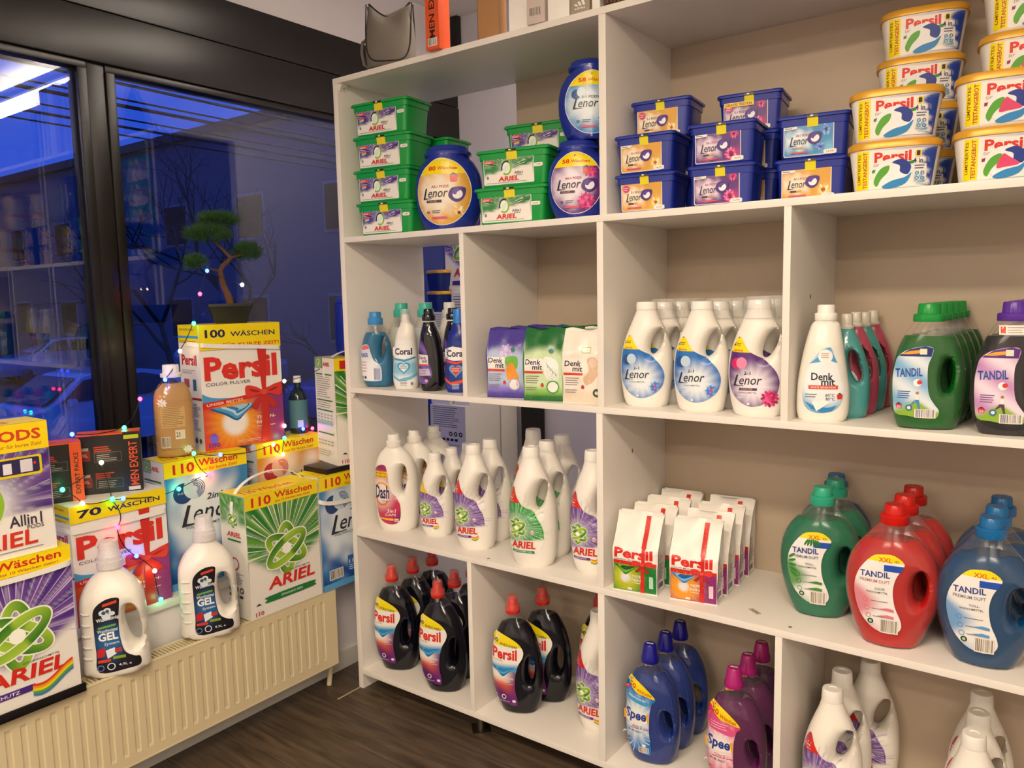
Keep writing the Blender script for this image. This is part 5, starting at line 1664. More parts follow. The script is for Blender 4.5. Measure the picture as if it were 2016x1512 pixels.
# ---- dark gel bottle with red collar and clear dosing cap
def persil_gel(H):
    q = (590, 1045, 755)
    L = N([(482, 1045), (446, 965), (425, 850), (421, 700), (436, 580), (466, 500), (500, 445), (517, 405), (524, 385)], *q)
    R = N([(716, 1045), (745, 965), (758, 850), (750, 700), (725, 585), (688, 505), (642, 440), (606, 405), (598, 385)], *q)
    j = Jug(L, R, H, H * .115, holeN(685, 760, 20, 85, 4, *q), rh=H * .075, neck0=.64, neck1=.88)
    a = Art()
    lab = np.array(N(smooth_closed([(447, 535), (482, 520), (560, 542), (618, 580), (646, 628), (638, 672), (610, 722), (592, 800), (590, 880), (604, 955), (595, 988), (540, 984), (475, 960), (447, 900), (430, 800), (424, 690), (433, 600)], 4), *q)) * H
    def bgc(u, v):
        z = v / H
        C = mixc('#f3eee8', '#3f9bd4', sstep(.455, .40, z - .05 * u / H))
        C2 = mixc('#f2ece4', '#e8641c', sstep(.33, .24, z))
        C2 = mixc(C2, '#5a1f6c', sstep(.24, .10, z + .10 * np.sin(u / H * 5)))
        C2 = mixc(C2, '#6a2470', sstep(-.11, .02, u / H) * sstep(.42, .36, z))
        m = sstep(.385, .34, z - .10 * np.abs(u / H + .10))
        return C * (1 - m[..., None]) + C2 * m[..., None]
    a.region(lab, H * .013, bgc, lay=0)
    yt = np.array([p for p in lab if p[1] > H * .575]); yt = yt[np.argsort(np.arctan2(yt[:, 1] - H * .57, yt[:, 0] + .08 * H))]
    a.poly(yt, '#f2dc14')
    a.text('60', -.205 * H, .615 * H, .055 * H, .04 * H, '#25233c', .025, 0, -8); a.text('WÄSCHEN', -.135 * H, .60 * H, .155 * H, .028 * H, '#25233c', .015, 0, -9)
    a.text('Persil', -.205 * H, .475 * H, .225 * H, .095 * H, '#dc2f22', .035, 0, -1)
    a.text('COLOR GEL', -.205 * H, .455 * H, .10 * H, .013 * H, '#8a8a90', .004)
    for i, (c, k) in enumerate((('#1f6fb8', 1), ('#58b0e0', .75), ('#2c86c8', .5))):
        a.poly(smooth_closed([(-.21 * H * k - .01 * H, .40 * H), (-.10 * H, .395 * H), (.0, .41 * H), (-.06 * H, (.40 - .04 * k) * H), (-.11 * H, (.40 - .075 * k) * H), (-.16 * H, (.40 - .03 * k) * H)], 3), c)
    a.text('TIEFEN-', -.095 * H, .30 * H, .085 * H, .018 * H, '#ead8dc', .02); a.text('REIN', -.095 * H, .275 * H, .05 * H, .018 * H, '#ead8dc', .02); a.lines(-.095 * H, .258 * H, .085 * H, 1, 1, .006 * H, '#c8a8b8')
    a.ring(-.10 * H, .145 * H, .022 * H, .022 * H, .008 * H, 0, '#e6d8e6', 14); a.rect(-.185 * H, .13 * H, .022 * H, .03 * H, '#b890b4'); a.ell(-.01 * H, .115 * H, .017 * H, .012 * H, '#e6d8e6'); a.lines(-.14 * H, .105 * H, .1 * H, 1, 1, .004 * H, '#d8c8dc')
    mr = mat('red_cap_plastic', '#d8281e', .25); mr2 = shell_mat('pink_clear_plastic', '#e86a60', .4, .1)
    cap = [P('cap', cap_mesh('cap', [(.0001, .845 * H), (.056 * H, .845 * H), (.062 * H, .855 * H), (.062 * H, .885 * H), (.046 * H, .90 * H), (.036 * H, .955 * H), (.018 * H, .975 * H), (.0001, .978 * H)], mr, j.nc, 30),
                 [P('dosing_cap', cap_mesh('dosing_cap', [(.066 * H, .875 * H), (.064 * H, .905 * H), (.062 * H, .915 * H), (.047 * H, .925 * H), (.044 * H, .985 * H), (.036 * H, .998 * H), (.0001, 1.0 * H)], mr2, j.nc, 30))])]
    return mkbottle(j, SH_DARK, a, cap, .765, liquid('black_gel', '#0a0b16', .1))

# ---- big see-through gel jug with conical cap
def spee_bottle(H, liq, capc, lc, name):
    q = (430, 1515, 1050)
    L = N([(242, 1515), (207, 1410), (187, 1210), (187, 1050), (207, 880), (242, 765), (290, 680), (322, 635), (332, 612)], *q)
    R = N([(622, 1515), (656, 1400), (675, 1200), (665, 1000), (628, 850), (570, 745), (515, 680), (478, 635), (468, 612)], *q)
    j = Jug(L, R, H, H * .13, holeN(578, 1140, 36, 108, -8, *q), rh=H * .075, neck0=.64, neck1=.86)
    a = Art()
    lab = np.array(N(smooth_closed([(215, 795), (242, 760), (300, 768), (400, 822), (485, 910), (452, 955), (432, 1050), (427, 1200), (436, 1300), (446, 1395), (430, 1428), (330, 1410), (235, 1370), (202, 1280), (188, 1150), (193, 950)], 3), *q)) * H
    c0, c1 = ('#e8f0f4', '#1f74c4') if lc == 'blue' else ('#f6e6ea', '#dc3a7a')
    cx, cy = -.11 * H, .38 * H
    a.region(lab, H * .016, lambda u, v: mixc(c0, c1, sstep(.05, .22, np.hypot((u - cx) * 1.1, (v - cy) * .8) / H + .02 * np.sin(np.arctan2(v - cy, u - cx) * 16))), lay=0)
    yt = np.array([p for p in lab if p[1] > H * (.605 if lc == 'blue' else .60)])
    yt = np.array(N([(222, 800), (242, 760), (300, 768), (400, 822), (482, 908), (380, 890), (300, 870)], *q)) * H
    a.poly(smooth_closed(yt, 3), '#f4d80c')
    a.text('50', -.185 * H, .645 * H, .06 * H, .045 * H, '#c8301c', .025, 0, -14); a.text('WÄSCHEN' if lc == 'blue' else 'Wäschen', -.115 * H, .625 * H, .135 * H, .03 * H, '#c8301c', .015, 0, -17)
    if lc == 'blue':
        a.poly(np.array(N([(205, 880), (400, 930), (430, 960), (400, 985), (215, 950)], *q)) * H, '#3fa0d8'); a.text('Aktiv-Frische Gel', -.19 * H, .565 * H, .16 * H, .022 * H, '#f2f6f8', .01, .2, -10)
        a.rect(-.225 * H, .61 * H, .04 * H, .02 * H, '#d8402c')
    else:
        a.region(np.array(N(smooth_closed([(215, 850), (300, 880), (430, 950), (420, 1000), (330, 990), (205, 960)], 3), *q)) * H, H * .02, '#e0568e'); a.lines(-.2 * H, .57 * H, .17 * H, 3, .02 * H, .006 * H, '#f4c8d8')
    a.poly([(-.24 * H, .33 * H), (-.005 * H, .36 * H), (-.005 * H, .44 * H), (-.24 * H, .41 * H)], '#f5a81c'); a.poly([(-.23 * H, .33 * H), (-.015 * H, .355 * H), (-.03 * H, .44 * H), (-.22 * H, .42 * H)], '#f6ece0')
    a.text('Spee', -.215 * H, .345 * H, .19 * H, .115 * H, '#1f3f9c', .03, .15)
    a.text('Aktiv Gel' if lc == 'blue' else 'Color Gel', -.15 * H, .305 * H, .11 * H, .022 * H, '#2a4a8c' if lc == 'blue' else '#c85a1c', .012, .1)
    a.poly([(-.17 * H, .292 * H), (-.005 * H, .30 * H), (-.005 * H, .306 * H), (-.17 * H, .298 * H)], RED)
    a.text('Multi Aktiv', -.185 * H, .262 * H, .12 * H, .02 * H, '#26345c', .012)
    a.rays(cx, .22 * H, .03 * H, .14 * H, 14, '#cfe6f4' if lc == 'blue' else '#f8c8d8', .3, 4)
    a.barcode(-.09 * H, .095 * H, .085 * H, .05 * H); a.ell(-.045 * H, .16 * H, .018 * H, .012 * H, '#e6f0f4'); icon(a, -.215 * H, .175 * H, .03 * H, '#e8f0f4', '#b87a5a')
    rc = .072 * H
    mc = mat(name + '_cap', capc, .25)
    cap = [P('cap', cap_mesh('cap', [(.0001, .845 * H), (rc, .845 * H), (rc * 1.03, .862 * H), (rc * 1.02, .88 * H), (rc * .92, .90 * H), (rc * .72, .99 * H), (rc * .62, H), (.0001, H)], mc, j.nc, 48, .012))]
    s_ = Art(); s_.rect(-.028 * H, -.011 * H, .056 * H, .022 * H, '#e6e2da', lay=0); s_.text('9,99', -.02 * H, -.006 * H, .04 * H, .012 * H, '#5a5a60', .01)
    nc = j.nc
    cap[0]['sub'].append(P('price_sticker', s_.mesh('price_sticker', lambda u, v, g: np.stack([u + nc, v, np.full_like(u, H) + g], 1), M_LABEL, .0006)))
    return mkbottle(j, SH_CLEAR, a, cap, .76, liquid(name + '_liquid', liq))

# ---- small bottles of the left compartment
def small_liquid(H, liq, capc, name, lab=True, fill=.73):
    q = (260, 1215, 580)
    L = N([(162, 1215), (137, 1160), (131, 1000), (137, 880), (165, 805), (192, 752), (203, 725)], *q)
    R = N([(368, 1215), (388, 1150), (390, 1000), (376, 880), (346, 812), (314, 752), (305, 725)], *q)
    j = Jug(L, R, H, H * .13, holeN(322, 905, 18, 80, 8, *q), rh=H * .12, neck0=.66, neck1=.86)
    a = None
    if lab:
        a = Art()
        pl = np.array(N(smooth_closed([(150, 908), (180, 886), (222, 888), (240, 950), (265, 1010), (318, 1050), (324, 1145), (310, 1165), (235, 1168), (160, 1160), (141, 1120), (137, 1000)], 3), *q)) * H
        a.region(pl, H * .03, lambda u, v: mixc('#eef0f4', '#a8bce0', sstep(.3, .5, v / H) * .5 + sstep(.0, .1, u / H) * .5), lay=0)
        a.poly(np.array(N([(155, 905), (185, 888), (222, 890), (230, 915), (160, 930)], *q)) * H, '#e86a6c'); a.text('TANDIL', -.2 * H, .395 * H, .13 * H, .055 * H, '#1f3fa0', .03, .1, 5)
        a.lines(-.19 * H, .33 * H, .1 * H, 4, .04 * H, .01 * H, '#b8746c'); a.ell(-.13 * H, .13 * H, .02 * H, col='#3c4a5c'); icon(a, -.2 * H, .11 * H, .04 * H, '#8a5a5c', '#b87a7c')
        a.barcode(.0, .09 * H, .095 * H, .17 * H, '#7a78a0', '#c8cce0')
    cap = cap_screw(H, j, .915 * H, H, .082 * H, .078 * H, mat(name + '_cap', capc, .3), .04, (.83 * H, .92 * H, .102 * H))
    return mkbottle(j, SH_FROST, a, cap, fill, liquid(name + '_liquid', liq))

def coral(H, body, lc, capm, name):
    q = (490, 1228, 616)
    L = N([(402, 1228), (389, 1165), (391, 1080), (404, 960), (415, 850), (431, 785), (455, 738), (464, 705)], *q)
    R = N([(578, 1228), (591, 1160), (590, 1050), (581, 900), (575, 790), (566, 748), (548, 725), (540, 705)], *q)
    j = Jug(L, R, H, H * .105, None, neck0=.66, neck1=.84)
    a = Art()
    pl = np.array(N(smooth_closed([(412, 880), (450, 852), (520, 850), (570, 872), (580, 1000), (584, 1140), (560, 1195), (490, 1205), (425, 1195), (398, 1140), (402, 1000)], 3), *q)) * H
    if lc == 'white': f = lambda u, v: mixc('#f2f2f0', '#8cc4e0', sstep(.40, .30, v / H) * sstep(.12, .22, v / H))
    else: f = lambda u, v: mixc('#24449c', '#1c2f80', .5 + .5 * np.sin(u / H * 20 + v / H * 15))
    a.region(pl, H * .02, f, lay=0)
    a.poly(np.array(N([(402, 905), (470, 885), (582, 905), (584, 985), (480, 992), (400, 975)], *q)) * H, '#f6f5f2')
    a.text('Coral', -.115 * H, .43 * H, .225 * H, .085 * H, '#1c2450', .03)
    a.poly(np.array(N([(405, 985), (500, 1000), (582, 975), (582, 990), (500, 1018), (402, 1000)], *q)) * H, '#e0402c' if lc != 'white' else '#3fa0cc')
    hx, hy, k = 0, .27 * H, .085 * H
    heart = [(hx + k * .9 * math.sin(t) ** 3 * 1.1, hy + k * (.8125 * math.cos(t) - .3125 * math.cos(2 * t) - .125 * math.cos(3 * t) - .0625 * math.cos(4 * t))) for t in np.linspace(0, 6.2832, 30, endpoint=False)]
    a.poly(heart, '#3f9cc8' if lc == 'white' else '#5aa8d8'); a.poly([(hx + (x - hx) * .72, hy + (z - hy) * .72) for x, z in heart], '#e6f0f4' if lc == 'white' else '#d8342c')
    a.lines(-.05 * H, .285 * H, .10 * H, 2, .025 * H, .009 * H, '#3f7f9c' if lc == 'white' else '#f0c8c0', ragged=.1)
    a.poly(np.array(N([(390, 1110), (450, 1150), (540, 1130), (588, 1100), (588, 1125), (540, 1155), (450, 1170), (392, 1135)], *q)) * H, '#6fb8dc' if lc == 'white' else '#e0502c')
    a.lines(-.05 * H, .10 * H, .1 * H, 4, .018 * H, .007 * H, '#8a8a90' if lc == 'white' else '#c8d4ec', ragged=.3); icon(a, .08 * H, .05 * H, .035 * H, '#5a5a60', '#8a8a90')
    cap = [P('cap', cap_mesh('cap', [(.0001, .83 * H), (.068 * H, .83 * H), (.064 * H, .86 * H), (.062 * H, .985 * H), (.056 * H, 1.0 * H), (.0001, H)], capm, j.nc, 36))]
    if lc == 'white': cap[0]['sub'].append(P('spout', cap_mesh('spout', [(.0001, .83 * H), (.05 * H, .83 * H), (.045 * H, .93 * H), (.0001, .935 * H)], m_wcap, j.nc, 24)))
    return mkbottle(j, body, a, cap)

def denk_black(H):
    q = (685, 1250, 638)
    L = N([(607, 1250), (589, 1190), (584, 1050), (591, 900), (606, 805), (622, 745), (630, 715)], *q)
    R = N([(763, 1250), (784, 1185), (785, 1020), (765, 855), (741, 775), (724, 735), (718, 715)], *q)
    j = Jug(L, R, H, H * .105, None, neck0=.66, neck1=.84)
    mb_ = mat('black_bottle_plastic', '#0d0c0f', .12, coat=.5)
    a = Art()
    pl = np.array(N(smooth_closed([(620, 842), (648, 872), (680, 960), (705, 1060), (715, 1120), (690, 1178), (640, 1193), (602, 1170), (592, 1080), (595, 950)], 3), *q)) * H
    a.region(pl, H * .025, lambda u, v: mixc('#2a1c3c', '#7a5ab0', .5 + .5 * np.sin(u / H * 24 + v / H * 30)), lay=0)
    a.poly(np.array(N([(598, 960), (684, 968), (686, 1050), (595, 1045)], *q)) * H, '#e6e0e6'); a.text('Denk', -.13 * H, .39 * H, .105 * H, .04 * H, '#23203c', .02); a.text('mit', -.08 * H, .35 * H, .07 * H, .04 * H, '#23203c', .02)
    a.rect(-.145 * H, .315 * H, .14 * H, .018 * H, '#d8452c'); a.region(np.array(N([(595, 1075), (690, 1072), (705, 1125), (600, 1130)], *q)) * H, H * .04, '#c8bcd4'); a.lines(-.13 * H, .255 * H, .12 * H, 3, .022 * H, .007 * H, '#6a5a7c'); a.ell(-.03 * H, .13 * H, .02 * H, col='#d8a8c0')
    cap = cap_screw(H, j, .925 * H, H, .062 * H, .06 * H, mb_, .04, (.855 * H, .93 * H, .082 * H))
    return mkbottle(j, mb_, a, cap)

def plain_white(H, capm, name, fillc=None):
    L = [(-.165, 0), (-.19, .05), (-.2, .3), (-.18, .5), (-.14, .65), (-.1, .78), (-.085, .82)]
    R = [(-x, z) for x, z in L]
    j = Jug(L, R, H, H * .12, None, neck0=.66, neck1=.82)
    a = Art(); a.ell(0, .3 * H, .13 * H, .19 * H, '#dfe6ea', 0, 28); a.lines(-.08 * H, .36 * H, .15 * H, 6, .03 * H, .009 * H, '#8a9aa8')
    cap = cap_screw(H, j, .90 * H, H, .075 * H, .072 * H, capm, .03, (.815 * H, .905 * H, .095 * H))
    return mkbottle(j, m_wplast, a, cap)

# ---- squat white gel jug on the radiator
def gel_jug(H):
    L = [(-.215, 0), (-.245, .015), (-.255, .06), (-.25, .3), (-.25, .50), (-.235, .60), (-.18, .70), (-.11, .765), (-.082, .795), (-.08, .82)]
    R = [(.215, 0), (.25, .015), (.26, .06), (.255, .3), (.25, .50), (.23, .61), (.175, .70), (.11, .765), (.082, .795), (.08, .82)]
    L = [(x * .9, z) for x, z in L]; R = [(x * .9, z) for x, z in R]
    j = Jug(L, R, H, H * .14, ellipse(.130, .355, .050, .165, 8, 24), Rr=H * .14, rh=H * .05, neck0=.58, neck1=.82, pw=2.6, grid=36)
    a = Art()
    lab = np.array(smooth_closed([(-.12, .53), (-.045, .595), (.045, .60), (.05, .55), (.04, .45), (.04, .32), (.065, .19), (.125, .14), (.165, .125), (.165, .065), (.09, .05), (-.11, .05), (-.122, .2), (-.127, .4)], 4)) * H
    a.region(lab, H * .016, lambda u, v: mixc('#15131c', '#2c6fb0', sstep(.14, .03, np.hypot(u + .03 * H, (v - .27 * H) * .7) / H) * .8), lay=0)
    a.poly([(-.06 * H, .565 * H), (.035 * H, .585 * H), (.035 * H, .565 * H), (-.06 * H, .545 * H)], '#d8402c')
    for dx, dy, r in ((-.06, .50, .028), (-.03, .515, .025), (-.04, .47, .03), (.0, .49, .02)): a.ell(dx * H, dy * H, r * H, r * H * .8, '#d4dce4')
    for dx, dy, r in ((-.055, .50, .014), (-.03, .51, .012)): a.ell(dx * H, dy * H, r * H, col='#33506c')
    a.text('Waschkönig', -.105 * H, .425 * H, .15 * H, .035 * H, '#e6eaf0', .02, .0, 6)
    a.poly([(-.10 * H, .395 * H), (.02 * H, .41 * H), (.02 * H, .395 * H), (-.10 * H, .38 * H)], '#6fa83c')
    a.text('Waschmittel', -.105 * H, .35 * H, .135 * H, .025 * H, '#e6eaf0', .012, 0, 3)
    a.text('GEL', -.10 * H, .285 * H, .13 * H, .062 * H, '#f2f4f6', .035, 0, 3)
    a.text('System', -.065 * H, .245 * H, .10 * H, .028 * H, '#d8e0e8', .012, .15, 4)
    a.poly([(-.115 * H, .225 * H), (-.06 * H, .24 * H), (-.07 * H, .17 * H), (-.115 * H, .165 * H)], '#c8242c'); a.poly([(-.06 * H, .215 * H), (.0, .23 * H), (.01 * H, .18 * H), (-.05 * H, .15 * H)], '#e6eaf0'); a.poly([(.0, .215 * H), (.045 * H, .225 * H), (.05 * H, .19 * H), (.0, .19 * H)], '#b83a34')
    a.rect(-.115 * H, .125 * H, .085 * H, .022 * H, '#d8402c'); a.rect(-.015 * H, .14 * H, .085 * H, .022 * H, '#8a9a2c')
    a.ring(-.10 * H, .085 * H, .024 * H, .024 * H, .006 * H, 0, '#6a8ac8', 18); a.ring(-.03 * H, .088 * H, .028 * H, .028 * H, .007 * H, 0, '#dfe2e6', 18); a.text('4,9L e', .02 * H, .08 * H, .085 * H, .022 * H, '#dfe2e6', .008)
    mc = shell_mat('milky_cap', '#efeaee', .62, .3)
    cap = [P('cap', cap_mesh('cap', [(.0001, .80 * H), (.092 * H, .80 * H), (.092 * H, .855 * H), (.086 * H, .858 * H), (.084 * H, .89 * H), (.074 * H, .90 * H), (.066 * H, .985 * H), (.058 * H, H), (.0001, H)], mc, j.nc, 36))]
    sp = mkbottle(j, m_wplast, a, cap)
    for k in range(5):
        rb = MB().tube([(-.208 * H, -.088 * H, (.50 - .085 * k) * H), (-.19 * H, -.121 * H, (.50 - .085 * k) * H), (-.15 * H, -.1385 * H, (.50 - .085 * k) * H)], .0022, 6).mesh('grip_rib', m_wplast)
        sp.append(P('grip_rib', rb))
    return sp

# ---- honey-coloured softener bottle seen from the back
def gold_bottle(H):
    L = [(-.175, 0), (-.2, .02), (-.205, .1), (-.205, .5), (-.2, .64), (-.17, .74), (-.11, .82), (-.085, .86)]
    R = [(-x, z) for x, z in L]
    j = Jug(L, R, H, H * .13, None, neck0=.62, neck1=.86, pw=2.6)
    a = Art()
    a.region(rr_poly(-.17 * H, .10 * H, .34 * H, .50 * H, .02 * H), H * .03, '#b88a54', lay=0)
    a.rect(-.15 * H, .33 * H, .24 * H, .22 * H, '#c9a26a'); a.lines(-.14 * H, .535 * H, .22 * H, 11, .019 * H, .006 * H, '#8a6436')
    a.barcode(-.16 * H, .115 * H, .09 * H, .12 * H, '#5a4a3c', '#d8ccb8'); a.rect(-.02 * H, .2 * H, .10 * H, .10 * H, '#dccfb4'); a.text('23', -.01 * H, .225 * H, .04 * H, .05 * H, '#3a332c', .01)
    flower(a, -.13 * H, .60 * H, .05 * H, ['#e8dfd4', '#f2ece2', '#cfc0ac'], 8); flower(a, .10 * H, .08 * H, .05 * H, ['#efe6da', '#e0cdb0'], 8)
    cap = cap_screw(H, j, .905 * H, H, .085 * H, .083 * H, m_wcap, .05, (.865 * H, .91 * H, .11 * H))
    return mkbottle(j, SH_CLEAR, a, cap, .80, liquid('honey_liquid', '#b98d4e'))

# ------------------------------------------------------------------ bags
def bag_spec(W, D, H, art, m_body, zf=.60, wr=.0025, seed=1, fold=True, flare=0.0, side=None):
    """upright bag: boxy below, drawn to a flat seam on top"""
    R_ = random.Random(seed)
    nu, nz = 11, 18
    def prof(z):   # half depth front/back offsets and width factor
        t = max(0, (z - zf) / (1 - zf))
        if fold: yf = -D / 2 + t ** 1.05 * D * .86; yb = D / 2 - .04 * D * t
        else:
            yf = -D / 2 * (1 - t ** 1.4 * .95); yb = D / 2 * (1 - t ** 1.4 * .95)
        w = W * (1 - .02 * math.sin(z * 9)) * (1 + flare * t)
        return yf, yb, w
    ph = [R_.uniform(0, 6) for _ in range(6)]
    def wrk(u, z): return wr * (math.sin(u * 9 + ph[0] + z * 3) * .5 + math.sin(z * 21 + ph[1] + 2 * u) * .4 + math.sin(u * 5 - z * 13 + ph[2]) * .6) * min(1, z * 6) * min(1, 8 * (1.02 - z))
    loops = []
    for i in range(nz + 1):
        z = i / nz
        yf, yb, w = prof(z)
        L = []
        dep = max(yb - yf, .0016)
        for k in range(nu + 1):
            u = -1 + 2 * k / nu
            bul = .06 * D * (1 - u * u) * math.sin(min(1, z / max(zf, .01)) * math.pi * .9)
            L.append((u * w / 2 * (1 - .012 * (1 - abs(u))), yf - bul - wrk(u, z), z * H + (.004 * math.sin(u * 4 + ph[3]) if i == nz else 0)))
        for k in range(1, 4): L.append((w / 2 + wrk(k, z) - .18 * min(dep, D) * (1 - abs(k - 2) / 2) * (.25 if z < zf else .5), yf + dep * k / 4, z * H))
        for k in range(nu + 1):
            u = 1 - 2 * k / nu
            L.append((u * w / 2, yb + .04 * D * (1 - u * u) * math.sin(min(1, z / zf) * math.pi * .9), z * H))
        for k in range(1, 4): L.append((-w / 2 - wrk(k, z) + .18 * min(dep, D) * (1 - abs(k - 2) / 2) * (.25 if z < zf else .5), yb - dep * k / 4, z * H))
        loops.append(L)
    body = MB().loft(loops).mesh('bag', m_body, True, 55)
    def wrap(u, v, g):
        out = []
        for uu, vv, gg in zip(u, v, np.broadcast_to(g, u.shape)):
            z = min(max(vv / H, 0), 1)
            yf, yb, w = prof(z)
            q = max(-1, min(1, uu / (w / 2)))
            # follow the faceted surface: interpolate between the grid columns
            kf = (q + 1) / 2 * nu; k0 = min(int(kf), nu - 1); f = kf - k0
            zi = z * nz; i0 = min(int(zi), nz - 1); h = zi - i0
            y = 0
            for (kk, wk) in ((k0, 1 - f), (k0 + 1, f)):
                for (ii, wi) in ((i0, 1 - h), (i0 + 1, h)):
                    y += loops[ii][kk][1] * wk * wi
            out.append((uu, y - gg - .0006, vv))
        return np.array(out)
    sp = [P('bag', body), P('front_print', art.mesh('front_print', wrap, M_FILM, .0006, curv=.009))]
    if side is not None:
        def wraps(u, v, g):
            out = []
            for uu, vv, gg in zip(u, v, np.broadcast_to(g, u.shape)):
                z = min(max(vv / H, 0), 1); i0 = min(int(z * nz), nz - 1); h = z * nz - i0
                t = (uu / D); kf = min(max(t * 4, 0), 4); k0 = min(int(kf), 3); f = kf - k0
                x = y = 0
                for kk, wk in ((k0, 1 - f), (k0 + 1, f)):
                    for ii, wi in ((i0, 1 - h), (i0 + 1, h)):
                        p = loops[ii][nu + kk]; x += p[0] * wk * wi; y += p[1] * wk * wi
                out.append((x + gg + .0008, y, vv))
            return np.array(out)
        sp.append(P('side_print', side.mesh('side_print', wraps, M_FILM, .0006, curv=.01)))
    if fold: sp.append(P('glue_flap', box_mesh('glue_flap', -W * .47, W * .47, D * .40, D * .43, H * .985, H * 1.02, m_body, .0006)))
    return sp

def persil_bag_art(W, H, green):
    a = Art()
    def f(u, v):
        z = v / H
        r = np.hypot(u + W * .2, v - H * .2) / W
        if green: C = mixc('#1f7a34', '#c8cc28', sstep(.5, .1, r))
        else: C = mixc('#8c2c74', '#f0a020', sstep(.55, .15, r + .03 * np.sin(np.arctan2(v - H * .2, u + W * .2) * 18)))
        return mixc(C, '#e6e6ea', sstep(.14, .07, r))
    a.region([(-W * .485, .004), (W * .485, .004), (W * .485, H * .40), (-W * .485, H * .40)], W / 22, f, lay=0)
    a.rect(-W * .485, H * .37, W * .97, H * .05, '#cf2c22', nx=8)
    a.region([(-W * .485, H * .42), (W * .485, H * .42), (W * .485, H * .60), (-W * .485, H * .60)], W / 10, '#f1ede6')
    c3 = ('#2f7a2c', '#6fb03c', '#1c5a24') if green else ('#2c86d0', '#7fc0ec', '#1f62b0')
    for c, k in zip(c3, (1, .8, .5)): a.poly(smooth_closed([(-W * .42 * k - W * .04, H * .36), (-W * .18, H * .355), (W * .05 * k, H * .365), (-W * .08, H * (.36 - .07 * k)), (-W * .2, H * (.36 - .12 * k)), (-W * .32, H * (.36 - .06 * k))], 3), c)
    a.text('Persil', -W * .46, H * .455, W * .86, H * .13, '#d8281e', .04)
    a.text('COLOR MEGAPERLS' if not green else 'UNIVERSAL MEGAPERLS', -W * .46, H * .425, W * .6, H * .02, '#55555c', .006)
    a.text('TIEFEN-', -W * .06, H * .21, W * .3, H * .035, '#f2e6d8', .02); a.text('REIN', -W * .06, H * .16, W * .2, H * .035, '#f2e6d8', .02); a.lines(-W * .06, H * .135, W * .3, 1, 1, H * .01, '#f0d8c0')
    a.rect(W * .33, H * .09, W * .09, H * .16, '#e6ccd8' if not green else '#b8dcc8')
    rx = W * .18
    a.poly([(rx - W * .05, .004), (rx + W * .05, .004), (rx + W * .04, H * .40), (rx - W * .02, H * .40)], '#cf2c22')
    for sx in (-1, 1):
        a.poly(smooth_closed([(rx, H * .40), (rx + sx * W * .1, H * .44), (rx + sx * W * .22, H * .435), (rx + sx * W * .2, H * .37), (rx + sx * W * .1, H * .375)], 3), '#dc3428'); a.poly([(rx, H * .39), (rx + sx * W * .17, H * .30), (rx + sx * W * .1, H * .29), (rx, H * .36)], '#b8221c')
    a.rect(rx - W * .035, H * .60, W * .10, H * .375, '#d22e24', ny=10); a.rect(rx - W * .02, H * .42, W * .075, H * .18, '#d22e24', ny=5)
    a.ell(rx, H * .395, W * .04, H * .02, '#e85040')
    a.rect(-W * .15, H * .04, W * .1, H * .03, '#e8e2da')
    return a
def persil_bag_side(D, H, green):
    a = Art()
    x0, x1 = D * .12, D * .88
    a.rect(x0, H * .02, x1 - x0, H * .5, '#eae5de', lay=0, ny=8)
    a.poly([(D * .5, H * .50), (D * .66, H * .455), (D * .5, H * .41), (D * .34, H * .455)], '#b8302c'); a.poly([(D * .5, H * .485), (D * .61, H * .455), (D * .5, H * .425), (D * .39, H * .455)], '#eae5de')
    a.lines(x0 + .003, H * .38, x1 - x0 - .006, 14, H * .016, H * .006, '#6a5a74'); a.rect(x0 + .006, H * .06, D * .5, H * .07, '#4a4a8a')
    return a

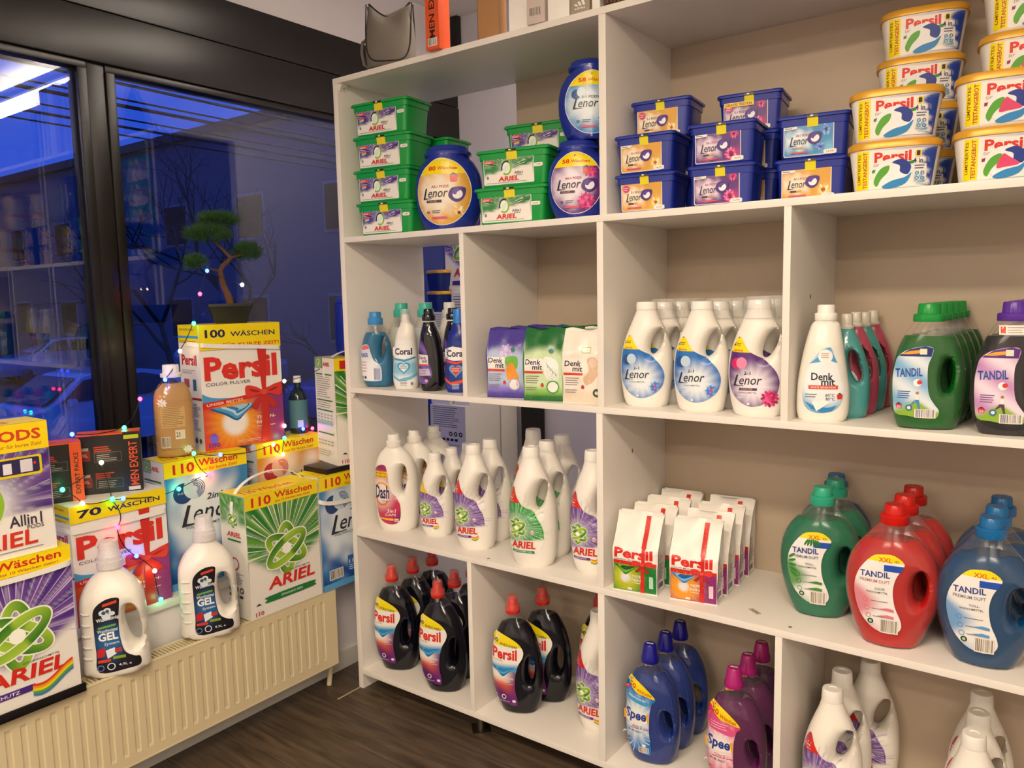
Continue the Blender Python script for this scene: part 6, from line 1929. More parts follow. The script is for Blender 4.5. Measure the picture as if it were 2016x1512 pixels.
def denk_bag_art(W, H, kind):
    a = Art()
    top = {'purple': '#4d3f98', 'green': '#1f6a34', 'white': '#ece6da'}[kind]
    acc = {'purple': '#8a78d0', 'green': '#8cc458', 'white': '#e6d4be'}[kind]
    mid = {'purple': '#b9c8e6', 'green': '#cfe4b4', 'white': '#efe8dc'}[kind]
    a.region([(-W * .48, .003), (W * .48, .003), (W * .48, H * .97), (-W * .48, H * .97)], W / 18, lambda u, v: mixc(mixc(acc, mid, sstep(.12, .24, v / H)), top, sstep(.66, .80, v / H + .08 * (2 * u / W) ** 2) + sstep(.13, .05, v / H) * (0 if kind == 'white' else 1)), lay=0)
    if kind == 'purple':
        flower(a, W * .02, H * .66, W * .2, ['#c8a0d8', '#a8b8e8', '#e0c8ec'], 9)
        a.region(smooth_closed([(W * .0, H * .58), (W * .28, H * .60), (W * .32, H * .46), (W * .2, H * .40), (W * .05, H * .46)], 4), W / 10, '#6fb83c'); a.region(smooth_closed([(W * .05, H * .46), (W * .2, H * .5), (W * .3, H * .36), (W * .34, H * .28), (W * .05, H * .27)], 4), W / 10, '#f09a2c')
    if kind == 'green':
        a.region(smooth_closed([(W * .05, H * .62), (W * .34, H * .55), (W * .36, H * .30), (W * .1, H * .30), (W * .0, H * .48)], 4), W / 10, '#eef0ea')
        for k in range(4): a.poly([(W * (.06 + .07 * k), H * (.55 - .04 * k)), (W * (.14 + .06 * k), H * (.48 - .04 * k)), (W * (.13 + .06 * k), H * (.46 - .04 * k))], '#3f9c7c')
    if kind == 'white':
        a.region(smooth_closed([(W * .08, H * .60), (W * .28, H * .62), (W * .36, H * .45), (W * .22, H * .30), (W * .05, H * .25), (W * .0, H * .35), (W * .12, H * .45)], 4), W / 10, '#e2bfa2')
        a.ell(W * .22, H * .55, W * .1, H * .06, '#ecd0b8'); a.rect(-W * .04, H * .68, W * .2, H * .08, '#8cb04c'); a.rect(-W * .03, H * .688, W * .18, H * .064, '#eef0e0')
    a.rect(-W * .46, H * .42, W * .46, H * .17, '#f1eee8', nx=4) if kind != 'white' else None
    a.text('Denk', -W * .44, H * .505, W * .38, H * .075, '#23203c', .018, .08); a.text('mit', -W * .26, H * .435, W * .24, H * .07, '#23203c', .018, .08)
    a.rect(-W * .47, H * .385, W * .46, H * .032, '#d8452c', nx=4)
    a.lines(-W * .43, H * .34, W * .36, 4, H * .03, H * .01, '#8a7a80'); icon(a, -W * .06, H * .2, W * .08); a.lines(-W * .43, H * .18, W * .3, 2, H * .03, H * .01, '#8a7a80')
    if kind != 'white': a.ell(W * .23, H * .2, W * .15, H * .09, '#b8a8cc' if kind == 'purple' else '#4a9a48'); a.ell(W * .23, H * .2, W * .12, H * .072, '#f1eee8')
    else: a.ell(W * .30, H * .15, W * .09, H * .055, '#2c4a2c'); a.ell(W * .30, H * .15, W * .045, H * .028, '#d8dcc8')
    if kind != 'white': a.ell(W * .2, H * .70, W * .06, H * .035, '#3f7f7c')
    return a

# ================================================================== GOODS ON THE SHELVES
ORD = ['front', 'second', 'third', 'fourth', 'fifth', 'sixth']
def row(spec, name, cat, x, y, z, n, dx, dy, rz, what, rowname, group, jitter=2.0, start=0):
    """n alike things standing one behind the other; each label counts from the shelf edge"""
    for k in range(n):
        kk = k + start
        lb = f'{what}, {ORD[kk]} in the {rowname}'
        place(spec, name, lb, cat, (x + dx * k, y + dy * k, z), rz + (rnd.uniform(-jitter, jitter) if k else 0), group)

# ---- top compartment left: green pod tubs and blue drums
m_green = mat('green_tub_plastic', '#149a43', .3, noise=.02)
m_blue = mat('blue_tub_plastic', '#1b2f96', .25, noise=.03, coat=.2)
TW, TD, TH_ = .215, .125, .1000
t_pur = tub(TW, TD, TH_, .014, m_green, ariel_tub_art(TW, TH_, 'purple'), True, (TW * .385, TH_ * .58))
t_grn = tub(TW, TD, TH_, .014, m_green, ariel_tub_art(TW, TH_, 'green'), True, (TW * .36, TH_ * .50))
G1 = 'green pod tubs on the top shelf'
for k in range(4):
    place(t_pur, 'pod_tub', 'green pod tub with purple burst label, ' + ['bottom', 'second', 'third', 'top'][k] + (' tub of the four-high stack' if k != 1 and k != 2 else ' from the bottom of the four-high stack'), 'tub', (.172 + (.004, -.003, .002, -.002)[k], .082, Z1 + k * (TH_ + .0006)), (7, 6, 8, 6)[k], G1)
for k in range(3):
    place(t_grn, 'pod_tub', ['bottom', 'middle', 'topmost'][k] + ' plain green tub of the stack half hidden behind the four-high stack', 'tub', (.20, .235, Z1 + k * (TH_ + .0006)), 4, G1)
place(t_grn, 'pod_tub', 'green pod tub with green burst label standing directly on the shelf board', 'tub', (.655, .082, Z1), 9, G1)
place(t_grn, 'pod_tub', 'green pod tub with green burst label lying on its twin', 'tub', (.662, .086, Z1 + TH_ + .0006), 9, G1)
for k in range(3):
    place(t_pur, 'pod_tub', 'green pod tub with purple label, ' + ['lowest', 'middle', 'topmost'][k] + ' of the stack behind the green-label pair', 'tub', (.625, .265, Z1 + k * (TH_ + .0006)), 9, G1)
G2 = 'oval blue pod drums'
d_gold = oval_drum(.245, drum_art('gold'), '80', m_blue)
d_pur = oval_drum(.200, drum_art('purple'), '58', m_blue)
d_aqua = oval_drum(.200, drum_art('aqua'), '58', m_blue)
place(d_gold, 'pod_drum', 'large oval blue drum with golden label and yellow band', 'drum', (.385, .095, Z1), 22, G2)
place(d_pur, 'pod_drum', 'oval blue drum with purple flower label standing on the shelf', 'drum', (.846, .085, Z1), 20, G2)
place(d_aqua, 'pod_drum', 'oval blue drum with pale blue label standing on the purple one', 'drum', (.872, .105, Z1 + .2005), 34, G2)

# ---- top compartment right: blue pod tubs
LW, LD, LH = .149, .120, .0920
def lt_(c, **k): return tub(LW, LD, LH, .012, m_blue, lenor_tub_art(LW, LH, c, **k), True, (LW * .24, LH * .10))
l_gold, l_gold31, l_pur, l_purg, l_aqua = lt_('gold'), lt_('gold', n31=True), lt_('purple'), lt_('purple', n31=True, gratis=True), lt_('aqua')
G3 = 'blue pod tubs on the top shelf'
st = LH + .0006
place(l_gold31, 'pod_tub', 'blue tub with golden label and pink dot, bottom of the stack by the divider', 'tub', (1.062, .081, Z1), 6, G3)
place(l_gold, 'pod_tub', 'blue tub with golden label, middle of the stack by the divider', 'tub', (1.062, .081, Z1 + st), 5, G3)
place(l_gold31, 'pod_tub', 'blue tub with golden label and pink dot, topmost and set back', 'tub', (1.066, .158, Z1 + 2 * st), 6, G3)
for k in range(2): place(l_pur, 'pod_tub', ['lower', 'upper'][k] + ' blue tub hidden behind the golden-label stack', 'tub', (1.066, .215, Z1 + k * st), 3, G3)
for k in range(2): place(l_pur, 'pod_tub', 'blue tub with purple flower label, ' + ['bottom', 'second'][k] + ' in the middle stack', 'tub', (1.250 + .003 * k, .082, Z1 + k * st), (7, 6)[k], G3)
for k in range(2): place(l_gold, 'pod_tub', ['lower', 'upper'][k] + ' blue tub hidden behind the purple-label stack', 'tub', (1.254, .235, Z1 + k * st), 7, G3)
place(l_purg, 'pod_tub', 'blue tub with orange free-trial strip on its label, topmost of the middle stack', 'tub', (1.258, .238, Z1 + 2 * st), 7, G3)
for k in range(2): place(l_pur, 'pod_tub', ['lower', 'upper'][k] + ' blue tub at the back panel behind the middle stack', 'tub', (1.405 - .02 * k, .29, Z1 + k * st), 86, G3)
place(l_gold, 'pod_tub', 'blue tub with golden label under the aqua-labelled tub', 'tub', (1.438, .225, Z1), 6, G3) if False else None
place(l_gold, 'pod_tub', 'blue tub with golden label under the aqua-labelled tub', 'tub', (1.432, .140, Z1), 7, G3)
place(l_aqua, 'pod_tub', 'blue tub with aqua flower label beside the gold-lidded tubs', 'tub', (1.435, .140, Z1 + st), 7, G3)
# gold-lidded tubs
DW, DD, DH = .176, .125, .1010
dt_g, dt_r = disc_tub(DW, DD, DH), disc_tub(DW, DD, DH, True)
G4 = 'gold-lidded disc tubs on the top shelf'
for k in range(2): place(dt_g, 'disc_tub', 'gold-lidded white tub with green stripe, ' + ['bottom', 'second'][k] + ' of the front stack', 'tub', (1.606, .085, Z1 + k * DH), 10, G4)
for k in range(4): place(dt_g, 'disc_tub', 'gold-lidded white tub with green stripe, ' + ['bottom', 'second', 'third', 'top'][k] + ' of the stack at the back panel', 'tub', (1.608 + .004 * k, .275, Z1 + k * DH), 10, G4)
for k in range(2): place(dt_r, 'disc_tub', 'gold-lidded white tub with crimson stripe, ' + ['bottom', 'second'][k] + ' of its front stack', 'tub', (1.799, .080, Z1 + k * DH), 9, G4)
for k in range(4): place(dt_r, 'disc_tub', 'gold-lidded white tub with crimson stripe, ' + ['bottom', 'second', 'third', 'top'][k] + ' of the tall stack behind', 'tub', (1.812 + .004 * k, .215, Z1 + k * DH), 9, G4)

# ---- second row, first bay: small bottles
G5 = 'small bottles in the bay beside the window'
place(small_liquid(.242, '#0f6a94', '#3f8fd0', 'blue_softener'), 'softener_bottle', 'clear bottle of blue liquid with a light blue cap', 'bottle', (.078, .070, Z2), 22, G5)
tealb = small_liquid(.268, '#cfd6cc', '#3fb8a4', 'milky_softener', False, .70)
place(tealb, 'softener_bottle', 'milky bottle with teal cap behind the blue-liquid bottle', 'bottle', (.075, .195, Z2), 15, G5)
place(tealb, 'softener_bottle', 'milky bottle with teal cap behind the white heart-label bottle', 'bottle', (.185, .195, Z2), 15, G5)
place(coral(.251, m_wplast, 'white', SH_CAP, 'coral_white'), 'detergent_bottle', 'white bottle with pale blue heart and a clear cap', 'bottle', (.203, .072, Z2), 30, G5)
db = denk_black(.251)
place(db, 'detergent_bottle', 'glossy black bottle with violet label, front one', 'bottle', (.322, .062, Z2), 22, G5)
place(db, 'detergent_bottle', 'glossy black bottle hidden behind the front black one', 'bottle', (.330, .165, Z2), 20, G5)
m_bcap = mat('sky_cap_plastic', '#2a7fd8', .3)
place(coral(.250, mat('blue_bottle_plastic', '#1c2f8c', .25), 'blue', m_bcap, 'coral_blue'), 'detergent_bottle', 'dark blue bottle with red heart beside the divider', 'bottle', (.420, .074, Z2), 24, G5)
pw = plain_white(.268, m_wcap, 'plain_white')
place(pw, 'softener_bottle', 'plain white bottle standing behind the teal-capped bottles', 'bottle', (.085, .305, Z2), 10, G5)
place(pw, 'softener_bottle', 'plain white bottle at the open shelf back beside a teal cap', 'bottle', (.19, .305, Z2), 12, G5)
place(pw, 'softener_bottle', 'plain white bottle behind the glossy black bottles', 'bottle', (.30, .29, Z2), 12, G5)
place(plain_white(.268, mat('navy_cap', '#1c2f80', .3), 'navy_white'), 'softener_bottle', 'white bottle with a navy cap behind the dark blue bottle', 'bottle', (.425, .180, Z2), 12, G5)

# ---- second row, second bay: plastic bags
G6 = 'glossy powder bags'
BW, BD, BH = .118, .062, .195
mb_p = mat('purple_film', '#43378c', .25, noise=.06, nscale=12); mb_g = mat('green_film', '#1f6a34', .25, noise=.06, nscale=12); mb_w = mat('white_film', '#ece7dc', .28, noise=.03, nscale=12)
bgp = bag_spec(BW, BD, BH, denk_bag_art(BW, BH, 'purple'), mb_p, .66, .0022, 3, False)
bgg = bag_spec(BW, BD, BH, denk_bag_art(BW, BH, 'green'), mb_g, .66, .0022, 5, False)
bgw = bag_spec(BW, BD, BH, denk_bag_art(BW, BH, 'white'), mb_w, .66, .0022, 8, False)
for s_, x, y, l1, l2 in ((bgp, .624, .062, 'glossy purple powder bag with orange and green cloths', 'purple'), (bgg, .757, .055, 'glossy green powder bag with white laundry picture', 'green'), (bgw, .880, .062, 'white powder bag with sleeping baby tones beside the divider', 'white')):
    place(s_, 'powder_bag', l1 + ', front', 'bag', (x, y, Z2), 14, G6)
    for k in (1, 2): place(s_, 'powder_bag', f'{ORD[k]} {l2} powder bag, standing behind the front {l2} one', 'bag', (x + .006, y + .088 * k, Z2), 8 + 3 * k, G6)

# ---- second row, third bay: white two-in-one bottles
G7 = 'white two-in-one bottles'
lb1, lb1c = lenor_bottle(.264, 'blue'), lenor_bottle(.262, 'blue', True)
lb2, lb2c = lenor_bottle(.266, 'purple'), lenor_bottle(.266, 'purple', True)
place(lb1, 'detergent_bottle', 'white bottle with blue oval label, front of the row at the upright', 'bottle', (1.042, .085, Z2), 18, G7)
row(lb1c, 'detergent_bottle', 'bottle', 1.050, .165, Z2, 3, .008, .079, 14, 'white bottle under a clear dosing cup', 'row at the upright', G7, start=1)
place(lb1, 'detergent_bottle', 'white bottle with blue oval label, front of the middle row', 'bottle', (1.196, .070, Z2), 16, G7)
row(lb1c, 'detergent_bottle', 'bottle', 1.205, .152, Z2, 3, .008, .079, 14, 'white bottle under a clear dosing cup', 'middle white row', G7, start=1)
place(lb2c, 'detergent_bottle', 'white bottle with purple flower label and clear dosing cup, front of its row', 'bottle', (1.336, .066, Z2), 14, G7)
row(lb2c, 'detergent_bottle', 'bottle', 1.340, .148, Z2, 3, .002, .080, 12, 'white bottle under a clear dosing cup', 'purple-labelled row', G7, start=1)

# ---- second row, fourth bay
place(denk_white(.253), 'detergent_bottle', 'white handleless bottle with red strip and blue swoosh label', 'bottle', (1.483, .060, Z2), 20)
G8 = 'pearly handle bottles'
pt, pk = pearl_bottle(.238, '#4f9c9c', 'pearl_teal'), pearl_bottle(.240, '#b84e66', 'pearl_pink')
for k, (s_, nm) in enumerate(((pt, 'teal'), (pk, 'pink'), (pt, 'teal'), (pk, 'pink'))):
    place(s_, 'softener_bottle', f'pearly {nm} handle bottle, ' + ['right behind the white handleless one', 'second in the file', 'third in the file', 'last, at the back panel'][k], 'bottle', (1.512 + .004 * k, .128 + .066 * k, Z2), 13, G8, scale=.97)
G9 = 'clear handle bottles of twenty washes'
tg = tandil20(.254, '#055a14', '#1c9440', 'blue', 'green_wash')
tp = tandil20(.256, '#0a040e', '#5a2f9c', 'purple', 'black_wash')
row(tg, 'detergent_bottle', 'bottle', 1.686, .058, Z2, 5, .003, .068, 11, 'clear handle bottle of green liquid', 'green-capped row', G9, 1)
row(tp, 'detergent_bottle', 'bottle', 1.832, .058, Z2, 5, .003, .068, 11, 'clear handle bottle of black liquid', 'purple-capped row', G9, 1)

# ---- third row, left: white bottles
G10 = 'white bottles in the wide lower bay'
ds = dash_bottle(.318)
row(ds, 'detergent_bottle', 'bottle', .116, .100, Z3, 3, .004, .094, 26, 'white bottle with crimson label', 'row against the shelf side', G10)
as_ = ariel_bottle(.268, 'purple', '24', True)
row(as_, 'detergent_bottle', 'bottle', .272, .122, Z3, 3, -.006, .090, 24, 'small white bottle with purple burst', 'short-bottle row', G10)
ac = ariel_bottle(.318, 'purple', '40')
row(ac, 'detergent_bottle', 'bottle', .460, .092, Z3, 2, -.012, .098, 22, 'white bottle with purple burst and red tip', 'row after the short bottles', G10)
ag = ariel_bottle(.339, 'green', '55')
row(ag, 'detergent_bottle', 'bottle', .692, .068, Z3, 3, -.012, .099, 20, 'tall white bottle with green burst', 'green-burst row', G10)
place(ag, 'detergent_bottle', 'tall white bottle standing alone at the open shelf back', 'bottle', (.530, .310, Z3), 18, G10)
ac2 = ariel_bottle(.339, 'purple', '55')
row(ac2, 'detergent_bottle', 'bottle', .872, .110, Z3, 3, -.008, .100, 16, 'tall white bottle with purple burst', 'row at the middle upright', G10)

# ---- third row, right: paper bags and big jugs
G11 = 'white paper powder bags'
PW_, PD_, PH_ = .118, .066, .197
m_pap = mat('white_paper', '#eee9e1', .35, noise=.02, nscale=25)
pbg = [bag_spec(PW_, PD_, PH_, persil_bag_art(PW_, PH_, True), m_pap, .56, .0018, s, True, .05, persil_bag_side(PD_, PH_, True)) for s in (2, 7)]
pbc = [bag_spec(PW_, PD_, PH_, persil_bag_art(PW_, PH_, False), m_pap, .56, .0018, s, True, .05, persil_bag_side(PD_, PH_, False)) for s in (4, 9)]
for k in range(4): place(pbg[k % 2], 'powder_bag', 'white paper bag with green lower half, ' + ['front of its file', 'second from the shelf edge', 'third from the shelf edge', 'fourth, at the back panel'][k], 'bag', (1.036 - .002 * k, .052 + .086 * k, Z3), (9, 5, 8, 3)[k], G11)
for k in range(4): place(pbc[k % 2], 'powder_bag', 'white paper bag with orange and violet lower half, ' + ['front of its file', 'second from the shelf edge', 'third from the shelf edge', 'fourth, at the back panel'][k], 'bag', (1.185 - .002 * k, .074 + .080 * k, Z3), (10, 6, 9, 7)[k], G11)
G12 = 'big see-through jugs'
xg = tandil_xxl(.305, '#036a4a', '#2fa888', 'green', 'sea_green_wash'); xr = tandil_xxl(.306, '#b41c18', '#c8180c', 'pink', 'coral_wash'); xb = tandil_xxl(.303, '#043f6a', '#1a6aa8', 'blue', 'ocean_wash')
row(xg, 'detergent_jug', 'jug', 1.462, .158, Z3, 2, .004, .094, 11, 'big jug of sea-green liquid', 'green jug row', G12)
place(xb, 'detergent_jug', 'big jug of blue liquid hidden behind the sea-green jugs', 'jug', (1.452, .318, Z3), 9, G12)
row(xr, 'detergent_jug', 'jug', 1.632, .078, Z3, 3, .002, .095, 8, 'big jug of red liquid', 'red jug row', G12)
row(xb, 'detergent_jug', 'jug', 1.808, .086, Z3, 3, .001, .096, 5, 'big jug of deep blue liquid', 'blue jug row', G12)
sc = Art(); sc.rect(-.018, -.007, .036, .014, '#b8ae98', lay=0); sc.text('4,99', -.010, -.004, .02, .008, '#6a6458', .01)
place([P('card', box_mesh('card', -.018, .018, -.007, .007, 0, .0004, m_card, 0)), P('print', sc.mesh('print', on_top(.0004), M_CARD, .0002))], 'price_tag', 'small loose price tag lying beside the paper bags', 'price tag', (1.335, .070, Z3 + .0002), -35)

# ---- bottom row
G13 = 'dark gel bottles with red collars'
pg = persil_gel(.355)
for k, (x, y, r, l) in enumerate(((.102, .090, 24, 'front, against the shelf side'), (.108, .185, 20, 'second in the file at the shelf side'), (.112, .280, 18, 'last in the file at the shelf side'), (.330, .068, 22, 'front, nearest the first divider'), (.316, .165, 20, 'second in the file by the first divider'), (.310, .265, 18, 'last in the file by the first divider'))):
    place(pg, 'gel_bottle', 'dark gel bottle with red collar, ' + l, 'bottle', (x, y, Z4), r, G13)
place(pg, 'gel_bottle', 'dark gel bottle with red collar, standing alone past the first divider', 'bottle', (.603, .100, Z4), 22, G13)
place(pg, 'gel_bottle', 'dark gel bottle with red collar, tucked behind the lone one', 'bottle', (.640, .205, Z4), 18, G13)
place(pg, 'gel_bottle', 'dark gel bottle with red collar, behind the white purple-burst bottle', 'bottle', (.802, .280, Z4), 16, G13)
place(ariel_bottle(.35, 'purple', '55'), 'detergent_bottle', 'white purple-burst bottle on the bottom board beside the middle upright', 'bottle', (.862, .150, Z4), 8)
G14 = 'see-through gel jugs with conical caps'
sb = spee_bottle(.318, '#042c7c', '#10128c', 'blue', 'spee_blue'); sm_ = spee_bottle(.317, '#56084a', '#ac1c74', 'pink', 'spee_pink')
row(sb, 'gel_jug', 'jug', 1.053, .100, Z4, 3, .003, .0885, 12, 'blue gel jug with conical navy cap', 'blue jug file', G14)
row(sm_, 'gel_jug', 'jug', 1.285, .098, Z4, 3, .004, .0885, 9, 'magenta gel jug with conical pink cap', 'magenta jug file', G14)
G15 = 'white bottles on the bottom board'
a4 = ariel_bottle(.322, 'purple', '50')
for k, (x, y) in enumerate(((1.510, .115), (1.506, .218), (1.550, .314))): place(a4, 'detergent_bottle', 'white bottle past the last divider, ' + ['in front', 'second of three', 'against the back panel'][k], 'bottle', (x, y, Z4), 8, G15)
for k, (x, y) in enumerate(((1.800, .085), (1.798, .185), (1.794, .285))): place(a4, 'detergent_bottle', 'white bottle in the far file below the blue jugs, ' + ['in front', 'second of three', 'against the back panel'][k], 'bottle', (x, y, Z4), 4, G15)

# ================================================================== ON TOP OF THE SHELF
# toiletry bag
m_cloth = mat('grey_ripstop', '#6d675f', .7, noise=.12, nscale=300, bump=.15)
m_pipe = mat('black_piping', '#15130f', .6)
def wash_bag():
    W, D, H = .150, .105, .170
    lp = []
    for z, kd, kw in ((0, .86, .86), (.02, .97, .95), (.25, 1.06, 1.0), (.5, .98, .99), (.70, .78, .95), (.85, .52, .90), (.95, .26, .86), (1, .10, .84)):
        L = sup(W * kw, D * kd, H * z, 40, 2.8)
        L = [(x, y + .004 * math.sin(x * 70 + z * 9) * z, zz + .002 + .045 * max(0, z - .45) / .55 * (abs(x / (W / 2)) ** 1.6 - .35) + .0025 * math.sin(x * 50 + y * 80) * (z > .1)) for x, y, zz in L]
        lp.append(L)
    body = MB().loft(lp).mesh('bag', m_cloth, True, 60)
    pip = MB()
    for s_ in (-1, 1):      # piped seam round the front and back panel
        pts = []
        for i in range(25):
            t = i / 24
            a = math.pi * (1 + t)
            x = W * .46 * math.copysign(abs(math.cos(a)) ** .45, math.cos(a))
            z = H * (.93 - .88 * abs(math.sin(a)) ** .45) + .006
            dep = np.interp(z / H, [0, .05, .25, .5, .7, .85, .95], [.42, .48, .53, .49, .39, .26, .13]) * D
            f = (1 - min(1, abs(x) / (W * .5)) ** 2.8) ** (1 / 2.8)
            pts.append((x, s_ * (dep * f + .0015), z + .055 * max(0, z / H - .45) / .55 * (abs(x / (W / 2)) ** 1.6 - .35)))
        pip.tube(pts, .0020, 6)
    zp = MB().tube([(W * .42 * (i / 8 - .5) * 2, 0, H + .003 + .055 * (abs((i / 8 - .5) * 2 * .84) ** 1.6 - .35)) for i in range(9)], .0032, 6).mesh('zip', m_pipe)
    loop = MB().tube([(-W * .49, 0, H * .55), (-W * .56, -.01, H * .48), (-W * .58, -.012, H * .3), (-W * .54, -.01, H * .1), (-W * .47, 0, H * .06)], .005, 8).mesh('carry_loop', m_cloth)
    return [P('bag', body), P('piping', pip.mesh('piping', m_pipe)), P('zip', zp), P('carry_loop', loop)]
place(wash_bag(), 'wash_bag', 'grey fabric wash bag with black piping on top of the shelf', 'bag', (.205, .055, ZT), 32)

def gift_front(W, H, kind=0):
    """kind 0: orange strip at the right edge; kind 1: black strip with tall orange lettering"""
    a = Art()
    a.rect(-W / 2, 0, W, H, '#1b1613', lay=0)
    a.rect(-W / 2, H * .97, W, H * .03, '#e0501c')
    sw = W * (.20 if kind == 0 else .27)
    x0, w = -W / 2, W - sw
    for k in range(2):
        y0 = H * (.58 - .44 * k)
        a.lines(x0 + w * .36, y0 + H * .19, w * .42, 3, H * .034, H * .018, '#c03a1c', k, .3)
        for p, q in (((.36, .10), (.94, .104)), ((.36, -.05), (.94, -.046)), ((.36, -.05), (.364, .104)), ((.936, -.05), (.94, .104))):
            a.rect(x0 + w * p[0], y0 + H * p[1], max(w * (q[0] - p[0]), .0006), max(H * (q[1] - p[1]), .0006), '#8a847c')
        a.lines(x0 + w * .41, y0 + H * .06, w * .44, 4, H * .030, H * .009, '#a8a298', k + 2, .4)
        a.poly(rr_poly(x0 + w * .06, y0 - H * .02, w * .22, H * .17, .003), '#7a1f1c'); a.rect(x0 + w * .09, y0 + H * .15, w * .16, H * .05, '#9a958c'); a.text('XL', x0 + w * .10, y0 + H * .05, w * .13, H * .05, '#c8a098', .02)
    if kind == 0:
        a.rect(W / 2 - sw, 0, sw, H, '#de541e'); a.text('EXPERT PACKS', W / 2 - sw * .28, H * .12, H * .70, sw * .42, '#4a2010', .02, 0, 90)
    else:
        a.rect(W / 2 - sw, 0, sw, H, '#14100e'); a.text('MEN EXPERT', W / 2 - sw * .20, H * .10, H * .74, sw * .50, '#e0501c', .012, 0, 90)
        a.rect(W / 2 - sw * .96, H * .885, sw * .88, H * .065, '#b8c024'); a.rect(W / 2 - sw * .85, H * .02, sw * .7, H * .06, '#cfcac2')
    return a
def gift_spine(D, H, orange=True, word='MEN EXPERT'):
    a = Art()
    a.rect(0, 0, D, H, '#e0541e' if orange else '#17120f', lay=0)
    a.text(word, D * .70, H * .10, H * .62, D * .42, '#2a1810' if orange else '#e0541e', .02, 0, 90)
    if not orange: a.rect(D * .1, H * .92, D * .75, H * .06, '#b8c024')
    else: a.barcode(D * .15, H * .03, D * .7, H * .07)
    return a
m_gift = mat('black_gift_card', '#19140f', .3); m_org = mat('orange_gift_card', '#e0541e', .35)
def gift_box(W, D, H, kind=0):
    t = Art(); t.rect(-W / 2, -D / 2, W, D, '#e25a20', lay=0); t.rect(-W * .1, -D * .2, W * .2, D * .12, '#8a2a10')
    return carton(W, D, H, gift_front(W, H, kind), None, t, Art().rect(0, 0, D, H, '#6a5a40', lay=0), m_gift)

# boxes standing on the top board
sp = carton(.046, .05, .30, gift_spine(.046, .30, True).move(-.023, 0), None, None, None, m_org)
place(sp, 'gift_box', 'slim orange gift box with dark lettering on top of the shelf', 'box', (.438, .006, ZT), 4)
m_kraft = mat('kraft_card', '#a97a4c', .6, noise=.05)
ka = Art(); ka.rect(0, 0, .05, .30, '#16140f', lay=0); ka.rect(.012, .10, .03, .10, '#6fc83c'); ka.ell(.027, .07, .012, .03, '#d8a83c')
place(carton(.062, .05, .30, None, ka, None, None, m_kraft), 'carton', 'plain brown kraft carton with a black printed side on the shelf top', 'box', (.612, .030, ZT), 12)
wa = Art(); wa.barcode(-.020, .018, .036, .022, '#5a5048', '#cfc4b8')
place(carton(.075, .06, .30, None, None, None, None, mat('glossy_white_card', '#f6f2ec', .25)), 'carton', 'glossy white carton next to the kraft carton on the shelf top', 'box', (.712, .050, ZT), 8)
place(carton(.052, .05, .30, wa, None, None, None, mat('pinkish_card', '#cdbcb4', .45)), 'carton', 'pinkish grey carton with a barcode at its foot on the shelf top', 'box', (.777, .018, ZT), 6)
place(carton(.062, .05, .30, None, None, None, None, mat('bright_white_card', '#fbf8f2', .25)), 'carton', 'bright white carton between barcode carton and beige carton', 'box', (.842, .026, ZT), 2)
ad = Art()
for k in range(3):
    x = -.012 + .010 * k
    hgt = .006 + .004 * k
    ad.poly([(x, .016), (x + .007, .016), (x + .007 - .004 * 0 - .005, .016 + hgt), (x - .005, .016 + hgt)], '#f2efe8')
ad.text('adidas', -.015, .008, .03, .006, '#f2efe8', .02)
ad.poly([(-.004, .06), (.022, .045), (.022, .048), (-.004, .063)], '#f2efe8')
place(carton(.052, .05, .30, ad, None, None, None, mat('beige_card', '#a69a86', .5)), 'shoe_carton', 'beige carton with three white slanted bars printed on it', 'box', (.905, .026, ZT), 2)
place(carton(.022, .05, .30, None, None, None, None, mat('bright_white_card', '#fbf8f2', .25)), 'carton', 'narrow bright white carton beside the beige printed carton', 'box', (.948, .030, ZT), 0)
m_wick = mat('brown_wicker', '#6a4a3a', .7, noise=.3, nscale=60)
wk = MB()
for k in range(9):
    t = k / 8
    wk.tube([(-.035 - .008 * math.sin(i * .9 + k), -.022 + .044 * t, .003 + .026 * i) for i in range(9)], .004, 6)
    wk.tube([(.035 + .008 * math.sin(i * .9 + k), -.022 + .044 * t, .003 + .026 * i) for i in range(9)], .004, 6)
    wk.tube([(-.035 + .07 * t, -.024 - .004 * math.sin(i * .9 + k), .003 + .026 * i) for i in range(9)], .004, 6)
    wk.tube([(-.035 + .07 * t, .024, .003 + .026 * i) for i in range(9)], .004, 6)
wkb = box_mesh('base', -.036, .036, -.024, .024, 0, .006, m_wick, .002)
place([P('weave', wk.mesh('weave', m_wick)), P('base', wkb)], 'wicker_holder', 'small brown wicker holder at the end of the shelf-top row', 'basket', (1.008, .035, ZT), 20)

# ================================================================== WINDOW SILL AND RADIATOR GOODS
def side_txt(D, H, seed=3, green=True):
    """carton side crowded with dosing tables"""
    a = Art()
    a.rect(0, 0, D, H, '#ece8e2', lay=0)
    c = '#2c7a3c' if green else '#5b2d88'
    a.region([(0, H * .90), (D * .42, H * .90), (D * .42, H), (0, H)], D / 8, burst('#1f7a2c', '#8fbf5a', D * .2, H * .94, D * .12))
    star(a, D * .24, H * .945, D * .13)
    a.text('ARIEL', D * .45, H * .925, D * .35, H * .035, '#d42a1e', .025, .1)
    for y0, n in ((.84, 10), (.595, 3), (.50, 0), (.28, 0)):
        a.rect(D * .08, H * y0, D * .80, H * .012, c)
        if n: a.lines(D * .1, H * (y0 - .02), D * .72, n, H * .021, H * .005, '#77737a', seed)
    for r in range(6):
        for q in range(5):
            if r == 3: continue
            a.rect(D * (.1 + .165 * q), H * (.46 - .028 * r) if r < 3 else H * (.24 - .03 * (r - 3)), D * .10, H * .010, '#98a4a0')
    a.rect(D * .08, H * .375, D * .80, H * .02, '#8cc8b4')
    a.lines(D * .1, H * .12, D * .72, 3, H * .022, H * .005, '#9a969c', seed + 3)
    return a

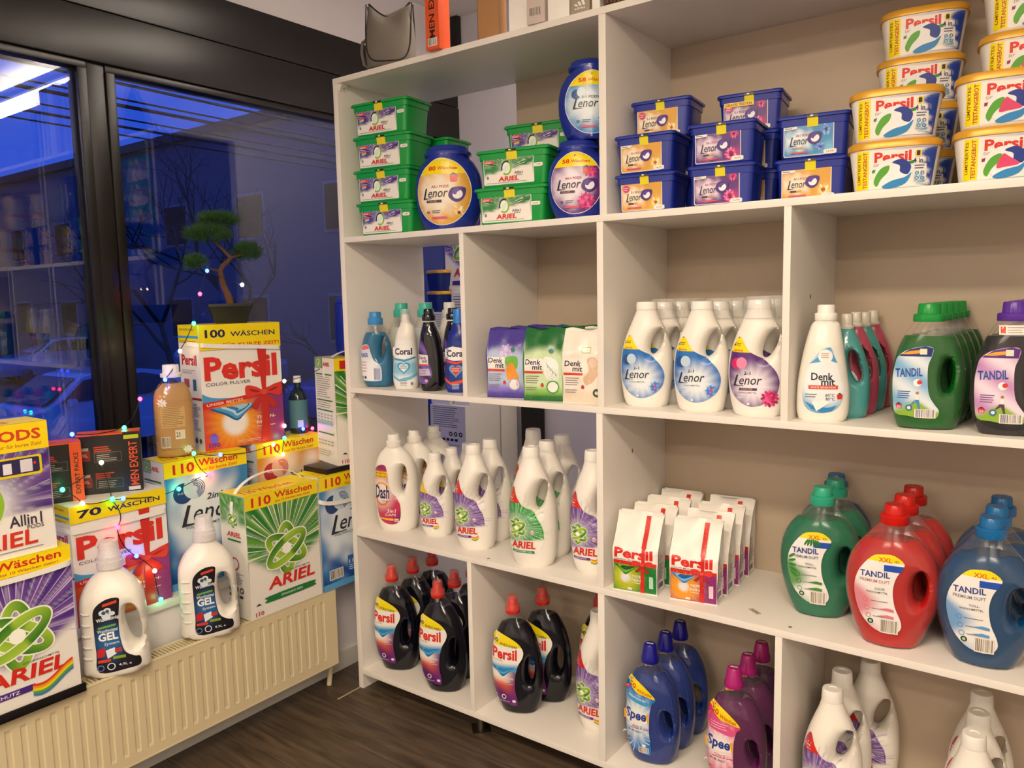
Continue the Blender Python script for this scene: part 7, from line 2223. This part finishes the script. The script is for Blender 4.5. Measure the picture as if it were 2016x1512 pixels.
CW, CD, CH = .271, .128, .383
green_box = carton(CW, CD, CH, ariel_carton_art(CW, CH, '#157a2c', '#7cb83c', ('110', 'Wäschen', 'Jetzt 10 Wäschen mehr Inhalt!'), 'STRAHLEND REIN', '#1f7a3c'), carton_side(CD, CH, 'ariel', '#157a2c'), top_art(CW, CD, '110 Wäschen'), None, None, ('up', CH * .85, .105))
place(green_box, 'detergent_carton', 'green and white powder carton with white loop handle on the radiator', 'carton', (-.05 - CD / 2, -.234, RZ1 + .0005), 90)
blue_box = carton(CW, .125, .386, lenor_carton_art(CW, .386), side_txt(.125, .386, 2), top_art(CW, .125, '110 Wäschen'), None, mat('blue_card', '#2f6fb4', .45), ('front', .315, -.028))
blue_box2 = carton(CW, .125, .386, lenor_carton_art(CW, .386), side_txt(.125, .386, 2), top_art(CW, .125, '110 Wäschen'), None, mat('blue_card', '#2f6fb4', .45))
place(blue_box, 'detergent_carton', 'blue powder carton with hanging strap, squeezed between green carton and shelf', 'carton', (-.05 - .0625, .043, RZ1 + .0005), 90)
place(blue_box2, 'detergent_carton', 'blue powder carton on the sill behind the second white jug', 'carton', (-.19 - .0625, -.395, ZS + .0005), 88)
gold_box = carton(.262, .125, .386, lenor_carton_art(.262, .386, True), side_txt(.125, .386, 2), top_art(.262, .125, None), None, mat('honey_card', '#d69a4a', .45))
place(gold_box, 'detergent_carton', 'golden flower powder carton behind the green one', 'carton', (-.21 - .0625, -.075, ZS + .0005), 90)
p70 = carton(.262, .128, .326, persil_carton_art(.262, .326, '70 WÄSCHEN'), carton_side(.128, .326, 'persil', RED), Art().rect(-.131, -.064, .262, .128, '#eae6de', lay=0), None, None, ('front', .262, -.004))
place(p70, 'detergent_carton', 'white and red powder carton of seventy washes on the sill', 'carton', (-.158 - .064, -.685, ZS + .0005), 90)
p100 = carton(.278, .135, .393, persil_carton_art(.278, .393, '100 WÄSCHEN', 'NUR FÜR KURZE ZEIT!'), carton_side(.135, .393, 'persil', RED), Art().rect(-.139, -.0675, .278, .135, YEL, lay=0), None, None, ('front', .335, .0, -.03))
place(p100, 'detergent_carton', 'white and red powder carton of one hundred washes under the bonsai', 'carton', (-.300, -.218, .8525), 84)
ZB = RZ1 + .0005
tray = MB().box(-.145, .145, -.068, .068, 0, .004, .001).box(-.145, .145, -.068, -.064, 0, .022, .001).box(-.145, .145, .064, .068, 0, .022, .001).mesh('tray', mat('black_tray_card', '#131013', .4))
place([P('tray', tray)], 'display_tray', 'flat black card tray under the purple powder carton', 'tray', (-.05 - .050, -1.008, ZB), 90)
pur_box = carton(CW + .005, .12, .374, ariel_carton_art(CW + .005, .374, '#4b2585', '#8c62b0', ('110', 'Wäschen', 'Jetzt 10 Wäschen mehr!'), 'FARBSCHUTZ', '#4b2585', True), carton_side(.12, .374, 'ariel', '#4b2585'), top_art(CW, .12, '110 Wäschen'), None, None, ('front', .335, -.010))
place(pur_box, 'detergent_carton', 'purple powder carton with rainbow swoosh standing on the black tray', 'carton', (-.05 - .052, -1.008, ZB + .0045), 90)
def pods_art(W, H):
    a = Art()
    bw = H * .21
    a.region([(-W / 2, 0), (W / 2, 0), (W / 2, H), (-W / 2, H)], W / 40, burst('#3f1f74', '#7a4fa0', -W * .02, H * .42, W * .22, 2, 19, lambda u, v: sstep(H * .34, H * .30, v)), lay=0)
    a.rays(-W * .02, H * .42, W * .15, W * .62, 18, '#b89ad0', .12, 6, -5, 185, (-W / 2, 0, W / 2, H))
    a.rect(-W / 2, H - bw, W, bw, '#f4d400')
    a.text('80 PODS', -W * .22, H - bw * .62, W * .66, bw * .40, '#d0401c', .03); a.text('Nur für kurze Zeit!', W * .06, H - bw * .85, W * .38, bw * .13, '#b8601c', .01)
    a.poly(rr_poly(W * .06, H * .60, W * .37, H * .15, .006), '#e0c81c'); a.poly(rr_poly(W * .08, H * .62, W * .33, H * .115, .004), '#2a2450')
    a.rect(W * .11, H * .63, W * .07, H * .08, '#e6e0ea'); a.rect(W * .25, H * .63, W * .10, H * .095, '#dcd6e0'); a.ell(W * .37, H * .69, W * .012, H * .012, '#d8301c')
    pod(a, -W * .10, H * .42, H * .19, 'ariel')
    a.text('Allin1', W * .12, H * .225, W * .27, H * .085, '#3a2f44', .012); a.text('PODS', W * .26, H * .19, W * .14, H * .032, '#4a4254', .008)
    a.text('ARIEL', -W * .28, H * .075, W * .62, H * .115, '#d8341e', .02, .05); a.lines(-W * .4, H * .045, W * .85, 1, 1, H * .006, '#a09a96')
    return a
pods = carton(.262, .11, .312, pods_art(.262, .312), carton_side(.11, .312, 'ariel', '#4b2585'), top_art(.262, .11, 'PODS'))
place(pods, 'pod_carton', 'purple pod carton with yellow banner stacked on the rainbow-swoosh carton', 'carton', (-.05 - .052, -1.027, ZB + .0045 + .3745), 90)

gj = gel_jug(.350)
place(gj, 'gel_jug', 'fat white gel jug on the radiator beside the rainbow-swoosh carton', 'jug', (-.085, -.757, ZB), 60, 'fat white gel jugs')
place(gj, 'gel_jug', 'fat white gel jug on the radiator touching the green carton', 'jug', (-.088, -.482, ZB), 64, 'fat white gel jugs')

# gift boxes lying on the seventy-wash carton
gb = gift_box(.140, .062, .160)
gb2 = gift_box(.158, .062, .168, 1)
place(gb, 'gift_box', 'black gift box with orange edge, partly behind the pod carton', 'box', (-.262, -.806, ZS + .327), 72, 'black and orange gift boxes')
place(gb2, 'gift_box', 'black gift box with orange lid next to the golden bottle', 'box', (-.248, -.655, ZS + .327), 60, 'black and orange gift boxes')
place(gold_bottle(.278), 'softener_bottle', 'honey-coloured clear bottle with white cap beside the bonsai carton', 'bottle', (-.272, -.445, .853), 70)
def round_bottle():
    m = mat('teal_back_label', '#4c7884', .4)
    b = MB().lathe([(.0001, 0), (.038, 0), (.041, .01), (.041, .15), (.03, .18), (.014, .2), (.014, .225), (.0001, .226)], 28).mesh('bottle', mat('dark_clear_bottle', '#16262c', .12, coat=.4))
    l = MB().lathe([(.0414, .025), (.0417, .027), (.0417, .145), (.0414, .147)], 28).mesh('label', m)
    s = MB().box(-.012, .012, -.0432, -.0412, .03, .06).mesh('barcode_patch', mat('pale_patch', '#cfd4d2', .5), False)
    return [P('bottle', b), P('label', l, [P('barcode_patch', s)]), P('cap', MB().lathe([(.0001, .222), (.017, .222), (.016, .25), (.0001, .251)], 20).mesh('cap', m_wcap))]
place(round_bottle(), 'softener_bottle', 'round dark bottle with teal label right of the hundred-wash carton', 'bottle', (-.275, .020, .853), 60, scale=.8)
tall = carton(.25, .145, .362, ariel_carton_art(.25, .362, '#157a2c', '#7cb83c', ('1', 'Wäschen', 'Jetzt mehr'), 'STRAHLEND REIN', '#1f7a3c'), side_txt(.145, .362, 4), top_art(.25, .145, None), None, None, ('up', .30, .085))
slab = box_mesh('slab', -.125, .125, -.062, .062, 0, .018, mat('black_box_card', '#141216', .35), .002)
place([P('slab', slab)], 'flat_box', 'flat black box lying on the blue strapped carton', 'box', (-.118, .080, RZ1 + .3868), 88)
place(tall, 'detergent_carton', 'white carton showing its dosing table side, next to the shelf', 'carton', (-.109, .150, RZ1 + .4052), 76)
place(d_aqua, 'pod_drum', 'glossy blue drum standing on the dosing-table carton', 'drum', (-.150, .165, RZ1 + .4056 + .363), 150, scale=1.0)

# goods on the sill behind the open shelf back
def back_side(W, H, seed):
    a = Art(); a.rect(-W / 2, 0, W, H, '#e6e2e0', lay=0); a.lines(-W * .42, H * .97, W * .74, 10, H * .024, H * .006, '#4a464c', seed, .25)
    for k in range(3): a.ell(W * (.08 + .14 * k), H * .68, W * .05, col='#2a282c'); a.ell(W * (.08 + .14 * k), H * .68, W * .025, col='#d8d4d2')
    for k in range(4): a.rect(W * (-.16 + .12 * k), H * .60, W * .075, H * .028, '#2a282c')
    a.rect(-W * .40, H * .66, W * .18, H * .06, '#7a3a38'); a.lines(-W * .4, H * .55, W * .8, 2, H * .03, H * .005, '#77737a', seed)
    return a
bs = carton(.20, .24, .384, back_side(.20, .384, 3)); bs2 = carton(.17, .12, .384, back_side(.17, .384, 8))
place(bs, 'detergent_carton', 'white carton side with recycling symbols behind the shelf, left one', 'carton', (-.275, .925, ZS + .0005), 0, 'cartons behind the shelf')
place(bs2, 'detergent_carton', 'white carton side with recycling symbols in the window corner', 'carton', (-.262, 1.118, ZS + .0005), 0, 'cartons behind the shelf')
bs3 = carton(.105, .16, .40, back_side(.105, .40, 5))
place(bs3, 'detergent_carton', 'small white text-covered carton stacked behind the shelf under a gold-lidded tub', 'carton', (-.332, .905, ZS + .3852), 0, 'cartons behind the shelf')
dt_b = disc_tub(DW, DD, DH, False, m_disc)
place(dt_b, 'disc_tub', 'gold-lidded tub on the text-covered carton behind the shelf', 'tub', (-.360, .885, ZS + .7857), 150, scale=.9)
place(dt_b, 'disc_tub', 'gold-lidded tub stacked on top of another one behind the shelf', 'tub', (-.357, .887, ZS + .7857 + .0912), 158, scale=.9)
pur2 = carton(.20, .12, .36, ariel_carton_art(.20, .36, '#4b2585', '#8c62b0', ('110', 'Wäschen', 'Jetzt 10'), 'FARBSCHUTZ', '#4b2585', False))
place(carton(.085, .12, .478, back_side(.085, .478, 6)), 'detergent_carton', 'narrow white carton propping the purple carton behind the shelf', 'carton', (-.225, .905, ZS + .3852), 0, 'cartons behind the shelf')
place(pur2, 'detergent_carton', 'purple burst carton seen through the open bay behind the shelf', 'carton', (-.215, .925, ZS + .8637), 0, 'cartons behind the shelf')
place([P('panel', box_mesh('panel', -.06, .06, -.008, .008, 0, .95, mat('shade_strip', '#100e0f', .5), .002))], 'shade_strip', 'narrow dark strip standing in for the shaded gap behind the shelf', 'shade strip', (-.085, 1.175, 0), 0)  # dark upright sheet added in place of the shade in the gap here

# ================================================================== BONSAI AND FAIRY LIGHTS
m_pot = mat('dark_pot_glaze', '#22241f', .45, noise=.1)
m_soil = mat('potting_soil', '#3a2c1c', .95, noise=.4, nscale=120, bump=.5)
m_btrunk = mat('bonsai_bark', '#5a3d28', .9, noise=.35, nscale=90, bump=.6)
m_need = mat('pine_needles', '#2e5420', .5, noise=.35, nscale=200)
def needles(cy, cz, ry, rz, n, seed, cx=0.0, rx=None):
    R_ = random.Random(seed)
    rx = rx or ry * .8
    mb = MB()
    for i in range(n):
        while True:
            p = Vector((R_.uniform(-1, 1), R_.uniform(-1, 1), R_.uniform(-.75, 1)))
            if .35 < p.length < 1: break
        lump = 1 + .16 * math.sin(p.x * 7 + seed) * math.sin(p.y * 6 + seed)
        b = Vector((cx + p.x * rx * lump, cy + p.y * ry * lump, cz + p.z * rz * lump))
        d = (Vector((p.x, p.y, p.z * 1.2 + .45)) + Vector((R_.uniform(-.7, .7), R_.uniform(-.7, .7), R_.uniform(-.3, .7)))).normalized()
        L = R_.uniform(.012, .024)
        o = d.orthogonal().normalized() * .0009
        w = d.cross(o)
        k = len(mb.V)
        mb.V += [tuple(b + o), tuple(b - o * .5 + w * .87), tuple(b - o * .5 - w * .87), tuple(b + d * L)]
        mb.F += [(k, k + 1, k + 3), (k + 1, k + 2, k + 3), (k + 2, k, k + 3)]
    return mb.mesh('foliage_pad', m_need, False)
ZP = .8525 + .3945
bx, by = -.300, -.213
pot = MB().loft([rrect(.095, .070, .004, 0, 2), rrect(.132, .098, .004, .052, 2), rrect(.138, .104, .004, .053, 2), rrect(.138, .104, .004, .062, 2), rrect(.124, .090, .004, .062, 2), rrect(.120, .086, .004, .050, 2)]).mesh('pot', m_pot, True, 25)
soil = MB().loft([rrect(.119, .085, .004, .050, 2), rrect(.119, .085, .004, .054, 2), rrect(.06, .04, .004, .060, 2)]).mesh('soil', m_soil)
def T_(y, z): return (0.0 + .01 * math.sin(z * 40), y - by, z - ZP)
trunk = MB().tube([T_(-.213, 1.300), T_(-.216, 1.335), T_(-.224, 1.367), T_(-.239, 1.413), T_(-.232, 1.430), T_(-.214, 1.444), T_(-.205, 1.456)], [.013, .0115, .010, .0085, .0075, .007, .006], 9)
trunk.tube([T_(-.205, 1.456), T_(-.228, 1.482), T_(-.245, 1.502), T_(-.240, 1.535), T_(-.232, 1.560)], [.006, .005, .0045, .004, .003], 7)
trunk.tube([T_(-.205, 1.456), T_(-.180, 1.462), T_(-.150, 1.468)], [.005, .004, .003], 7)
trunk.tube([T_(-.239, 1.413), T_(-.270, 1.418), T_(-.310, 1.425)], [.005, .0038, .003], 7)
trm = trunk.mesh('trunk', m_btrunk)
pads = [P('foliage_pad', needles(-.233 - by, 1.574 - ZP, .066, .020, 1500, 1), kind='stuff'), P('foliage_pad', needles(-.270 - by, 1.528 - ZP, .070, .026, 1800, 2), kind='stuff'),
        P('foliage_pad', needles(-.135 - by, 1.476 - ZP, .048, .028, 1200, 3), kind='stuff'), P('foliage_pad', needles(-.322 - by, 1.436 - ZP, .034, .022, 800, 4), kind='stuff')]
place([P('pot', pot, [P('soil', soil)], rz=math.radians(62)), P('trunk', trm)] + pads, 'bonsai', 'small cloud-pruned pine bonsai in a dark angular pot', 'bonsai', (bx, by, ZP))

LA = [(-0.25, -0.199, 1.368, 'w'), (-0.28, -0.301, 1.412, 'b'), (-0.3, -0.318, 1.341, 'r'), (-0.24, -0.382, 1.252, 'g'), (-0.29, -0.403, 1.168, 'w'), (-0.23, -0.491, 1.092, 'b'), (-0.28, -0.544, 1.038, 'r'), (-0.235, -0.619, 0.968, 'g'), (-0.235, -0.76, 0.971, 'b')]
LB = [(-0.19, -0.815, 0.837, 'g'), (-0.155, -0.784, 0.798, 'w'), (-0.15, -0.708, 0.794, 'g'), (-0.15, -0.679, 0.789, 'b'), (-0.178, -0.502, 0.774, 'g'), (-0.178, -0.422, 0.796, 'w'), (-0.178, -0.402, 0.796, 'r'), (-0.178, -0.447, 0.87, 'g'), (-0.178, -0.36, 0.851, 'b'), (-0.195, -0.155, 0.847, 'w'), (-0.198, -0.117, 0.807, 'w'), (-0.2, -0.106, 0.86, 'g'), (-0.22, -0.088, 0.897, 'w'), (-0.24, 0.004, 0.871, 'b'), (-0.24, 0.044, 0.867, 'r'), (-0.26, 0.03, 0.954, 'g'), (-0.24, -0.064, 1.045, 'w'), (-0.17, 0.041, 1.082, 'w')]
LD_ = [(-0.15, -0.708, 0.791, ''), (-0.148, -0.701, 0.714, 'r'), (-0.14, -0.66, 0.624, 'b'), (-0.14, -0.612, 0.567, 'w'), (-0.14, -0.6, 0.48, 'g')]
LE = [(-0.19, -0.815, 0.837, ''), (-0.185, -0.713, 0.891, 'w'), (-0.15, -0.708, 0.794, '')]
m_wire = mat('dark_green_wire', '#141c14', .5)
bulbm = {}
for k, c, s in (('w', '#ffd9a0', 30), ('b', '#1c2cff', 45), ('r', '#ff2038', 30), ('g', '#22ffa8', 26)):
    bulbm[k] = MB().lathe([(.0001, -.0065), (.0036, -.005), (.0056, -.0015), (.0056, .0018), (.0038, .005), (.0001, .0066)], 12).mesh('bulb', mat('bulb_' + k, c, .3, emit=c, estr=s))
def strand(L, seed):
    R_ = random.Random(seed)
    pts = []
    for i in range(len(L) - 1):
        a, b = Vector(L[i][:3]), Vector(L[i + 1][:3])
        n = 8
        sag = .10 * (b - a).length
        sd = Vector((R_.uniform(0, .012), R_.uniform(-.012, .012), 0))
        for k in range(n):
            t = k / n
            s4 = 4 * t * (1 - t)
            pts.append(a + (b - a) * t + Vector((0, 0, -sag * s4 * .5)) + sd * s4)
    pts.append(Vector(L[-1][:3]))
    return MB().tube(pts, .0013, 5).mesh('wire', m_wire, True, 0)
ls = []
for k, L in enumerate((LA, LB, LD_, LE)):
    ls.append(P('wire', strand(L, k)))
    for p in L:
        if p[3]: ls.append(P('bulb', bulbm[p[3]], loc=(p[0] + .005, p[1], p[2])))
place(ls, 'fairy_lights', 'string of coloured fairy lights draped over the cartons on the sill', 'lights', (0, 0, 0))
